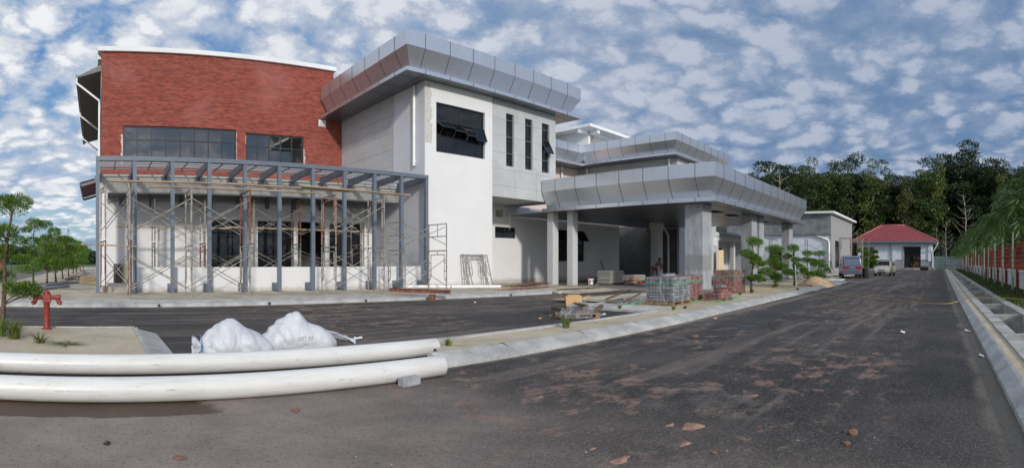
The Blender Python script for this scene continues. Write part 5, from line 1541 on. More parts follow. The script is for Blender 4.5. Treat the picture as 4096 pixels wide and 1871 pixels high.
for i, (dx, dy, a, z) in enumerate(((-.5, .1, .5, .05), (.5, -.1, -.9, .04), (.15, -.5, .1, .03), (-.3, -.35, 1.2, .3), (.35, .15, -.2, .33), (-.15, .3, 2.2, .36))):
    o = plank([(dpx + dx - .3 * math.cos(a), dpy + dy - .3 * math.sin(a), z + .02), (dpx + dx + .3 * math.cos(a), dpy + dy + .3 * math.sin(a), z + .1 * (i % 3) + .03)], .1, .07, 'broken timber piece sticking out of the heap of pallets', (M['timber_d'], M['timber'], M['timber_d'])[i % 3], 'broken timber in the heap of pallets', 'timber', 'broken_timber')
random.seed(31); mb = MB(); N = 16
for j in range(N):
    for k in range(N):
        u, v = j / (N - 1) - .5, k / (N - 1) - .5; r_ = math.hypot(u, v)
        mb.v.append((dpx - .12 + u * 1.25 + random.uniform(-.03, .03), dpy - .15 + v * .95 + random.uniform(-.03, .03), max(.02, .40 - 1.15 * r_ ** 1.6 + .09 * random.uniform(-1, 1))))
for j in range(N - 1):
    for k in range(N - 1): a = j * N + k; mb.f.append((a, a + 1, a + N + 1, a + N)); mb.m.append(0)
tag(mb.build('plastic_film', M['film2'], None, origin=(dpx, dpy, 0), fixn=False), 'crumpled clear plastic film draped over the pallets', 'plastic sheet')
random.seed(12)
for i, (px, py) in enumerate(((2205, 1262), (2245, 1270), (2415, 1258), (2160, 1275), (1900, 1210), (2440, 1203), (1170, 1355), (1432, 1354), (3640 - 30, 1330), (2860, 1275), (2435, 1347), (3867, 1325), (3878, 1327), (3925, 1425), (1000, 1340))):
    p = G(px, py, .004); s = random.uniform(.05, .11); mb = MB()
    mb.face([(p.x - s, p.y - s * .5, p.z), (p.x + s * .6, p.y - s * .6, p.z + .01), (p.x + s, p.y + s * .4, p.z + .035), (p.x + .1 * s, p.y + s * .3, p.z + .02), (p.x - s * .6, p.y + s * .6, p.z + .03)])
    o = mb.build('litter_scrap', M['pvc_s'] if i % 3 else M['card'], None, origin=tuple(p), fixn=False)
    tag(o, 'small pale scrap of litter on the asphalt or kerb', 'litter', 'scraps of litter on the ground')

# stones and clods
random.seed(21)
def stone(p, s, m, label, group, cat='stone', flat=.6):
    from mathutils import noise as mn
    import bmesh
    me = bpy.data.meshes.new('stone'); bm = bmesh.new(); bmesh.ops.create_icosphere(bm, subdivisions=2, radius=1)
    off = Vector((random.random() * 50, 0, 0))
    for v in bm.verts: v.co *= 1 + .45 * mn.noise(v.co * 1.4 + off) + .2 * mn.noise(v.co * 4 + off); v.co.z *= flat
    bm.to_mesh(me); bm.free(); me.materials.append(m)
    o = bpy.data.objects.new('stone', me); C.objects.link(o); o.location = (p.x, p.y, p.z + s * flat * .55); o.scale = (s, s, s); o.rotation_euler.z = random.uniform(0, 6)
    return tag(o, label, cat, group)
stone(G(1183, 1645), .035, M['soil_red'], 'pinkish stone alone on the asphalt below the near pipe', None)
stone(G(428, 1777), .028, M['blackpl'], 'small dark stone near the bottom left of the road', None)
stone(G(720, 1832), .05, M['soil_red'], 'flat tan clod at the bottom edge of the road on the left', None, 'clod', .15)
stone(G(3410, 1735), .042, M['soil_red'], 'largest rusty brown clod on the right part of the road', None, 'clod')
stone(G(3388, 1777), .03, M['soil_red'], 'brown clod just below the largest one', None, 'clod')
stone(G(2856, 1813), .025, M['soil_red'], 'brown clod at the bottom centre of the road', None, 'clod', .4)
stone(G(2780, 1348), .06, M['soil_red'], 'dark brown clod in mid road beyond the clay spots', None, 'clod', .45)
for i in range(24):
    px, py = random.uniform(100, 3900), random.uniform(1420, 1860)
    if px < 1800 and py < 1640: continue
    if px > 3750 and py < 1700: continue
    stone(G(px, py), random.uniform(.006, .012), M['grey_block'] if i % 2 else M['soil_red'], 'small pebble scattered on the road', 'pebbles on the road', 'pebble')
def clay(px, py, w_, d_, h, seed):                  # pressed lumps of orange clay
    p = G(px, py); random.seed(seed); mb = MB(); N = 14
    ph = random.uniform(0, 6)
    for j in range(5):
        for k in range(N):
            a = 2 * PI * k / N; r_ = (1 - j / 4.6) * (1 + .22 * math.sin(3 * a + ph) + random.uniform(-.12, .12))
            mb.v.append((p.x + w_ * r_ * math.cos(a), p.y + d_ * r_ * math.sin(a), p.z + .001 + h * (j / 4) ** .6 * random.uniform(.75, 1.1)))
    for j in range(4):
        for k in range(N): k2 = (k + 1) % N; mb.f.append((j * N + k, j * N + k2, (j + 1) * N + k2, (j + 1) * N + k)); mb.m.append(0)
    mb.f.append(tuple(4 * N + k for k in range(N))); mb.m.append(0)
    return tag(mb.build('clay_lump', M['claym'], None, origin=tuple(p), smooth=True), 'flattened orange clay lump pressed on the asphalt', 'clay lump', 'orange clay lumps on the road')
M['claym'] = mat('orange_clay', (.27, .16, .12), .95, var=.3, vscale=7, bump=.8, bscale=35, col2=(.33, .19, .14))
for i, (px, py, w_, d_, lab) in enumerate(((2770, 1705, .11, .09, 'largest flattened clay lump, with a tyre print, on the lower middle of the road'), (2680, 1700, .06, .03, 'clay lump just beside the largest printed one'), (3020, 1582, .05, .028, 'oval clay lump farther up the road than the printed one'),
        (2160, 1588, .05, .02, 'thin clay smear alone in front of the white pipe ends'), (2480, 1840, .10, .05, 'broad clay lump at the bottom edge of the picture'), (2370, 1795, .035, .02, 'small round clay lump above the broad one'), (2740, 1775, .06, .035, 'faint clay lump below the printed one'))):
    o = clay(px, py, w_, d_, .006 + .03 * w_, i); o['label'] = lab
sp_ = thing('sand_pile', 'heap of yellow sand at the end of the planting bed', 'sand pile', (31.2, 7.1, 0))
random.seed(3); mb = MB(); N = 26
for j in range(N):
    for k in range(N):
        u, v = j / (N - 1) * 2 - 1, k / (N - 1) * 2 - 1
        h = max(0, .55 * math.exp(-2.6 * ((u + .2) ** 2 + v * v)) + .22 * math.exp(-9 * ((u - .45) ** 2 + (v + .2) ** 2)) - .03) + random.uniform(-.02, .025)
        mb.v.append((31.4 + u * 2.0, 7.4 + v * 1.15, gz(30) + (.1 if h > .05 else .02) + h))
for j in range(N - 1):
    for k in range(N - 1): a = j * N + k; mb.f.append((a, a + 1, a + N + 1, a + N)); mb.m.append(0)
mb.build('heap', M['sandpile'], sp_, smooth=True, fixn=False)
# hose across the road
hp_ = [(24.0, 9.6, .05), (26.0, 8.4, .05), (28.5, 7.6, .04)] + [tuple(G(*q)) for q in ((3228, 1153, .06), (3268, 1168, .03), (3340, 1178, .015), (3500, 1193, .015), (3640, 1206, .015), (3730, 1213, .015), (3790, 1214, .015))]
hp_ += [(19.3, -.68, -.02), (19.3, -.9, .10), (19.3, -1.25, .12), (19.3, -1.8, .06), (19.2, -2.3, .08), (19, -2.9, .04), (18.8, -3.5, .02)]
def smooth_pts(P, n=6):
    P = [Vector(p) for p in P]; out = []
    for i in range(len(P) - 1):
        p0, p1, p2, p3 = P[max(0, i - 1)], P[i], P[i + 1], P[min(len(P) - 1, i + 2)]
        for k in range(n):
            t = k / n; out.append(.5 * ((2 * p1) + (-p0 + p2) * t + (2 * p0 - 5 * p1 + 4 * p2 - p3) * t * t + (-p0 + 3 * p1 - 3 * p2 + p3) * t ** 3))
    return out + [P[-1]]
tubeobj('garden_hose', smooth_pts(hp_), .015, M['hose'], 'long yellow hose trailing across the road and over the drain', 'hose', None, 8)

# ================================================================== FOLIAGE
def leafset(pts, dirs, length, width, rs):
    """diamond leaves: centre line from pts along dirs"""
    n = len(pts); L = length * rs.uniform(.7, 1.25, (n, 1)); W = width * rs.uniform(.8, 1.2, (n, 1))
    d = dirs / np.linalg.norm(dirs, axis=1, keepdims=True)
    u = np.cross(d, rs.normal(size=(n, 3))); u /= np.linalg.norm(u, axis=1, keepdims=True) + 1e-9
    V = np.stack([pts, pts + d * L * .5 + u * W * .5, pts + d * L, pts + d * L * .5 - u * W * .5], 1).reshape(-1, 3)
    return V


def meshq(name, V, m, extra=None):
    """V = (4n, 3) quads"""
    n = len(V) // 4; me = bpy.data.meshes.new(name)
    me.vertices.add(len(V)); me.vertices.foreach_set('co', V.astype(np.float32).ravel())
    me.loops.add(4 * n); me.loops.foreach_set('vertex_index', np.arange(4 * n, dtype=np.int32))
    me.polygons.add(n); me.polygons.foreach_set('loop_start', np.arange(0, 4 * n, 4, dtype=np.int32)); me.polygons.foreach_set('loop_total', np.full(n, 4, dtype=np.int32))
    me.materials.append(m); me.update(); me.validate(); return me


def link(name, me, parent=None, loc=(0, 0, 0)):
    o = bpy.data.objects.new(name, me); C.objects.link(o); o.location = loc
    if parent is not None: o.parent = parent
    return o


def shell(rs, n, c, r, inner=.55, top=.25):
    d = rs.normal(size=(n, 3)); d /= np.linalg.norm(d, axis=1, keepdims=True)
    d[:, 2] = np.where(rs.random(n) < top, np.abs(d[:, 2]), d[:, 2])
    k = rs.uniform(inner, 1.0, (n, 1)) ** .6
    return c + d * k * np.array(r), d


def cloudtree(label, loc, pads, trunk, seed, n=420, ll=.10, lw=.022, group='cloud pruned trees', lean=None):
    """cloud-pruned tree: pads = (sideways, height, radius[, depth]); seen side faces the camera"""
    a = math.atan2(loc[1], loc[0]); t = thing('cloud_pruned_tree', label, 'tree', loc, a - PI / 2, group, local=True)
    rs = np.random.RandomState(seed); mb = MB(); random.seed(seed)
    mb.tube([(x + .02 * random.uniform(-1, 1), y, z) for x, y, z in trunk], [.052 * (1 - .62 * i / (len(trunk) - 1)) * (1.0 if i else 1.35) for i in range(len(trunk))], 8)
    V = []
    for p in pads:
        s, z, r = p[:3]; dy = p[3] if len(p) > 3 else random.uniform(-.35, .35) * min(1, abs(s) * 3 + .2)
        zs = [q[2] for q in trunk]; zb = max(.2, z - r * .7 - abs(s) * .18); tx = np.interp(zb, zs, [q[0] for q in trunk]); ty = np.interp(zb, zs, [q[1] for q in trunk])
        mb.tube([(tx, ty, zb), ((tx + s) / 2, (ty + dy) / 2, (zb + z) / 2 + .02), (s, dy, z - r * .15)], [.02, .015, .009], 6)
        for k in range(3):                            # each pad: a few overlapping tufts
            cx, cy, cz = s + rs.uniform(-.35, .35) * r * 1.5, dy + rs.uniform(-.35, .35) * r, z + rs.uniform(-.25, .3) * r
            P, D = shell(rs, int(n * r / .26 / 3), np.array((cx, cy, cz)), (r * .95, r * .85, r * .52))
            Dn = D * np.array((1, 1, .6)) + np.array((0, 0, .75)) + rs.normal(size=D.shape) * .45
            V.append(leafset(P, Dn, ll, lw, rs))
    mb.build('trunk', M['bark'], t, smooth=True)
    link('foliage', meshq('foliage', np.concatenate(V), M['leaf_b']), t); return t


def T_(h, lean=0, wob=.06, seed=0):
    random.seed(seed); return [(lean * (i / 5) + random.uniform(-wob, wob) * (i > 0), random.uniform(-wob, wob) * (i > 0), h * i / 5) for i in range(6)]


# left foreground tree
p0 = G(6, 1318, .135)
t0 = cloudtree('big close cloud pruned tree beside the red hydrant', (p0.x, p0.y, .135),
          [(.24, 2.28, .28, 0), (.05, 2.33, .22, .1), (-.02, 1.78, .24, -.1), (-.22, 1.86, .2, 0), (.40, .72, .25, -.05), (.60, .68, .17, .05), (.2, .75, .17, -.1), (-.08, 1.32, .2, .1), (-.02, .98, .2, .2), (.05, 1.45, .14, .1)],
          [(0, 0, -.05), (.02, 0, .4), (.05, .01, .9), (.06, 0, 1.3), (.13, .0, 1.75), (.20, 0, 2.2)], 1, n=900, ll=.085, lw=.016)
LT = [((134, 1138), 3.45, 1.0), ((187, 1142), 2.6, .95), ((225, 1128), 2.8, .9), ((250, 1115.5), 3.0, .95), ((273.5, 1106.5), 3.2, 1.0), ((292, 1096), 3.3, 1.0), ((306, 1090), 3.4, 1.0), ((321, 1084), 3.4, 1.0), ((333, 1079), 3.4, 1.0)]
names_ = ['first and closest', 'second', 'third', 'fourth', 'fifth', 'sixth', 'seventh', 'eighth', 'ninth and farthest']
for i, ((px, py), h, sc) in enumerate(LT):
    q = G(px, py, .15); random.seed(50 + i)
    if i == 0: pads = [(0.05, 3.25, .42), (.55, 3.15, .35), (-.35, 2.9, .25), (.0, 2.35, .42), (-.75, 2.25, .40), (.5, 2.3, .36), (.05, 1.45, .35), (-.55, 1.4, .38), (-.9, 1.35, .3), (.35, .95, .45), (-.35, .85, .42), (-.15, 1.9, .3)]
    elif i == 1: pads = [(.35, 2.75, .34), (-.05, 2.45, .25), (.0, 1.95, .42), (.45, 1.85, .42), (-.3, 1.1, .42), (.2, 1.0, .52), (.55, 1.15, .4), (0, 1.45, .35)]
    else:
        pads = [(random.uniform(-.1, .1), h - .25, .40)]; z = h - .85
        while z > .8: pads += [(random.uniform(-.9, -.25), z + random.uniform(-.15, .15), random.uniform(.3, .45)), (random.uniform(.2, .9), z + random.uniform(-.15, .15), random.uniform(.3, .45)), (random.uniform(-.3, .3), z + random.uniform(-.2, .2), .34)]; z -= random.uniform(.55, .75)
    cloudtree(f'{names_[i]} cloud pruned tree in the row along the side street', (q.x, q.y, .15), pads, T_(h - .2, .0, .07, i), 100 + i, n=420 if i < 4 else 260, ll=.13 if i < 3 else .18, lw=.035 if i < 3 else .055, group='cloud pruned trees along the side street')
# right row on the planting bed
def padpx(loc, lst):
    r = math.hypot(loc[0], loc[1]); a = math.atan2(loc[1], loc[0]); bx = XR - F * a
    return [((px - bx) / F * r, EYE - (py - YH) * r / F - loc[2], rr / F * r) for px, py, rr in lst]
def cx3(l): return [(2900 + x / 2.943, 800 + y / 2.943, r / 2.943) for x, y, r in l]
RT = [((3007, 1170), cx3([(330, 510, 80), (290, 650, 78), (350, 690, 50), (370, 740, 60), (430, 760, 40), (310, 920, 55), (370, 920, 55), (430, 945, 35)]), 'first cloud pruned tree on the bed, right beside the purple paver stack'),
      ((3103, 1143), cx3([(585, 590, 80), (580, 685, 55), (545, 745, 70), (640, 790, 60), (710, 790, 45), (480, 855, 75), (430, 865, 35), (600, 890, 65), (600, 930, 50)]), 'second cloud pruned tree on the bed with a wide bushy crown'),
      ((3176, 1142), cx3([(815, 575, 62), (740, 662, 48), (825, 715, 50), (870, 790, 55), (730, 855, 60), (800, 870, 45), (920, 830, 40)]), 'third cloud pruned tree on the bed, its trunk tied to a white stake'),
      ((3230, 1130), cx3([(975, 635, 52), (950, 715, 42), (1010, 730, 50), (1040, 770, 40), (925, 845, 45), (1000, 880, 48)]), 'fourth cloud pruned tree on the bed, thin with small pads'),
      ((3274, 1122), cx3([(1110, 635, 58), (1110, 725, 52), (1160, 790, 42), (1195, 820, 30), (1090, 850, 70), (1060, 900, 60), (1120, 900, 50)]), 'fifth cloud pruned tree on the bed, in front of the sand pile')]
for i, ((px, py), pl_, lab) in enumerate(RT):
    q = G(px, py, .125); pads = padpx(q, pl_); h = max(p[1] for p in pads)
    cloudtree(lab, (q.x, q.y, q.z), pads, T_(h - .05, pads[0][0] * .8, .04, 60 + i), 200 + i, n=560, ll=.12, lw=.032, group='cloud pruned trees on the right planting bed')
q = G(3176, 1146, .125)
tubeobj('white_stake', [(q.x - .2, q.y - .2, q.z - .05), (q.x - .12, q.y - .1, q.z + 1.2)], .022, M['pvc_s'], 'white wrapped stake leaning at the third small tree', 'stake')
for i, (px, py, pl_) in enumerate(((3478, 1092, [(3437, 1003, 12), (3465, 1012, 16), (3450, 1035, 16), (3475, 1040, 16), (3462, 1060, 14)]), (3496, 1092, [(3497, 1008, 11), (3498, 1030, 12), (3490, 1050, 13), (3480, 1068, 13), (3497, 1062, 11)]))):
    q = G(px, py, .12); pads = padpx(q, pl_); h = max(p[1] for p in pads)
    cloudtree(('cloud pruned tree behind the van, left of its pair', 'cloud pruned tree between the van and the beige car')[i], (q.x, q.y, q.z), pads, T_(h, pads[0][0] * .8, .05, i), 300 + i, n=420, ll=.2, lw=.06, group='cloud pruned trees by the parked cars')


def tuft(label, p, n, h, spread, seed, group=None, m=None, bw2=.006, name='grass_tuft', cat='grass tuft'):
    rs = np.random.RandomState(seed); V = []
    for i in range(n):
        a = rs.uniform(0, 2 * PI); r0 = rs.uniform(0, spread * .35); b = np.array([math.cos(a) * r0, math.sin(a) * r0, 0]); hh = h * rs.uniform(.5, 1.1); o = spread * rs.uniform(.3, 1.2)
        d = np.array([math.cos(a), math.sin(a), 0]); s = np.array([-math.sin(a), math.cos(a), 0]) * bw2
        pts = [b + d * o * u ** 2 + np.array([0, 0, hh * (u - .25 * u ** 3)]) for u in (0, .4, .75, 1)]
        for k, (w0, w1) in enumerate(((1, .9), (.9, .6), (.6, .08))): V += [pts[k] - s * w0, pts[k + 1] - s * w1, pts[k + 1] + s * w1, pts[k] + s * w0]
    o = link(name, meshq(name, np.array(V), m or M['grassb']), None, p); return tag(o, label, cat, group)


tuft('tall grass tuft at the foot of the nearest left tree', G(55, 1355, .13), 150, .42, .3, 1)
tuft('grass clump at the trunk foot of the hydrant side tree', G(5, 1345, .13), 120, .45, .28, 2)
tuft('low arching weed tuft below the hydrant', G(158, 1372, .13), 70, .22, .28, 3)
tuft('creeping weed spreading right of the low tuft', G(270, 1378, .13), 110, .05, .33, 4)
for i, (px, py, h) in enumerate(((3010, 1172, .25), (3105, 1148, .5), (3095, 1150, .35), (2262, 1312, .35), (1795, 1385, .16), (2695, 1240, .18), (2960, 1180, .25), (3190, 1160, .2), (2740, 1236, .14), (2478, 1235, .2))):
    tuft(('tuft at the foot of the first bed tree', 'taller tuft under the second bed tree', 'lower tuft left under the second bed tree', 'weed on the verge in front of the film-covered pallets', 'small weed on the verge near the white pipe ends', 'small weed right of the verge end', 'tuft beside the purple paver stack', 'tuft right of the third bed tree', 'tiny weed in front of the grey stack', 'thin weed on the sand behind the back kerb')[i], G(px, py, .12), 45, h, h * .7, 10 + i, 'weeds on the right verge', bw2=.007)


def verge_grass():
    rs = np.random.RandomState(7); V = []
    n = 34000; x = 8 + 85 * rs.random(n) ** 2.0; y = rs.uniform(-4.05, -2.38, n)
    h = .035 + .10 * rs.random(n) * (1 + .5 * np.sin(x * 2.1) * np.sin(y * 3)); w_ = .006 + x * .0005
    z = np.array([gz(a) for a in x]) + .06; a = rs.uniform(0, 2 * PI, n); l = rs.normal(size=(n, 2)) * .05
    s = np.stack([np.cos(a), np.sin(a), 0 * a], 1) * w_[:, None]; b = np.stack([x, y, z], 1); t = b + np.stack([l[:, 0], l[:, 1], h], 1)
    V = np.stack([b - s, b + s, t + s * .3, t - s * .3], 1).reshape(-1, 3)
    o = link('grass', meshq('grass', V, M['grassd'])); o['kind'] = 'stuff'; o['label'] = 'rough green grass on the verge along the orange fence'; o['category'] = 'grass'
verge_grass()

# ------------------------------------------------------------------ palms
def palm_crown(seed, nf=13):
    rs = np.random.RandomState(seed); V = []; mb = MB()
    for f in range(nf):
        a = 2 * PI * f / nf + rs.uniform(-.2, .2); el = rs.uniform(.15, 1.35); L = rs.uniform(1.8, 2.4)
        d = np.array([math.cos(a), math.sin(a), 0]); pts = []
        for k in range(9):
            u = k / 8; pts.append(d * L * (u * math.cos(el) * .95 + .12 * u) + np.array([0, 0, L * (math.sin(el) * u - (.95 - .2 * math.sin(el)) * u ** 2.2)]))
        pts = np.array(pts); mb.tube([tuple(p) for p in pts], [.02 * (1 - .85 * k / 8) for k in range(9)], 5)
        n = 74; u = rs.uniform(.1, 1, n) * 8; i = np.clip(u.astype(int), 0, 7); fr = (u - i)[:, None]
        P = pts[i] * (1 - fr) + pts[i + 1] * fr; tdir = pts[i + 1] - pts[i]; tdir /= np.linalg.norm(tdir, axis=1, keepdims=True)
        side = np.cross(tdir, np.array([0, 0, 1.])); side /= np.linalg.norm(side, axis=1, keepdims=True)
        sg = np.sign(rs.uniform(-1, 1, n))[:, None]
        D = side * sg * .8 + tdir * .7 + rs.normal(size=(n, 3)) * .22 + np.array([0, 0, -.28]); V.append(leafset(P, D, .55, .06, rs))
    return np.concatenate(V), mb


pal = []
def palm(label, x, y, h, seed, src=None):
    z = gz(x) + .06
    if src is not None: return dup(src, (x, y, z), random.uniform(0, 6), label, h / src['h'])
    t = thing('palm_tree', label, 'palm', (x, y, z), 0, 'row of palms along the orange fence', local=True); t['h'] = h
    mb = MB(); zt = h - 1.6; mb.tube([(0, 0, -.1), (.01, 0, .3), (0.02, .01, zt * .6), (.02, 0, zt)], [.095, .07, .055, .045], 10); mb.build('trunk', M['palm_bark'], t, smooth=True)
    mb = MB(); mb.tube([(.02, 0, zt), (.02, 0, zt + .25), (.03, 0, zt + .6)], [.06, .065, .03], 10); mb.build('crownshaft', M['leaf_p'], t, smooth=True)
    V, mbr = palm_crown(seed); V = V + np.array([.03, 0, zt + .55])
    link('fronds', meshq('fronds', V, M['leaf_p']), t); mbr.v = [(a + .03, b, c + zt + .55) for a, b, c in mbr.v]; mbr.build('frond_ribs', M['leaf_p'], t); return t


random.seed(5)
P1 = palm('first and nearest palm of the row along the orange fence', 21.6, -3.45, 4.6, 1)
P2 = palm('second palm of the row along the orange fence', 25.6, -3.45, 4.5, 2)
P3 = palm('third palm of the row along the orange fence', 29.4, -3.4, 4.4, 3)
ordn = ['fourth', 'fifth', 'sixth', 'seventh', 'eighth', 'ninth', 'tenth', 'eleventh', 'twelfth', 'thirteenth', 'fourteenth', 'fifteenth', 'sixteenth', 'seventeenth', 'eighteenth']
for i in range(15):
    palm(f'{ordn[i]} palm of the row along the orange fence', 33.3 + i * 4.0 + random.uniform(-.3, .3), -3.4 + random.uniform(-.1, .1), random.uniform(4.1, 4.8), 0, (P1, P2, P3)[i % 3])
palm('tall palm beyond the fence rising above the row at the right edge', 24.0, -4.95, 6.6, 9, P2)
palm('tall palm beyond the fence farther along', 30.5, -5.6, 6.6, 9, P1)

# ------------------------------------------------------------------ orange fence
fe = thing('boundary_fence', 'orange brown post and rail fence on a low white wall along the right side', 'fence', (20, -4.1, 0), group=None)
xs_ = [18.1 + 4.85 * i for i in range(17)]
for i, x in enumerate(xs_):
    mb = MB(); z = gz(x); mb.box(x, x + .36, -4.3, -3.95, z - .1, z + 2.45); mb.box(x - .04, x + .40, -4.34, -3.91, z + 2.45, z + 2.53); mb.build('post', M['orange'], fe, bevel=.01)
for i, (a, b_) in enumerate(zip(xs_, xs_[1:])):
    mb = MB(); z = gz(a); mb.box(a + .36, b_, -4.22, -4.08, z - .1, z + .95); mb.box(a + .36, b_, -4.26, -4.04, z + .95, z + 1.05); mb.build('plinth_wall', M['plaster'], fe)
    mb = MB()
    for k in range(5): mb.box(a + .36, b_, -4.17, -4.12, z + 1.18 + k * .26, z + 1.23 + k * .26)
    if i < 20: mb.build('rail_panel', M['frame_dark'], fe)
    mb = MB(); m_ = (a + b_ + .36) / 2; mb.box(m_ - .16, m_ + .16, -4.3, -4.0, z + 1.051, z + 2.3); mb.build('middle_upright', M['orange'], fe)
def hedge():
    rs = np.random.RandomState(8); V = []
    for i in range(120):
        c = np.array((16 + 85 * rs.random(), rs.uniform(-11, -7.5), rs.uniform(.5, 2.4))); P, D = shell(rs, 150, c, (1.6, 1.3, 1.1), .3, .3); V.append(leafset(P, D + rs.normal(size=D.shape) * .7, .28, .15, rs))
    o = link('shrubbery', meshq('shrubbery', np.concatenate(V), M['leaf_d'])); o['kind'] = 'stuff'; o['label'] = 'dark shrubbery seen through the rails of the orange fence'; o['category'] = 'shrubbery'
hedge()

# ------------------------------------------------------------------ forest
def limb_tree(h, r0, rs, crown_lo, crown_r, nl=16):
    mb = MB(); tips = []
    tr = [(rs.uniform(-.3, .3) * i * .4, rs.uniform(-.3, .3) * i * .4, h * .88 * i / 6) for i in range(7)]; tr[0] = (0, 0, -.5)
    mb.tube(tr, [r0 * (1 - .8 * i / 6) for i in range(7)], 7)
    for k in range(nl):
        u = crown_lo + (1 - crown_lo) * (k / nl) ** .9; z = h * .88 * u; a = k * 2.4 + rs.uniform(-.5, .5); L = crown_r * (1.15 - .75 * (u - crown_lo) / (1 - crown_lo)) * rs.uniform(.6, 1.1)
        bx_, by_ = np.interp(z, [q[2] for q in tr], [q[0] for q in tr]), np.interp(z, [q[2] for q in tr], [q[1] for q in tr])
        e = (bx_ + math.cos(a) * L, by_ + math.sin(a) * L, z + L * rs.uniform(.35, .9)); m_ = ((bx_ + e[0]) / 2, (by_ + e[1]) / 2, (z + e[2]) / 2 - .15 * L)
        mb.tube([(bx_, by_, z), m_, e], [r0 * .3, r0 * .18, r0 * .07], 5); tips.append(e)
    tips.append((tr[-1][0], tr[-1][1], h)); return mb, tips


def ftree(kind, seed, h):
    rs = np.random.RandomState(seed)
    if kind == 'broad': mb, tips = limb_tree(h, .38, rs, .38, 4.6, 22); nL, rr, m, ll = 340, (1.9, 1.9, 1.25), 'leaf_d', .42
    elif kind == 'tall': mb, tips = limb_tree(h, .22, rs, .42, 2.5, 18); nL, rr, m, ll = 130, (1.25, 1.25, .95), 'leaf_f', .42
    elif kind == 'yellow': mb, tips = limb_tree(h, .2, rs, .25, 2.2, 22); nL, rr, m, ll = 100, (1.1, 1.1, .9), 'leaf_f2', .4
    else: mb, tips = limb_tree(h, .22, rs, .35, 3.0, 26); nL = 0
    V = []
    for tp in tips:
        if nL:
            for k in range(2):
                c = np.array(tp) + rs.normal(size=3) * np.array((.7, .7, .5)) * (1 if kind != 'broad' else 1.4)
                P, D = shell(rs, nL, c, rr, .3, .3); V.append(leafset(P, D + rs.normal(size=D.shape) * .8 + np.array([0, 0, -.2]), ll, ll * .55, rs))
    return mb, (np.concatenate(V) if V else None), m if nL else None


protos = {}
def fplace(kind, k, h, label, loc, rot, s=1.0):
    key = (kind, k)
    if key not in protos:
        mb, V, m = ftree(kind, 500 + k * 7 + len(kind), h)
        t = thing('forest_tree' if kind != 'bare' else 'bare_tree', label, 'tree', loc, rot, 'trees of the forest behind the site' if kind != 'bare' else 'bare grey trees at the forest edge', local=True)
        mb.build('trunk', M['bark_l'] if kind in ('bare', 'yellow') else M['bark'], t, smooth=True)
        if V is not None: link('crown', meshq('crown', V, M[m]), t)
        t.scale = (s, s, s); protos[key] = (t, h); return t
    return dup(protos[key][0], loc, rot, label, s)


def fl(px, r, top, kind, k, what):
    a = (XR - px) / F; x, y = r * math.cos(a), r * math.sin(a); hgt = EYE - (top - YH) * r / F + .2
    H0 = {'broad': 20.0, 'tall': 21.0, 'yellow': 19.0, 'bare': 16.0}[kind]
    random.seed(int(px)); return fplace(kind, k, H0, what, (x, y, -.2), random.uniform(0, 6), hgt / H0)


front = [(3040, 120, 672, 'broad', 0, 'round dark tree just above the canopy edge'), (3128, 125, 690, 'broad', 1, 'round dark tree behind a bare leafless crown, right of the first'),
         (3215, 116, 690, 'tall', 0, 'leafy tree left of the annex roof'), (3262, 112, 668, 'tall', 1, 'tall leafy tree above the annex roof corner'), (3325, 113, 662, 'tall', 2, 'tall tree above the right end of the annex'),
         (3372, 112, 672, 'tall', 0, 'thin topped tree between annex and red roof'), (3425, 120, 668, 'broad', 2, 'broad tree left of the red roof, behind the thin ones'), (3490, 112, 664, 'yellow', 0, 'sparse tree with brownish top left above the red roof'),
         (3535, 113, 672, 'tall', 1, 'thin trunked tree above the middle of the red roof'), (3590, 116, 722, 'broad', 0, 'lower dense tree behind the red roof ridge'), (3632, 111, 720, 'yellow', 1, 'mossy yellowish tree above the right hip of the roof'),
         (3697, 112, 652, 'tall', 2, 'tallest thin tree with high tuft of leaves right of the roof'), (3745, 113, 660, 'yellow', 0, 'yellow tinged tree next to the tallest thin one'),
         (3790, 122, 648, 'broad', 1, 'left part of the big dark crown on the right'), (3852, 120, 630, 'broad', 2, 'highest dark broad tree on the right'), (3915, 120, 645, 'broad', 0, 'dark broad tree right of the highest one'),
         (3975, 118, 665, 'broad', 1, 'dark broad tree above the palms'), (4020, 112, 712, 'yellow', 1, 'pale green tree behind the palms'), (4065, 112, 730, 'tall', 0, 'leafy tree behind the last palms'), (4110, 114, 720, 'broad', 2, 'tree at the far right edge behind the palms'),
         (3160, 112, 760, 'tall', 2, 'lower leafy tree left of the annex'), (3085, 116, 720, 'tall', 1, 'leafy tree between the two round dark ones')]
for px, r, top, kind, k, what in front: fl(px, r, top, kind, k, what)
k_ = 0
for row, (r, t0_) in enumerate(((130, 735), (142, 745), (124, 800))):
    for px in range(3020 + row * 17, 4200, 58):
        k_ += 1; random.seed(k_ * 3); kk = random.choice(('broad', 'broad', 'tall'))
        fl(px + random.uniform(-12, 12), r + random.uniform(-3, 3), t0_ + random.uniform(-25, 30), kk, k_ % 3, f'dim forest tree in the {("second", "third", "understorey")[row]} rank behind, number {k_} from the left' if 0 else f'dim forest tree in the {("second", "third", "lower")[row]} rank, {("far left", "left", "centre left", "centre right", "right", "far right")[min(5, int((px - 3020) / 200))]} part')
for px, r, top, what in ((3128, 108, 640, 'bare leafless tree rising above the round dark crown'), (3858, 105, 735, 'bare branching mossy tree right of the red roof'), (3785, 104, 860, 'small bare grey tree right of the red roof'), (3400, 106, 830, 'bare leaning trunk between annex and red roof')):
    t = fl(px, r, top, 'bare', 0, what)
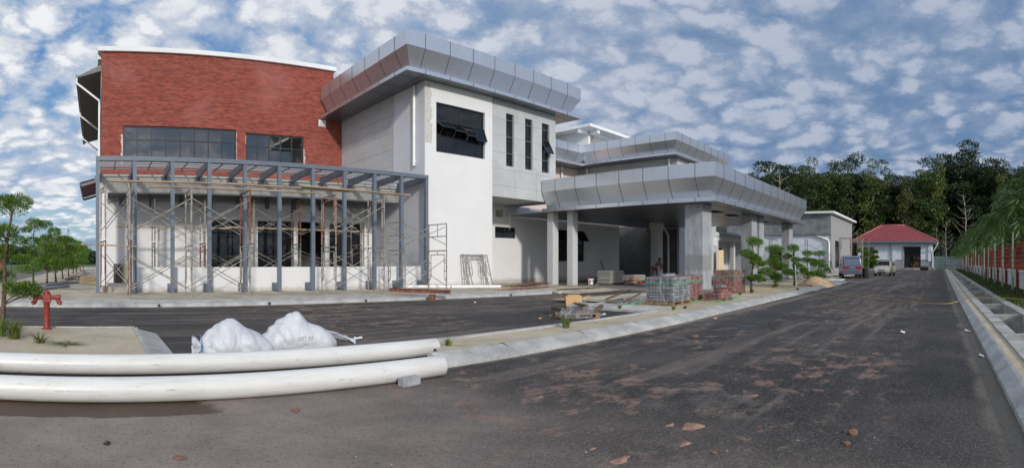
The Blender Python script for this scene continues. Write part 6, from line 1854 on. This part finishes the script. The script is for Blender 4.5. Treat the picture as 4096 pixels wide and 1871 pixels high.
def undergrowth():
    rs = np.random.RandomState(3); V = []
    for i in range(150):
        px = rs.uniform(2980, 4180); r = rs.uniform(105.5, 122); a = (XR - px) / F; c = np.array((r * math.cos(a), r * math.sin(a), rs.uniform(0, 6.5)))
        if c[0] < 106 and -1 < c[1] < 17: continue
        P, D = shell(rs, 260, c, (2.6, 2.6, 2.2), .3, .3); V.append(leafset(P, D + rs.normal(size=D.shape) * .7, .45, .28, rs))
    o = link('undergrowth', meshq('undergrowth', np.concatenate(V), M['leaf_d'])); o['kind'] = 'stuff'; o['label'] = 'dark tangled undergrowth filling the forest edge'; o['category'] = 'undergrowth'
undergrowth()
mb = MB(); random.seed(9); N = 60                   # dark backing added behind the trees to close low sky gaps
for j in range(6):
    for i in range(N + 1):
        a = -.35 + 1.0 * i / N; r = 150 + j * 14; mb.v.append((r * math.cos(a), r * math.sin(a), (-1, 5, 11, 14, 15, 10)[j] + random.uniform(-1.2, 1.2)))
for j in range(5):
    for i in range(N): q_ = j * (N + 1) + i; mb.f.append((q_, q_ + 1, q_ + N + 2, q_ + N + 1)); mb.m.append(0)
struct(mb.build('forest_backing', mat('dark_backing', (.012, .02, .010), .95, var=.4, vscale=.2)))

# ------------------------------------------------------------------ far left
def farwood():
    rs = np.random.RandomState(12); V = []
    for i in range(230):
        px = rs.uniform(-120, 470); r = rs.uniform(240, 330); a = (XR - px) / F; h = rs.uniform(3, 6.5) * (1.25 if px < 90 else 1)
        c = np.array((r * math.cos(a), r * math.sin(a), h * .55)); P, D = shell(rs, 190, c, (4.5, 4.5, h * .55), .4, .4); V.append(leafset(P, D + rs.normal(size=D.shape) * .6, 1.2, .8, rs))
    o = link('distant_wood', meshq('distant_wood', np.concatenate(V), M['leaf_far'])); o['kind'] = 'stuff'; o['label'] = 'low distant belt of trees on the left horizon'; o['category'] = 'wood'
farwood()
for i, (px, r, top) in enumerate(((8, 72, 968), (45, 78, 985), (95, 95, 1000), (330, 120, 1006), (300, 130, 1010))):
    fl(px, r, top, 'broad', i % 3, ('bushy tree at the left edge beyond the side street', 'bushy tree behind the second small tree', 'low tree beyond the green fence', 'low tree beyond the row, near the building corner', 'small tree farther beyond the row')[i])
gf = thing('mesh_fence', 'green wire mesh fence beyond the side street on the left', 'fence', (-20, 76, 0))
for i in range(13):
    x = -30 + i * 2.2; mb = MB(); mb.box(x, x + .06, 76, 76.06, 0, 2.0); mb.build('post', M['green_mesh'], gf)
mb = MB()
for i in range(90): mb.box(-30 + i * .3, -30 + i * .3 + .018, 76.02, 76.03, .05, 1.9)
for k in range(10): mb.box(-30, -3.6, 76.031, 76.04, .1 + k * .2, .12 + k * .2)
mb.build('wire_mesh', M['green_mesh'], gf)
mb = MB(); p = G(8, 1100); r = 60; a = (XR - 9) / F; mb.box(r * math.cos(a) - .25, r * math.cos(a) + .25, r * math.sin(a), r * math.sin(a) + .4, 0, 3.0); mb.box(r * math.cos(a) - .3, r * math.cos(a) + .3, r * math.sin(a) - .05, r * math.sin(a) + .45, 3.0, 3.15)
tag(mb.build('gate_pillar', M['orange'], None, origin=(r * math.cos(a), r * math.sin(a), 0)), 'orange brown gate pillar at the left edge in the distance', 'pillar')
r = 420; a = (XR - 273) / F; mx_, my_ = r * math.cos(a), r * math.sin(a); tm = thing('telecom_mast', 'thin lattice telecom mast on the left horizon', 'mast', (mx_, my_, 0)); mb = MB()
hm = EYE + (YH - 914) * r / F
for sx_, sy_ in ((-1, -1), (1, -1), (1, 1), (-1, 1)): mb.bar((mx_ + sx_ * 1.1, my_ + sy_ * 1.1, 0), (mx_ + sx_ * .5, my_ + sy_ * .5, hm), .2, .2)
for k in range(12): z = hm * k / 12; w_ = 1.1 - .6 * k / 12; mb.bar((mx_ - w_, my_, z), (mx_ + w_, my_, z + hm / 12), .12, .12); mb.bar((mx_ + w_, my_, z), (mx_ - w_, my_, z + hm / 12), .12, .12)
mb.build('lattice', M['galv'], tm); mb = MB(); mb.box(mx_ - .7, mx_ + .7, my_ - .5, my_ + .5, hm - 3.0, hm - .8); mb.build('antennas', M['hoard'], tm)
for i, (px, py) in enumerate(((215, 1140), (245, 1136), (190, 1155))):
    q = G(px, py, .17); t = thing('steel_ladder', ('grey steel frame lying on the dirt between the left trees', 'second grey steel frame lying beside the first', 'short dark frame lying nearest the street kerb')[i], 'steel frame', (q.x, q.y, .17), 1.25, local=True); mb = MB()
    for y in (-.35, .35): mb.bar((-1.8, y, .05), (1.8, y, .05), .06, .08)
    for k in range(10): mb.bar((-1.7 + k * .38, -.35, .05), (-1.7 + k * .38, .35, .05), .04, .05)
    mb.build('side_rails_and_rungs', M['steel'], t)
random.seed(14)
for i in range(16):
    yy = random.uniform(33, 62); xx = random.uniform(-2.1, -.8); plank([(xx - .15, yy - 1.3, .2 + .05 * (i % 4)), (xx + .2, yy + 1.3, .2 + .05 * (i % 4))], .14, .05, 'timber board among the loose boards lying along the left row of trees', (M['timber'], M['rust'], M['timber_d'])[i % 3], 'loose boards along the side street', 'board', 'loose_board')
pc = G(352, 1136, .17); pk = thing('timber_stack', 'small stack of weathered boards left of the leftmost pergola post', 'timber stack', (pc.x, pc.y, .17)); mb = MB(); random.seed(6)
for k in range(8):
    for j in range(3): mb.rbox((pc.x + random.uniform(-.04, .04), pc.y - .25 + j * .22, .2 + k * .055), (.8, .18, .035), random.uniform(-.05, .05))
mb.build('boards', M['timber'], pk)

# ------------------------------------------------------------------ end of the road
hd = thing('metal_hoarding', 'grey corrugated metal hoarding beyond the green fence right of the house', 'hoarding', (101, -1, 0)); mb = MB()
for i in range(34): y = -6.0 + i * .24; mb.box(101 + (i % 2) * .05, 101.05 + (i % 2) * .05, y, y + .24, -.1, 2.3)
mb.build('sheeting', M['hoard'], hd); mb = MB(); mb.box(100.95, 101, -6, 2.1, .9, 1.0); mb.box(100.95, 101, -6, 2.1, 2.1, 2.2); mb.build('rail', M['galv'], hd)
gf = thing('green_gate_fence', 'green wire fence panel with brace right of the red roofed house', 'fence', (97, -.2, 0)); mb = MB()
for y in (.9, -.9): mb.box(97, 97.1, y, y + .1, -.1, 2.7)
mb.bar((97.05, .9, .1), (97.05, -.8, 2.3), .06, .06); mb.bar((97.05, -.85, 2.6), (97.0, -1.3, 3.0), .06, .06); mb.build('frame', M['green_mesh'], gf); mb = MB()
for k in range(12): mb.box(97.04, 97.05, -.9, 1.0, k * .2, k * .2 + .02)
for k in range(19): mb.box(97.05, 97.06, -.9 + k * .1, -.885 + k * .1, 0, 2.4)
mb.build('wire_mesh', M['green_mesh'], gf)
mb = MB(); mb.lathe([(0, -.7), (.32, -.7), (.36, -.2), (.33, .4), (.3, .7), (0, .7)], (0, 0, 0), 14, axis='X'); o = mb.build('black_drum', M['blackpl'], None, smooth='auto'); o.location = (90, YX(3697, 90), .25); o.rotation_euler = (0, 0, 1.5); tag(o, 'black drum lying before the house doorway', 'drum')
t = thing('tyre_stack', 'column of stacked black tyres right of the van', 'tyres', (49.6, YX(3462, 49.6), gz(49))); mb = MB(); c = t.location
for k in range(5): mb.lathe([(.17, .0), (.30, .0), (.33, .04), (.33, .14), (.30, .18), (.17, .18), (.15, .09), (.17, 0)], (c.x, c.y, c.z + .185 * k), 18)
mb.build('tyres', M['tyre'], t, smooth='auto')
mb = MB(); random.seed(44)
for k, (x, y, z, s) in enumerate(((96.5, YX(3668, 96), .9, .8), (96.7, YX(3675, 96), 2.0, .7), (96.3, YX(3660, 96), .6, .6))): mb.rbox((x, y, z), (s, s * 1.2, s * 1.1), .4 * k)
tag(mb.build('cement_bags', M['cement'], None, origin=(96.5, 4, .3), bevel=.1), 'heap of brown sacks inside the house doorway', 'sacks')
mb = MB(); random.seed(17)
for i in range(20): x, y = random.uniform(33, 47), random.uniform(9.3, 11.2); a = random.uniform(-.3, 1.2); L = random.uniform(.8, 1.6); plank([(x, y, .0 + .06 * (i % 3)), (x + L * math.cos(a), y + L * math.sin(a), .02 + .06 * (i % 3))], .16, .05, 'weathered board in the scatter of boards behind the small trees', (M['timber_d'], M['timber'])[i % 2], 'scattered boards under the far end of the canopy', 'board', 'loose_board')
for i, (x, y, z) in enumerate(((43, 10.8, .15), (44, 10.9, .15), (43.5, 10.9, .42), (44.6, 11.1, .3))):
    mb = MB(); mb.lathe([(0, -.5), (.14, -.42), (.2, 0), (.14, .42), (0, .5)], (0, 0, 0), 12, axis='Y'); o = mb.build('tan_sack', M['sandpile'], None, smooth=True); o.location = (x, y, z); o.scale = (1.4, 1, .8); tag(o, ('left lower tan sack behind the small trees', 'right lower tan sack behind the small trees', 'upper tan sack of the heap behind the small trees', 'rightmost tan sack of the heap')[i], 'sack', 'tan sacks behind the small trees')
mb = MB(); mb.box(41.5, 44, 7.9, 9.2, gz(42) + .003, gz(42) + .05); tag(mb.build('pale_board', M['plaster'], None, origin=(42, 8, -.1)), 'pale flat board lying on the road past the sand pile', 'board')


# ================================================================== VEHICLES
def vehicle(label, loc, rot, st, hwid, paint, low, wheels, wr, glass, extras, name, cat):
    """st = stations (x, z_bottom, z_belt, z_roof, half width, roof half width); x forward"""
    t = thing(name, label, cat, loc, rot, local=True); mb = MB(); nr = 12
    for (x, zb, zl, zr, hw, rw) in st:
        R = [(-hw * .88, zb), (-hw, zb + .12), (-hw * 1.0, (zb + zl) / 2), (-hw * .97, zl), (-rw - .015, zr - .07), (-rw * .8, zr), (rw * .8, zr), (rw + .015, zr - .07), (hw * .97, zl), (hw, (zb + zl) / 2), (hw, zb + .12), (hw * .88, zb)]
        mb.v += [(x, y, z) for y, z in R]
    for i in range(len(st) - 1):
        for k in range(nr): k2 = (k + 1) % nr; mb.f.append((i * nr + k, i * nr + k2, (i + 1) * nr + k2, (i + 1) * nr + k)); mb.m.append(0)
    mb.f.append(tuple(range(nr))); mb.f.append(tuple((len(st) - 1) * nr + k for k in range(nr))); mb.m += [0, 0]
    body = mb.build('body', paint, t, smooth='auto'); b = body.modifiers.new('bevel', 'BEVEL'); b.width = .03; b.segments = 2; b.limit_method = 'ANGLE'
    for (x0, x1) in glass['side']:
        a = next(q for q in st if abs(q[0] - x0) < 1e-6 or q[0] <= x0); 
        for s in (-1, 1):
            def SP(x, f):
                j = max(i for i in range(len(st)) if st[i][0] <= x + 1e-6); j = min(j, len(st) - 2); u = (x - st[j][0]) / (st[j + 1][0] - st[j][0]); q = [st[j][i] * (1 - u) + st[j + 1][i] * u for i in range(6)]
                y0, z0, y1, z1 = q[4] * .97, q[2], q[5] + .015, q[3] - .07; f_ = .1 + .82 * f; return (x, s * (y0 + (y1 - y0) * f_ + .008), z0 + (z1 - z0) * f_)
            g_ = MB(); g_.face([SP(x0, 0), SP(x1, 0), SP(x1 - glass['rake'] * .3, 1), SP(x0 + glass['rake'] * .3, 1)]); g_.build('side_window', M['glassv'], t, fixn=False)
    for nm, pts in glass['ends']: g_ = MB(); g_.face(pts); g_.build(nm, M['glassv'], t, fixn=False)
    for x in wheels:
        for s in (-1, 1):
            w_ = MB(); w_.lathe([(wr * .62, -.09), (wr * .95, -.1), (wr, -.06), (wr, .06), (wr * .95, .1), (wr * .62, .09)], (x, s * (hwid - .1), wr), 22, axis='Y'); ty = w_.build('wheel', M['tyre'], t, smooth='auto')
            w_ = MB(); w_.lathe([(0, s * .07), (wr * .25, s * .09), (wr * .6, s * .06), (wr * .62, -s * .05)], (x, s * (hwid - .1), wr), 16, axis='Y'); r_ = w_.build('rim', M['chrome'], None, smooth='auto'); r_.parent = ty
    for nm, mt, boxes in extras:
        for bx in boxes: q = MB(); q.box(*bx); q.build(nm, mt, t, bevel=.012 if min(bx[1] - bx[0], bx[3] - bx[2], bx[5] - bx[4]) > .03 else 0)
    return t


vx = G(3405, 1112); VZ = gz(50)
# stations from the tail (x=-2.1) to the nose
vst = [(-2.15, .38, .98, 1.30, .80, .70), (-2.08, .36, 1.08, 1.80, .82, .68), (-1.9, .34, 1.08, 1.90, .83, .68), (.6, .32, 1.05, 1.92, .84, .69), (1.25, .32, 1.02, 1.84, .84, .67), (1.75, .32, 1.0, 1.30, .83, .72), (2.05, .34, .86, .98, .80, .70), (2.15, .4, .7, .8, .74, .62)]
van = vehicle('silver blue van seen from behind with red tail lamps', (vx.x + 1.25, vx.y + .35, VZ), .27, vst, .84, M['van'], M['van_d'], (-1.25, 1.35), .31,
        {'side': [(-1.85, -.55), (-.45, .55), (.65, 1.3)], 'rake': .3, 'ends': [('rear_window', [(-2.125, -.66, 1.16), (-2.125, .66, 1.16), (-2.098, .60, 1.72), (-2.098, -.60, 1.72)]), ('windscreen', [(1.76, -.66, 1.28), (1.76, .66, 1.28), (1.30, .58, 1.78), (1.30, -.58, 1.78)])]},
        [('tail_lamp', M['tail'], [(-2.19, -2.13, -.79, -.36, .80, 1.02), (-2.19, -2.13, .36, .79, .80, 1.02)]), ('indicator', M['amber'], [(-2.185, -2.13, -.81, -.72, .66, .80), (-2.185, -2.13, .72, .81, .66, .80)]),
         ('number_plate', M['plate'], [(-2.20, -2.16, -.26, .26, .84, .98)]), ('bumper', M['van_d'], [(-2.26, -2.0, -.82, .82, .36, .55), (2.0, 2.2, -.8, .8, .34, .52)]), ('lower_panel', M['van'], [(-2.19, -2.12, -.70, .70, .58, .74)]),
         ('dark_trim', M['blackpl'], [(-2.2, -2.13, -.72, .72, .55, .58), (-2.16, -2.1, -.80, -.3, .28, .36)]), ('wing_mirror', M['blackpl'], [(1.2, 1.32, .84, 1.06, 1.06, 1.22), (1.2, 1.32, -1.06, -.84, 1.06, 1.22)]), ('headlight', M['lamp'], [(2.1, 2.18, .45, .72, .62, .76), (2.1, 2.18, -.72, -.45, .62, .76)])], 'parked_van', 'van'); van.scale = (1.06, 1.06, 1.06)
cxp = G(3536, 1104)
cst = [(-1.85, .3, .85, 1.05, .78, .6), (-1.72, .28, .95, 1.42, .81, .56), (-1.2, .26, .95, 1.52, .83, .58), (.0, .24, .93, 1.54, .83, .58), (.35, .24, .92, 1.48, .83, .57), (1.0, .24, .92, 1.0, .82, .64), (1.55, .24, .80, .86, .80, .60), (1.80, .26, .62, .68, .72, .52), (1.87, .3, .5, .54, .62, .45)]
car = vehicle('beige hatchback parked facing the camera right of the van', (cxp.x + 1.9, cxp.y + .1, VZ), PI - .09 + .02, cst, .83, M['car'], M['car'], (-1.2, 1.2), .29,
        {'side': [(-1.55, -.65), (-.55, .35)], 'rake': .3, 'ends': [('windscreen', [(.99, -.64, 1.005), (.99, .64, 1.005), (.42, .54, 1.47), (.42, -.54, 1.47)]), ('rear_window', [(-1.80, -.6, .98), (-1.80, .6, .98), (-1.70, .52, 1.40), (-1.70, -.52, 1.40)])]},
        [('headlight', M['lamp'], [(1.55, 1.78, .50, .76, .60, .74), (1.55, 1.78, -.76, -.50, .60, .74)]), ('grille', M['blackpl'], [(1.80, 1.865, -.34, .34, .56, .63), (1.84, 1.895, -.42, .42, .30, .40)]), ('number_plate', M['plate'], [(1.88, 1.905, -.22, .22, .43, .52)]),
         ('wing_mirror', M['car'], [(.55, .68, .82, 1.0, .93, 1.04), (.55, .68, -1.0, -.82, .93, 1.04)]), ('bumper', M['car'], [(1.72, 1.88, -.70, .70, .28, .5), (-1.9, -1.75, -.74, .74, .3, .55)]), ('tail_lamp', M['tail'], [(-1.84, -1.76, .55, .74, .85, 1.1), (-1.84, -1.76, -.74, -.55, .85, 1.1)])], 'parked_car', 'car'); car.scale = (1.07, 1.07, 1.05)
for veh, x, z, s, w_ in ((van, -2.203, .88, -1, .42), (car, 1.908, .452, 1, .34)):   # unreadable pale characters on the plates
    pt = [c for c in veh.children if c.name.startswith('number_plate')][0]; mb = MB(); random.seed(3)
    for k in range(7):
        if k == 3 and s > 0: continue
        y = -w_ / 2 + w_ * k / 7; mb.box(min(x, x + s * .002), max(x, x + s * .002), y, y + w_ / 12, z - .0, z + .05)
        mb.box(min(x, x + s * .002), max(x, x + s * .002), y + w_ / 12, y + w_ / 9, z + (.04 if k % 2 else 0), z + (.05 if k % 2 else .01))
    o = mb.build('plate_characters', M['platew'], None); o.parent = pt

# ================================================================== PERSON
PX, PY = 32.9, 19.15
pa = math.atan2(PY, PX) - PI / 2                     # local x = to the right in the picture, local y = away
pe = thing('person', 'worker in a pale vest and dark red sleeves bending forward behind a hand truck', 'person', (PX, PY, 0), pa, local=True)
def skin(name, verts, edges, rad, m, parent, sub_=2, root=0):
    me = bpy.data.meshes.new(name); me.from_pydata(verts, edges, []); me.materials.append(m)
    o = bpy.data.objects.new(name, me); C.objects.link(o); o.parent = parent
    o.modifiers.new('skin', 'SKIN'); me.skin_vertices[0].data[root].use_root = True
    for i, r in enumerate(rad): me.skin_vertices[0].data[i].radius = (r, r) if not isinstance(r, tuple) else r
    s = o.modifiers.new('subd', 'SUBSURF'); s.levels = sub_; s.render_levels = sub_
    for p in me.polygons: p.use_smooth = True
    return o
# body: pelvis, spine bent to the right, head low, legs astride, arms reaching down right
vb = [(-.22, 0, .92), (-.12, -.02, 1.08), (.02, -.04, 1.24), (.10, -.06, 1.32), (.15, -.08, 1.40), (.17, -.09, 1.49), (.17, -.10, 1.56),
      (.10, -.26, 1.28), (.26, -.30, 1.08), (.22, -.30, .88), (.20, -.30, .80), (.14, .12, 1.26), (.34, .06, 1.10), (.30, -.04, .90), (.26, -.08, .82),
      (-.30, -.10, .88), (-.33, -.10, .48), (-.42, -.08, .08), (-.30, -.12, .04), (-.10, .12, .88), (.02, .12, .47), (.02, .14, .08), (.14, .12, .04)]
eb = [(0, 1), (1, 2), (2, 3), (3, 4), (4, 5), (5, 6), (3, 7), (7, 8), (8, 9), (9, 10), (3, 11), (11, 12), (12, 13), (13, 14), (0, 15), (15, 16), (16, 17), (17, 18), (0, 19), (19, 20), (20, 21), (21, 22)]
rb_ = [.13, .12, .14, .12, .055, .09, .085, .065, .045, .034, .035, .065, .045, .034, .035, .09, .06, .04, .04, .09, .06, .04, .04]
body = skin('body', vb, eb, rb_, M['skin'], pe)
skin('vest', vb[:4] + [(.11, -.20, 1.27), (.13, .06, 1.26)], [(0, 1), (1, 2), (2, 3), (3, 4), (3, 5)], [.15, .14, .16, .14, .085, .085], M['shirt'], pe)
skin('sleeve', [vb[7], vb[8], vb[9]], [(0, 1), (1, 2)], [.075, .055, .042], M['sleeve'], pe); skin('sleeve', [vb[11], vb[12], vb[13]], [(0, 1), (1, 2)], [.075, .055, .042], M['sleeve'], pe)
skin('trousers', [vb[0], vb[15], vb[16], vb[17], vb[19], vb[20], vb[21]], [(0, 1), (1, 2), (2, 3), (0, 4), (4, 5), (5, 6)], [.15, .105, .075, .06, .105, .075, .06], M['jeans'], pe)
mb = MB(); mb.lathe([(0, -.115), (.07, -.09), (.105, -.02), (.11, .04), (.085, .095), (0, .12)], (.165, -.07, 1.55), 14); mb.build('hair', M['hair'], pe, smooth=True)
mb = MB()
for hx_, hy_, hz_ in ((.20, -.30, .76), (.26, -.08, .78)):
    for k in range(5): mb.tube([(hx_ - .03 + k * .014, hy_, hz_ + .04), (hx_ - .035 + k * .017, hy_ - .02, hz_ - .02), (hx_ - .02 + k * .012, hy_ - .045, hz_ - .05 + .004 * abs(k - 2))], [.011, .009, .007], 6)
mb.build('hand', M['skin'], pe, smooth=True)
ht = thing('hand_truck', 'upright hand truck with looped handle standing before the bending worker', 'hand truck', (PX + .0, PY - .0, 0), pa, local=True); mb = MB()
mb.tube([(.14, -.42, .1), (.14, -.42, 1.25)], .035, 8); mb.build('mast', M['steel'], ht); mb = MB()
mb.tube([(-.02, -.42, 1.38), (-.10, -.42, 1.36), (-.13, -.42, 1.22), (-.05, -.42, 1.08), (.14, -.42, .98), (.30, -.42, 1.12), (.40, -.42, 1.24), (.37, -.42, 1.37), (.28, -.42, 1.39)], .02, 8); mb.build('loop_handle', M['steel'], ht)
mb = MB(); mb.box(-.12, .4, -.62, -.3, .02, .1); mb.build('toe_plate', M['steel'], ht)
for s in (-.1, .38): mb = MB(); mb.lathe([(.03, -.03), (.1, -.03), (.1, .03), (.03, .03)], (s, -.3, .1), 16, axis='X'); mb.build('wheel', M['tyre'], ht, smooth='auto')

def split(o):
    """separate pieces of one mesh become parts of their own"""
    me = o.data; n = len(me.vertices); par = list(range(n))
    def find(a):
        while par[a] != a: par[a] = par[par[a]]; a = par[a]
        return a
    for e in me.edges: par[find(e.vertices[0])] = find(e.vertices[1])
    comp = {}
    for i in range(n): comp.setdefault(find(i), []).append(i)
    cl = []
    for vs in comp.values():
        P = np.array([me.vertices[i].co for i in vs]); cl.append([set(vs), P.min(0) - .012, P.max(0) + .012])
    ch = True
    while ch:
        ch = False
        for i in range(len(cl)):
            for j in range(i + 1, len(cl)):
                if np.all(cl[i][1] <= cl[j][2]) and np.all(cl[j][1] <= cl[i][2]):
                    cl[i] = [cl[i][0] | cl[j][0], np.minimum(cl[i][1], cl[j][1]), np.maximum(cl[i][2], cl[j][2])]; del cl[j]; ch = True; break
            if ch: break
    if len(cl) < 2: return
    base = o.name.split('.')[0]
    for vs, _, _ in cl:
        idx = {v: k for k, v in enumerate(sorted(vs))}; m2 = bpy.data.meshes.new(base)
        fs = [p for p in me.polygons if p.vertices[0] in vs]
        m2.from_pydata([me.vertices[v].co for v in sorted(vs)], [], [[idx[v] for v in p.vertices] for p in fs])
        for m in me.materials: m2.materials.append(m)
        m2.polygons.foreach_set('material_index', [p.material_index for p in fs]); m2.polygons.foreach_set('use_smooth', [p.use_smooth for p in fs])
        q = bpy.data.objects.new(base, m2); C.objects.link(q); q.parent = o.parent; q.location = o.location
    bpy.data.objects.remove(o)


for o in [o for o in S.objects if o.type == 'MESH' and o.parent and o.name.split('.')[0] in ('base_plate', 'dado', 'red_band', 'pilaster', 'ceiling_light_opening', 'roof_beam', 'eave_bracket', 'fair_faced_cladding', 'mortar_chips', 'hand')]: split(o)
for o in S.objects:
    for k in ('local', 'h'):
        if k in o: del o[k]
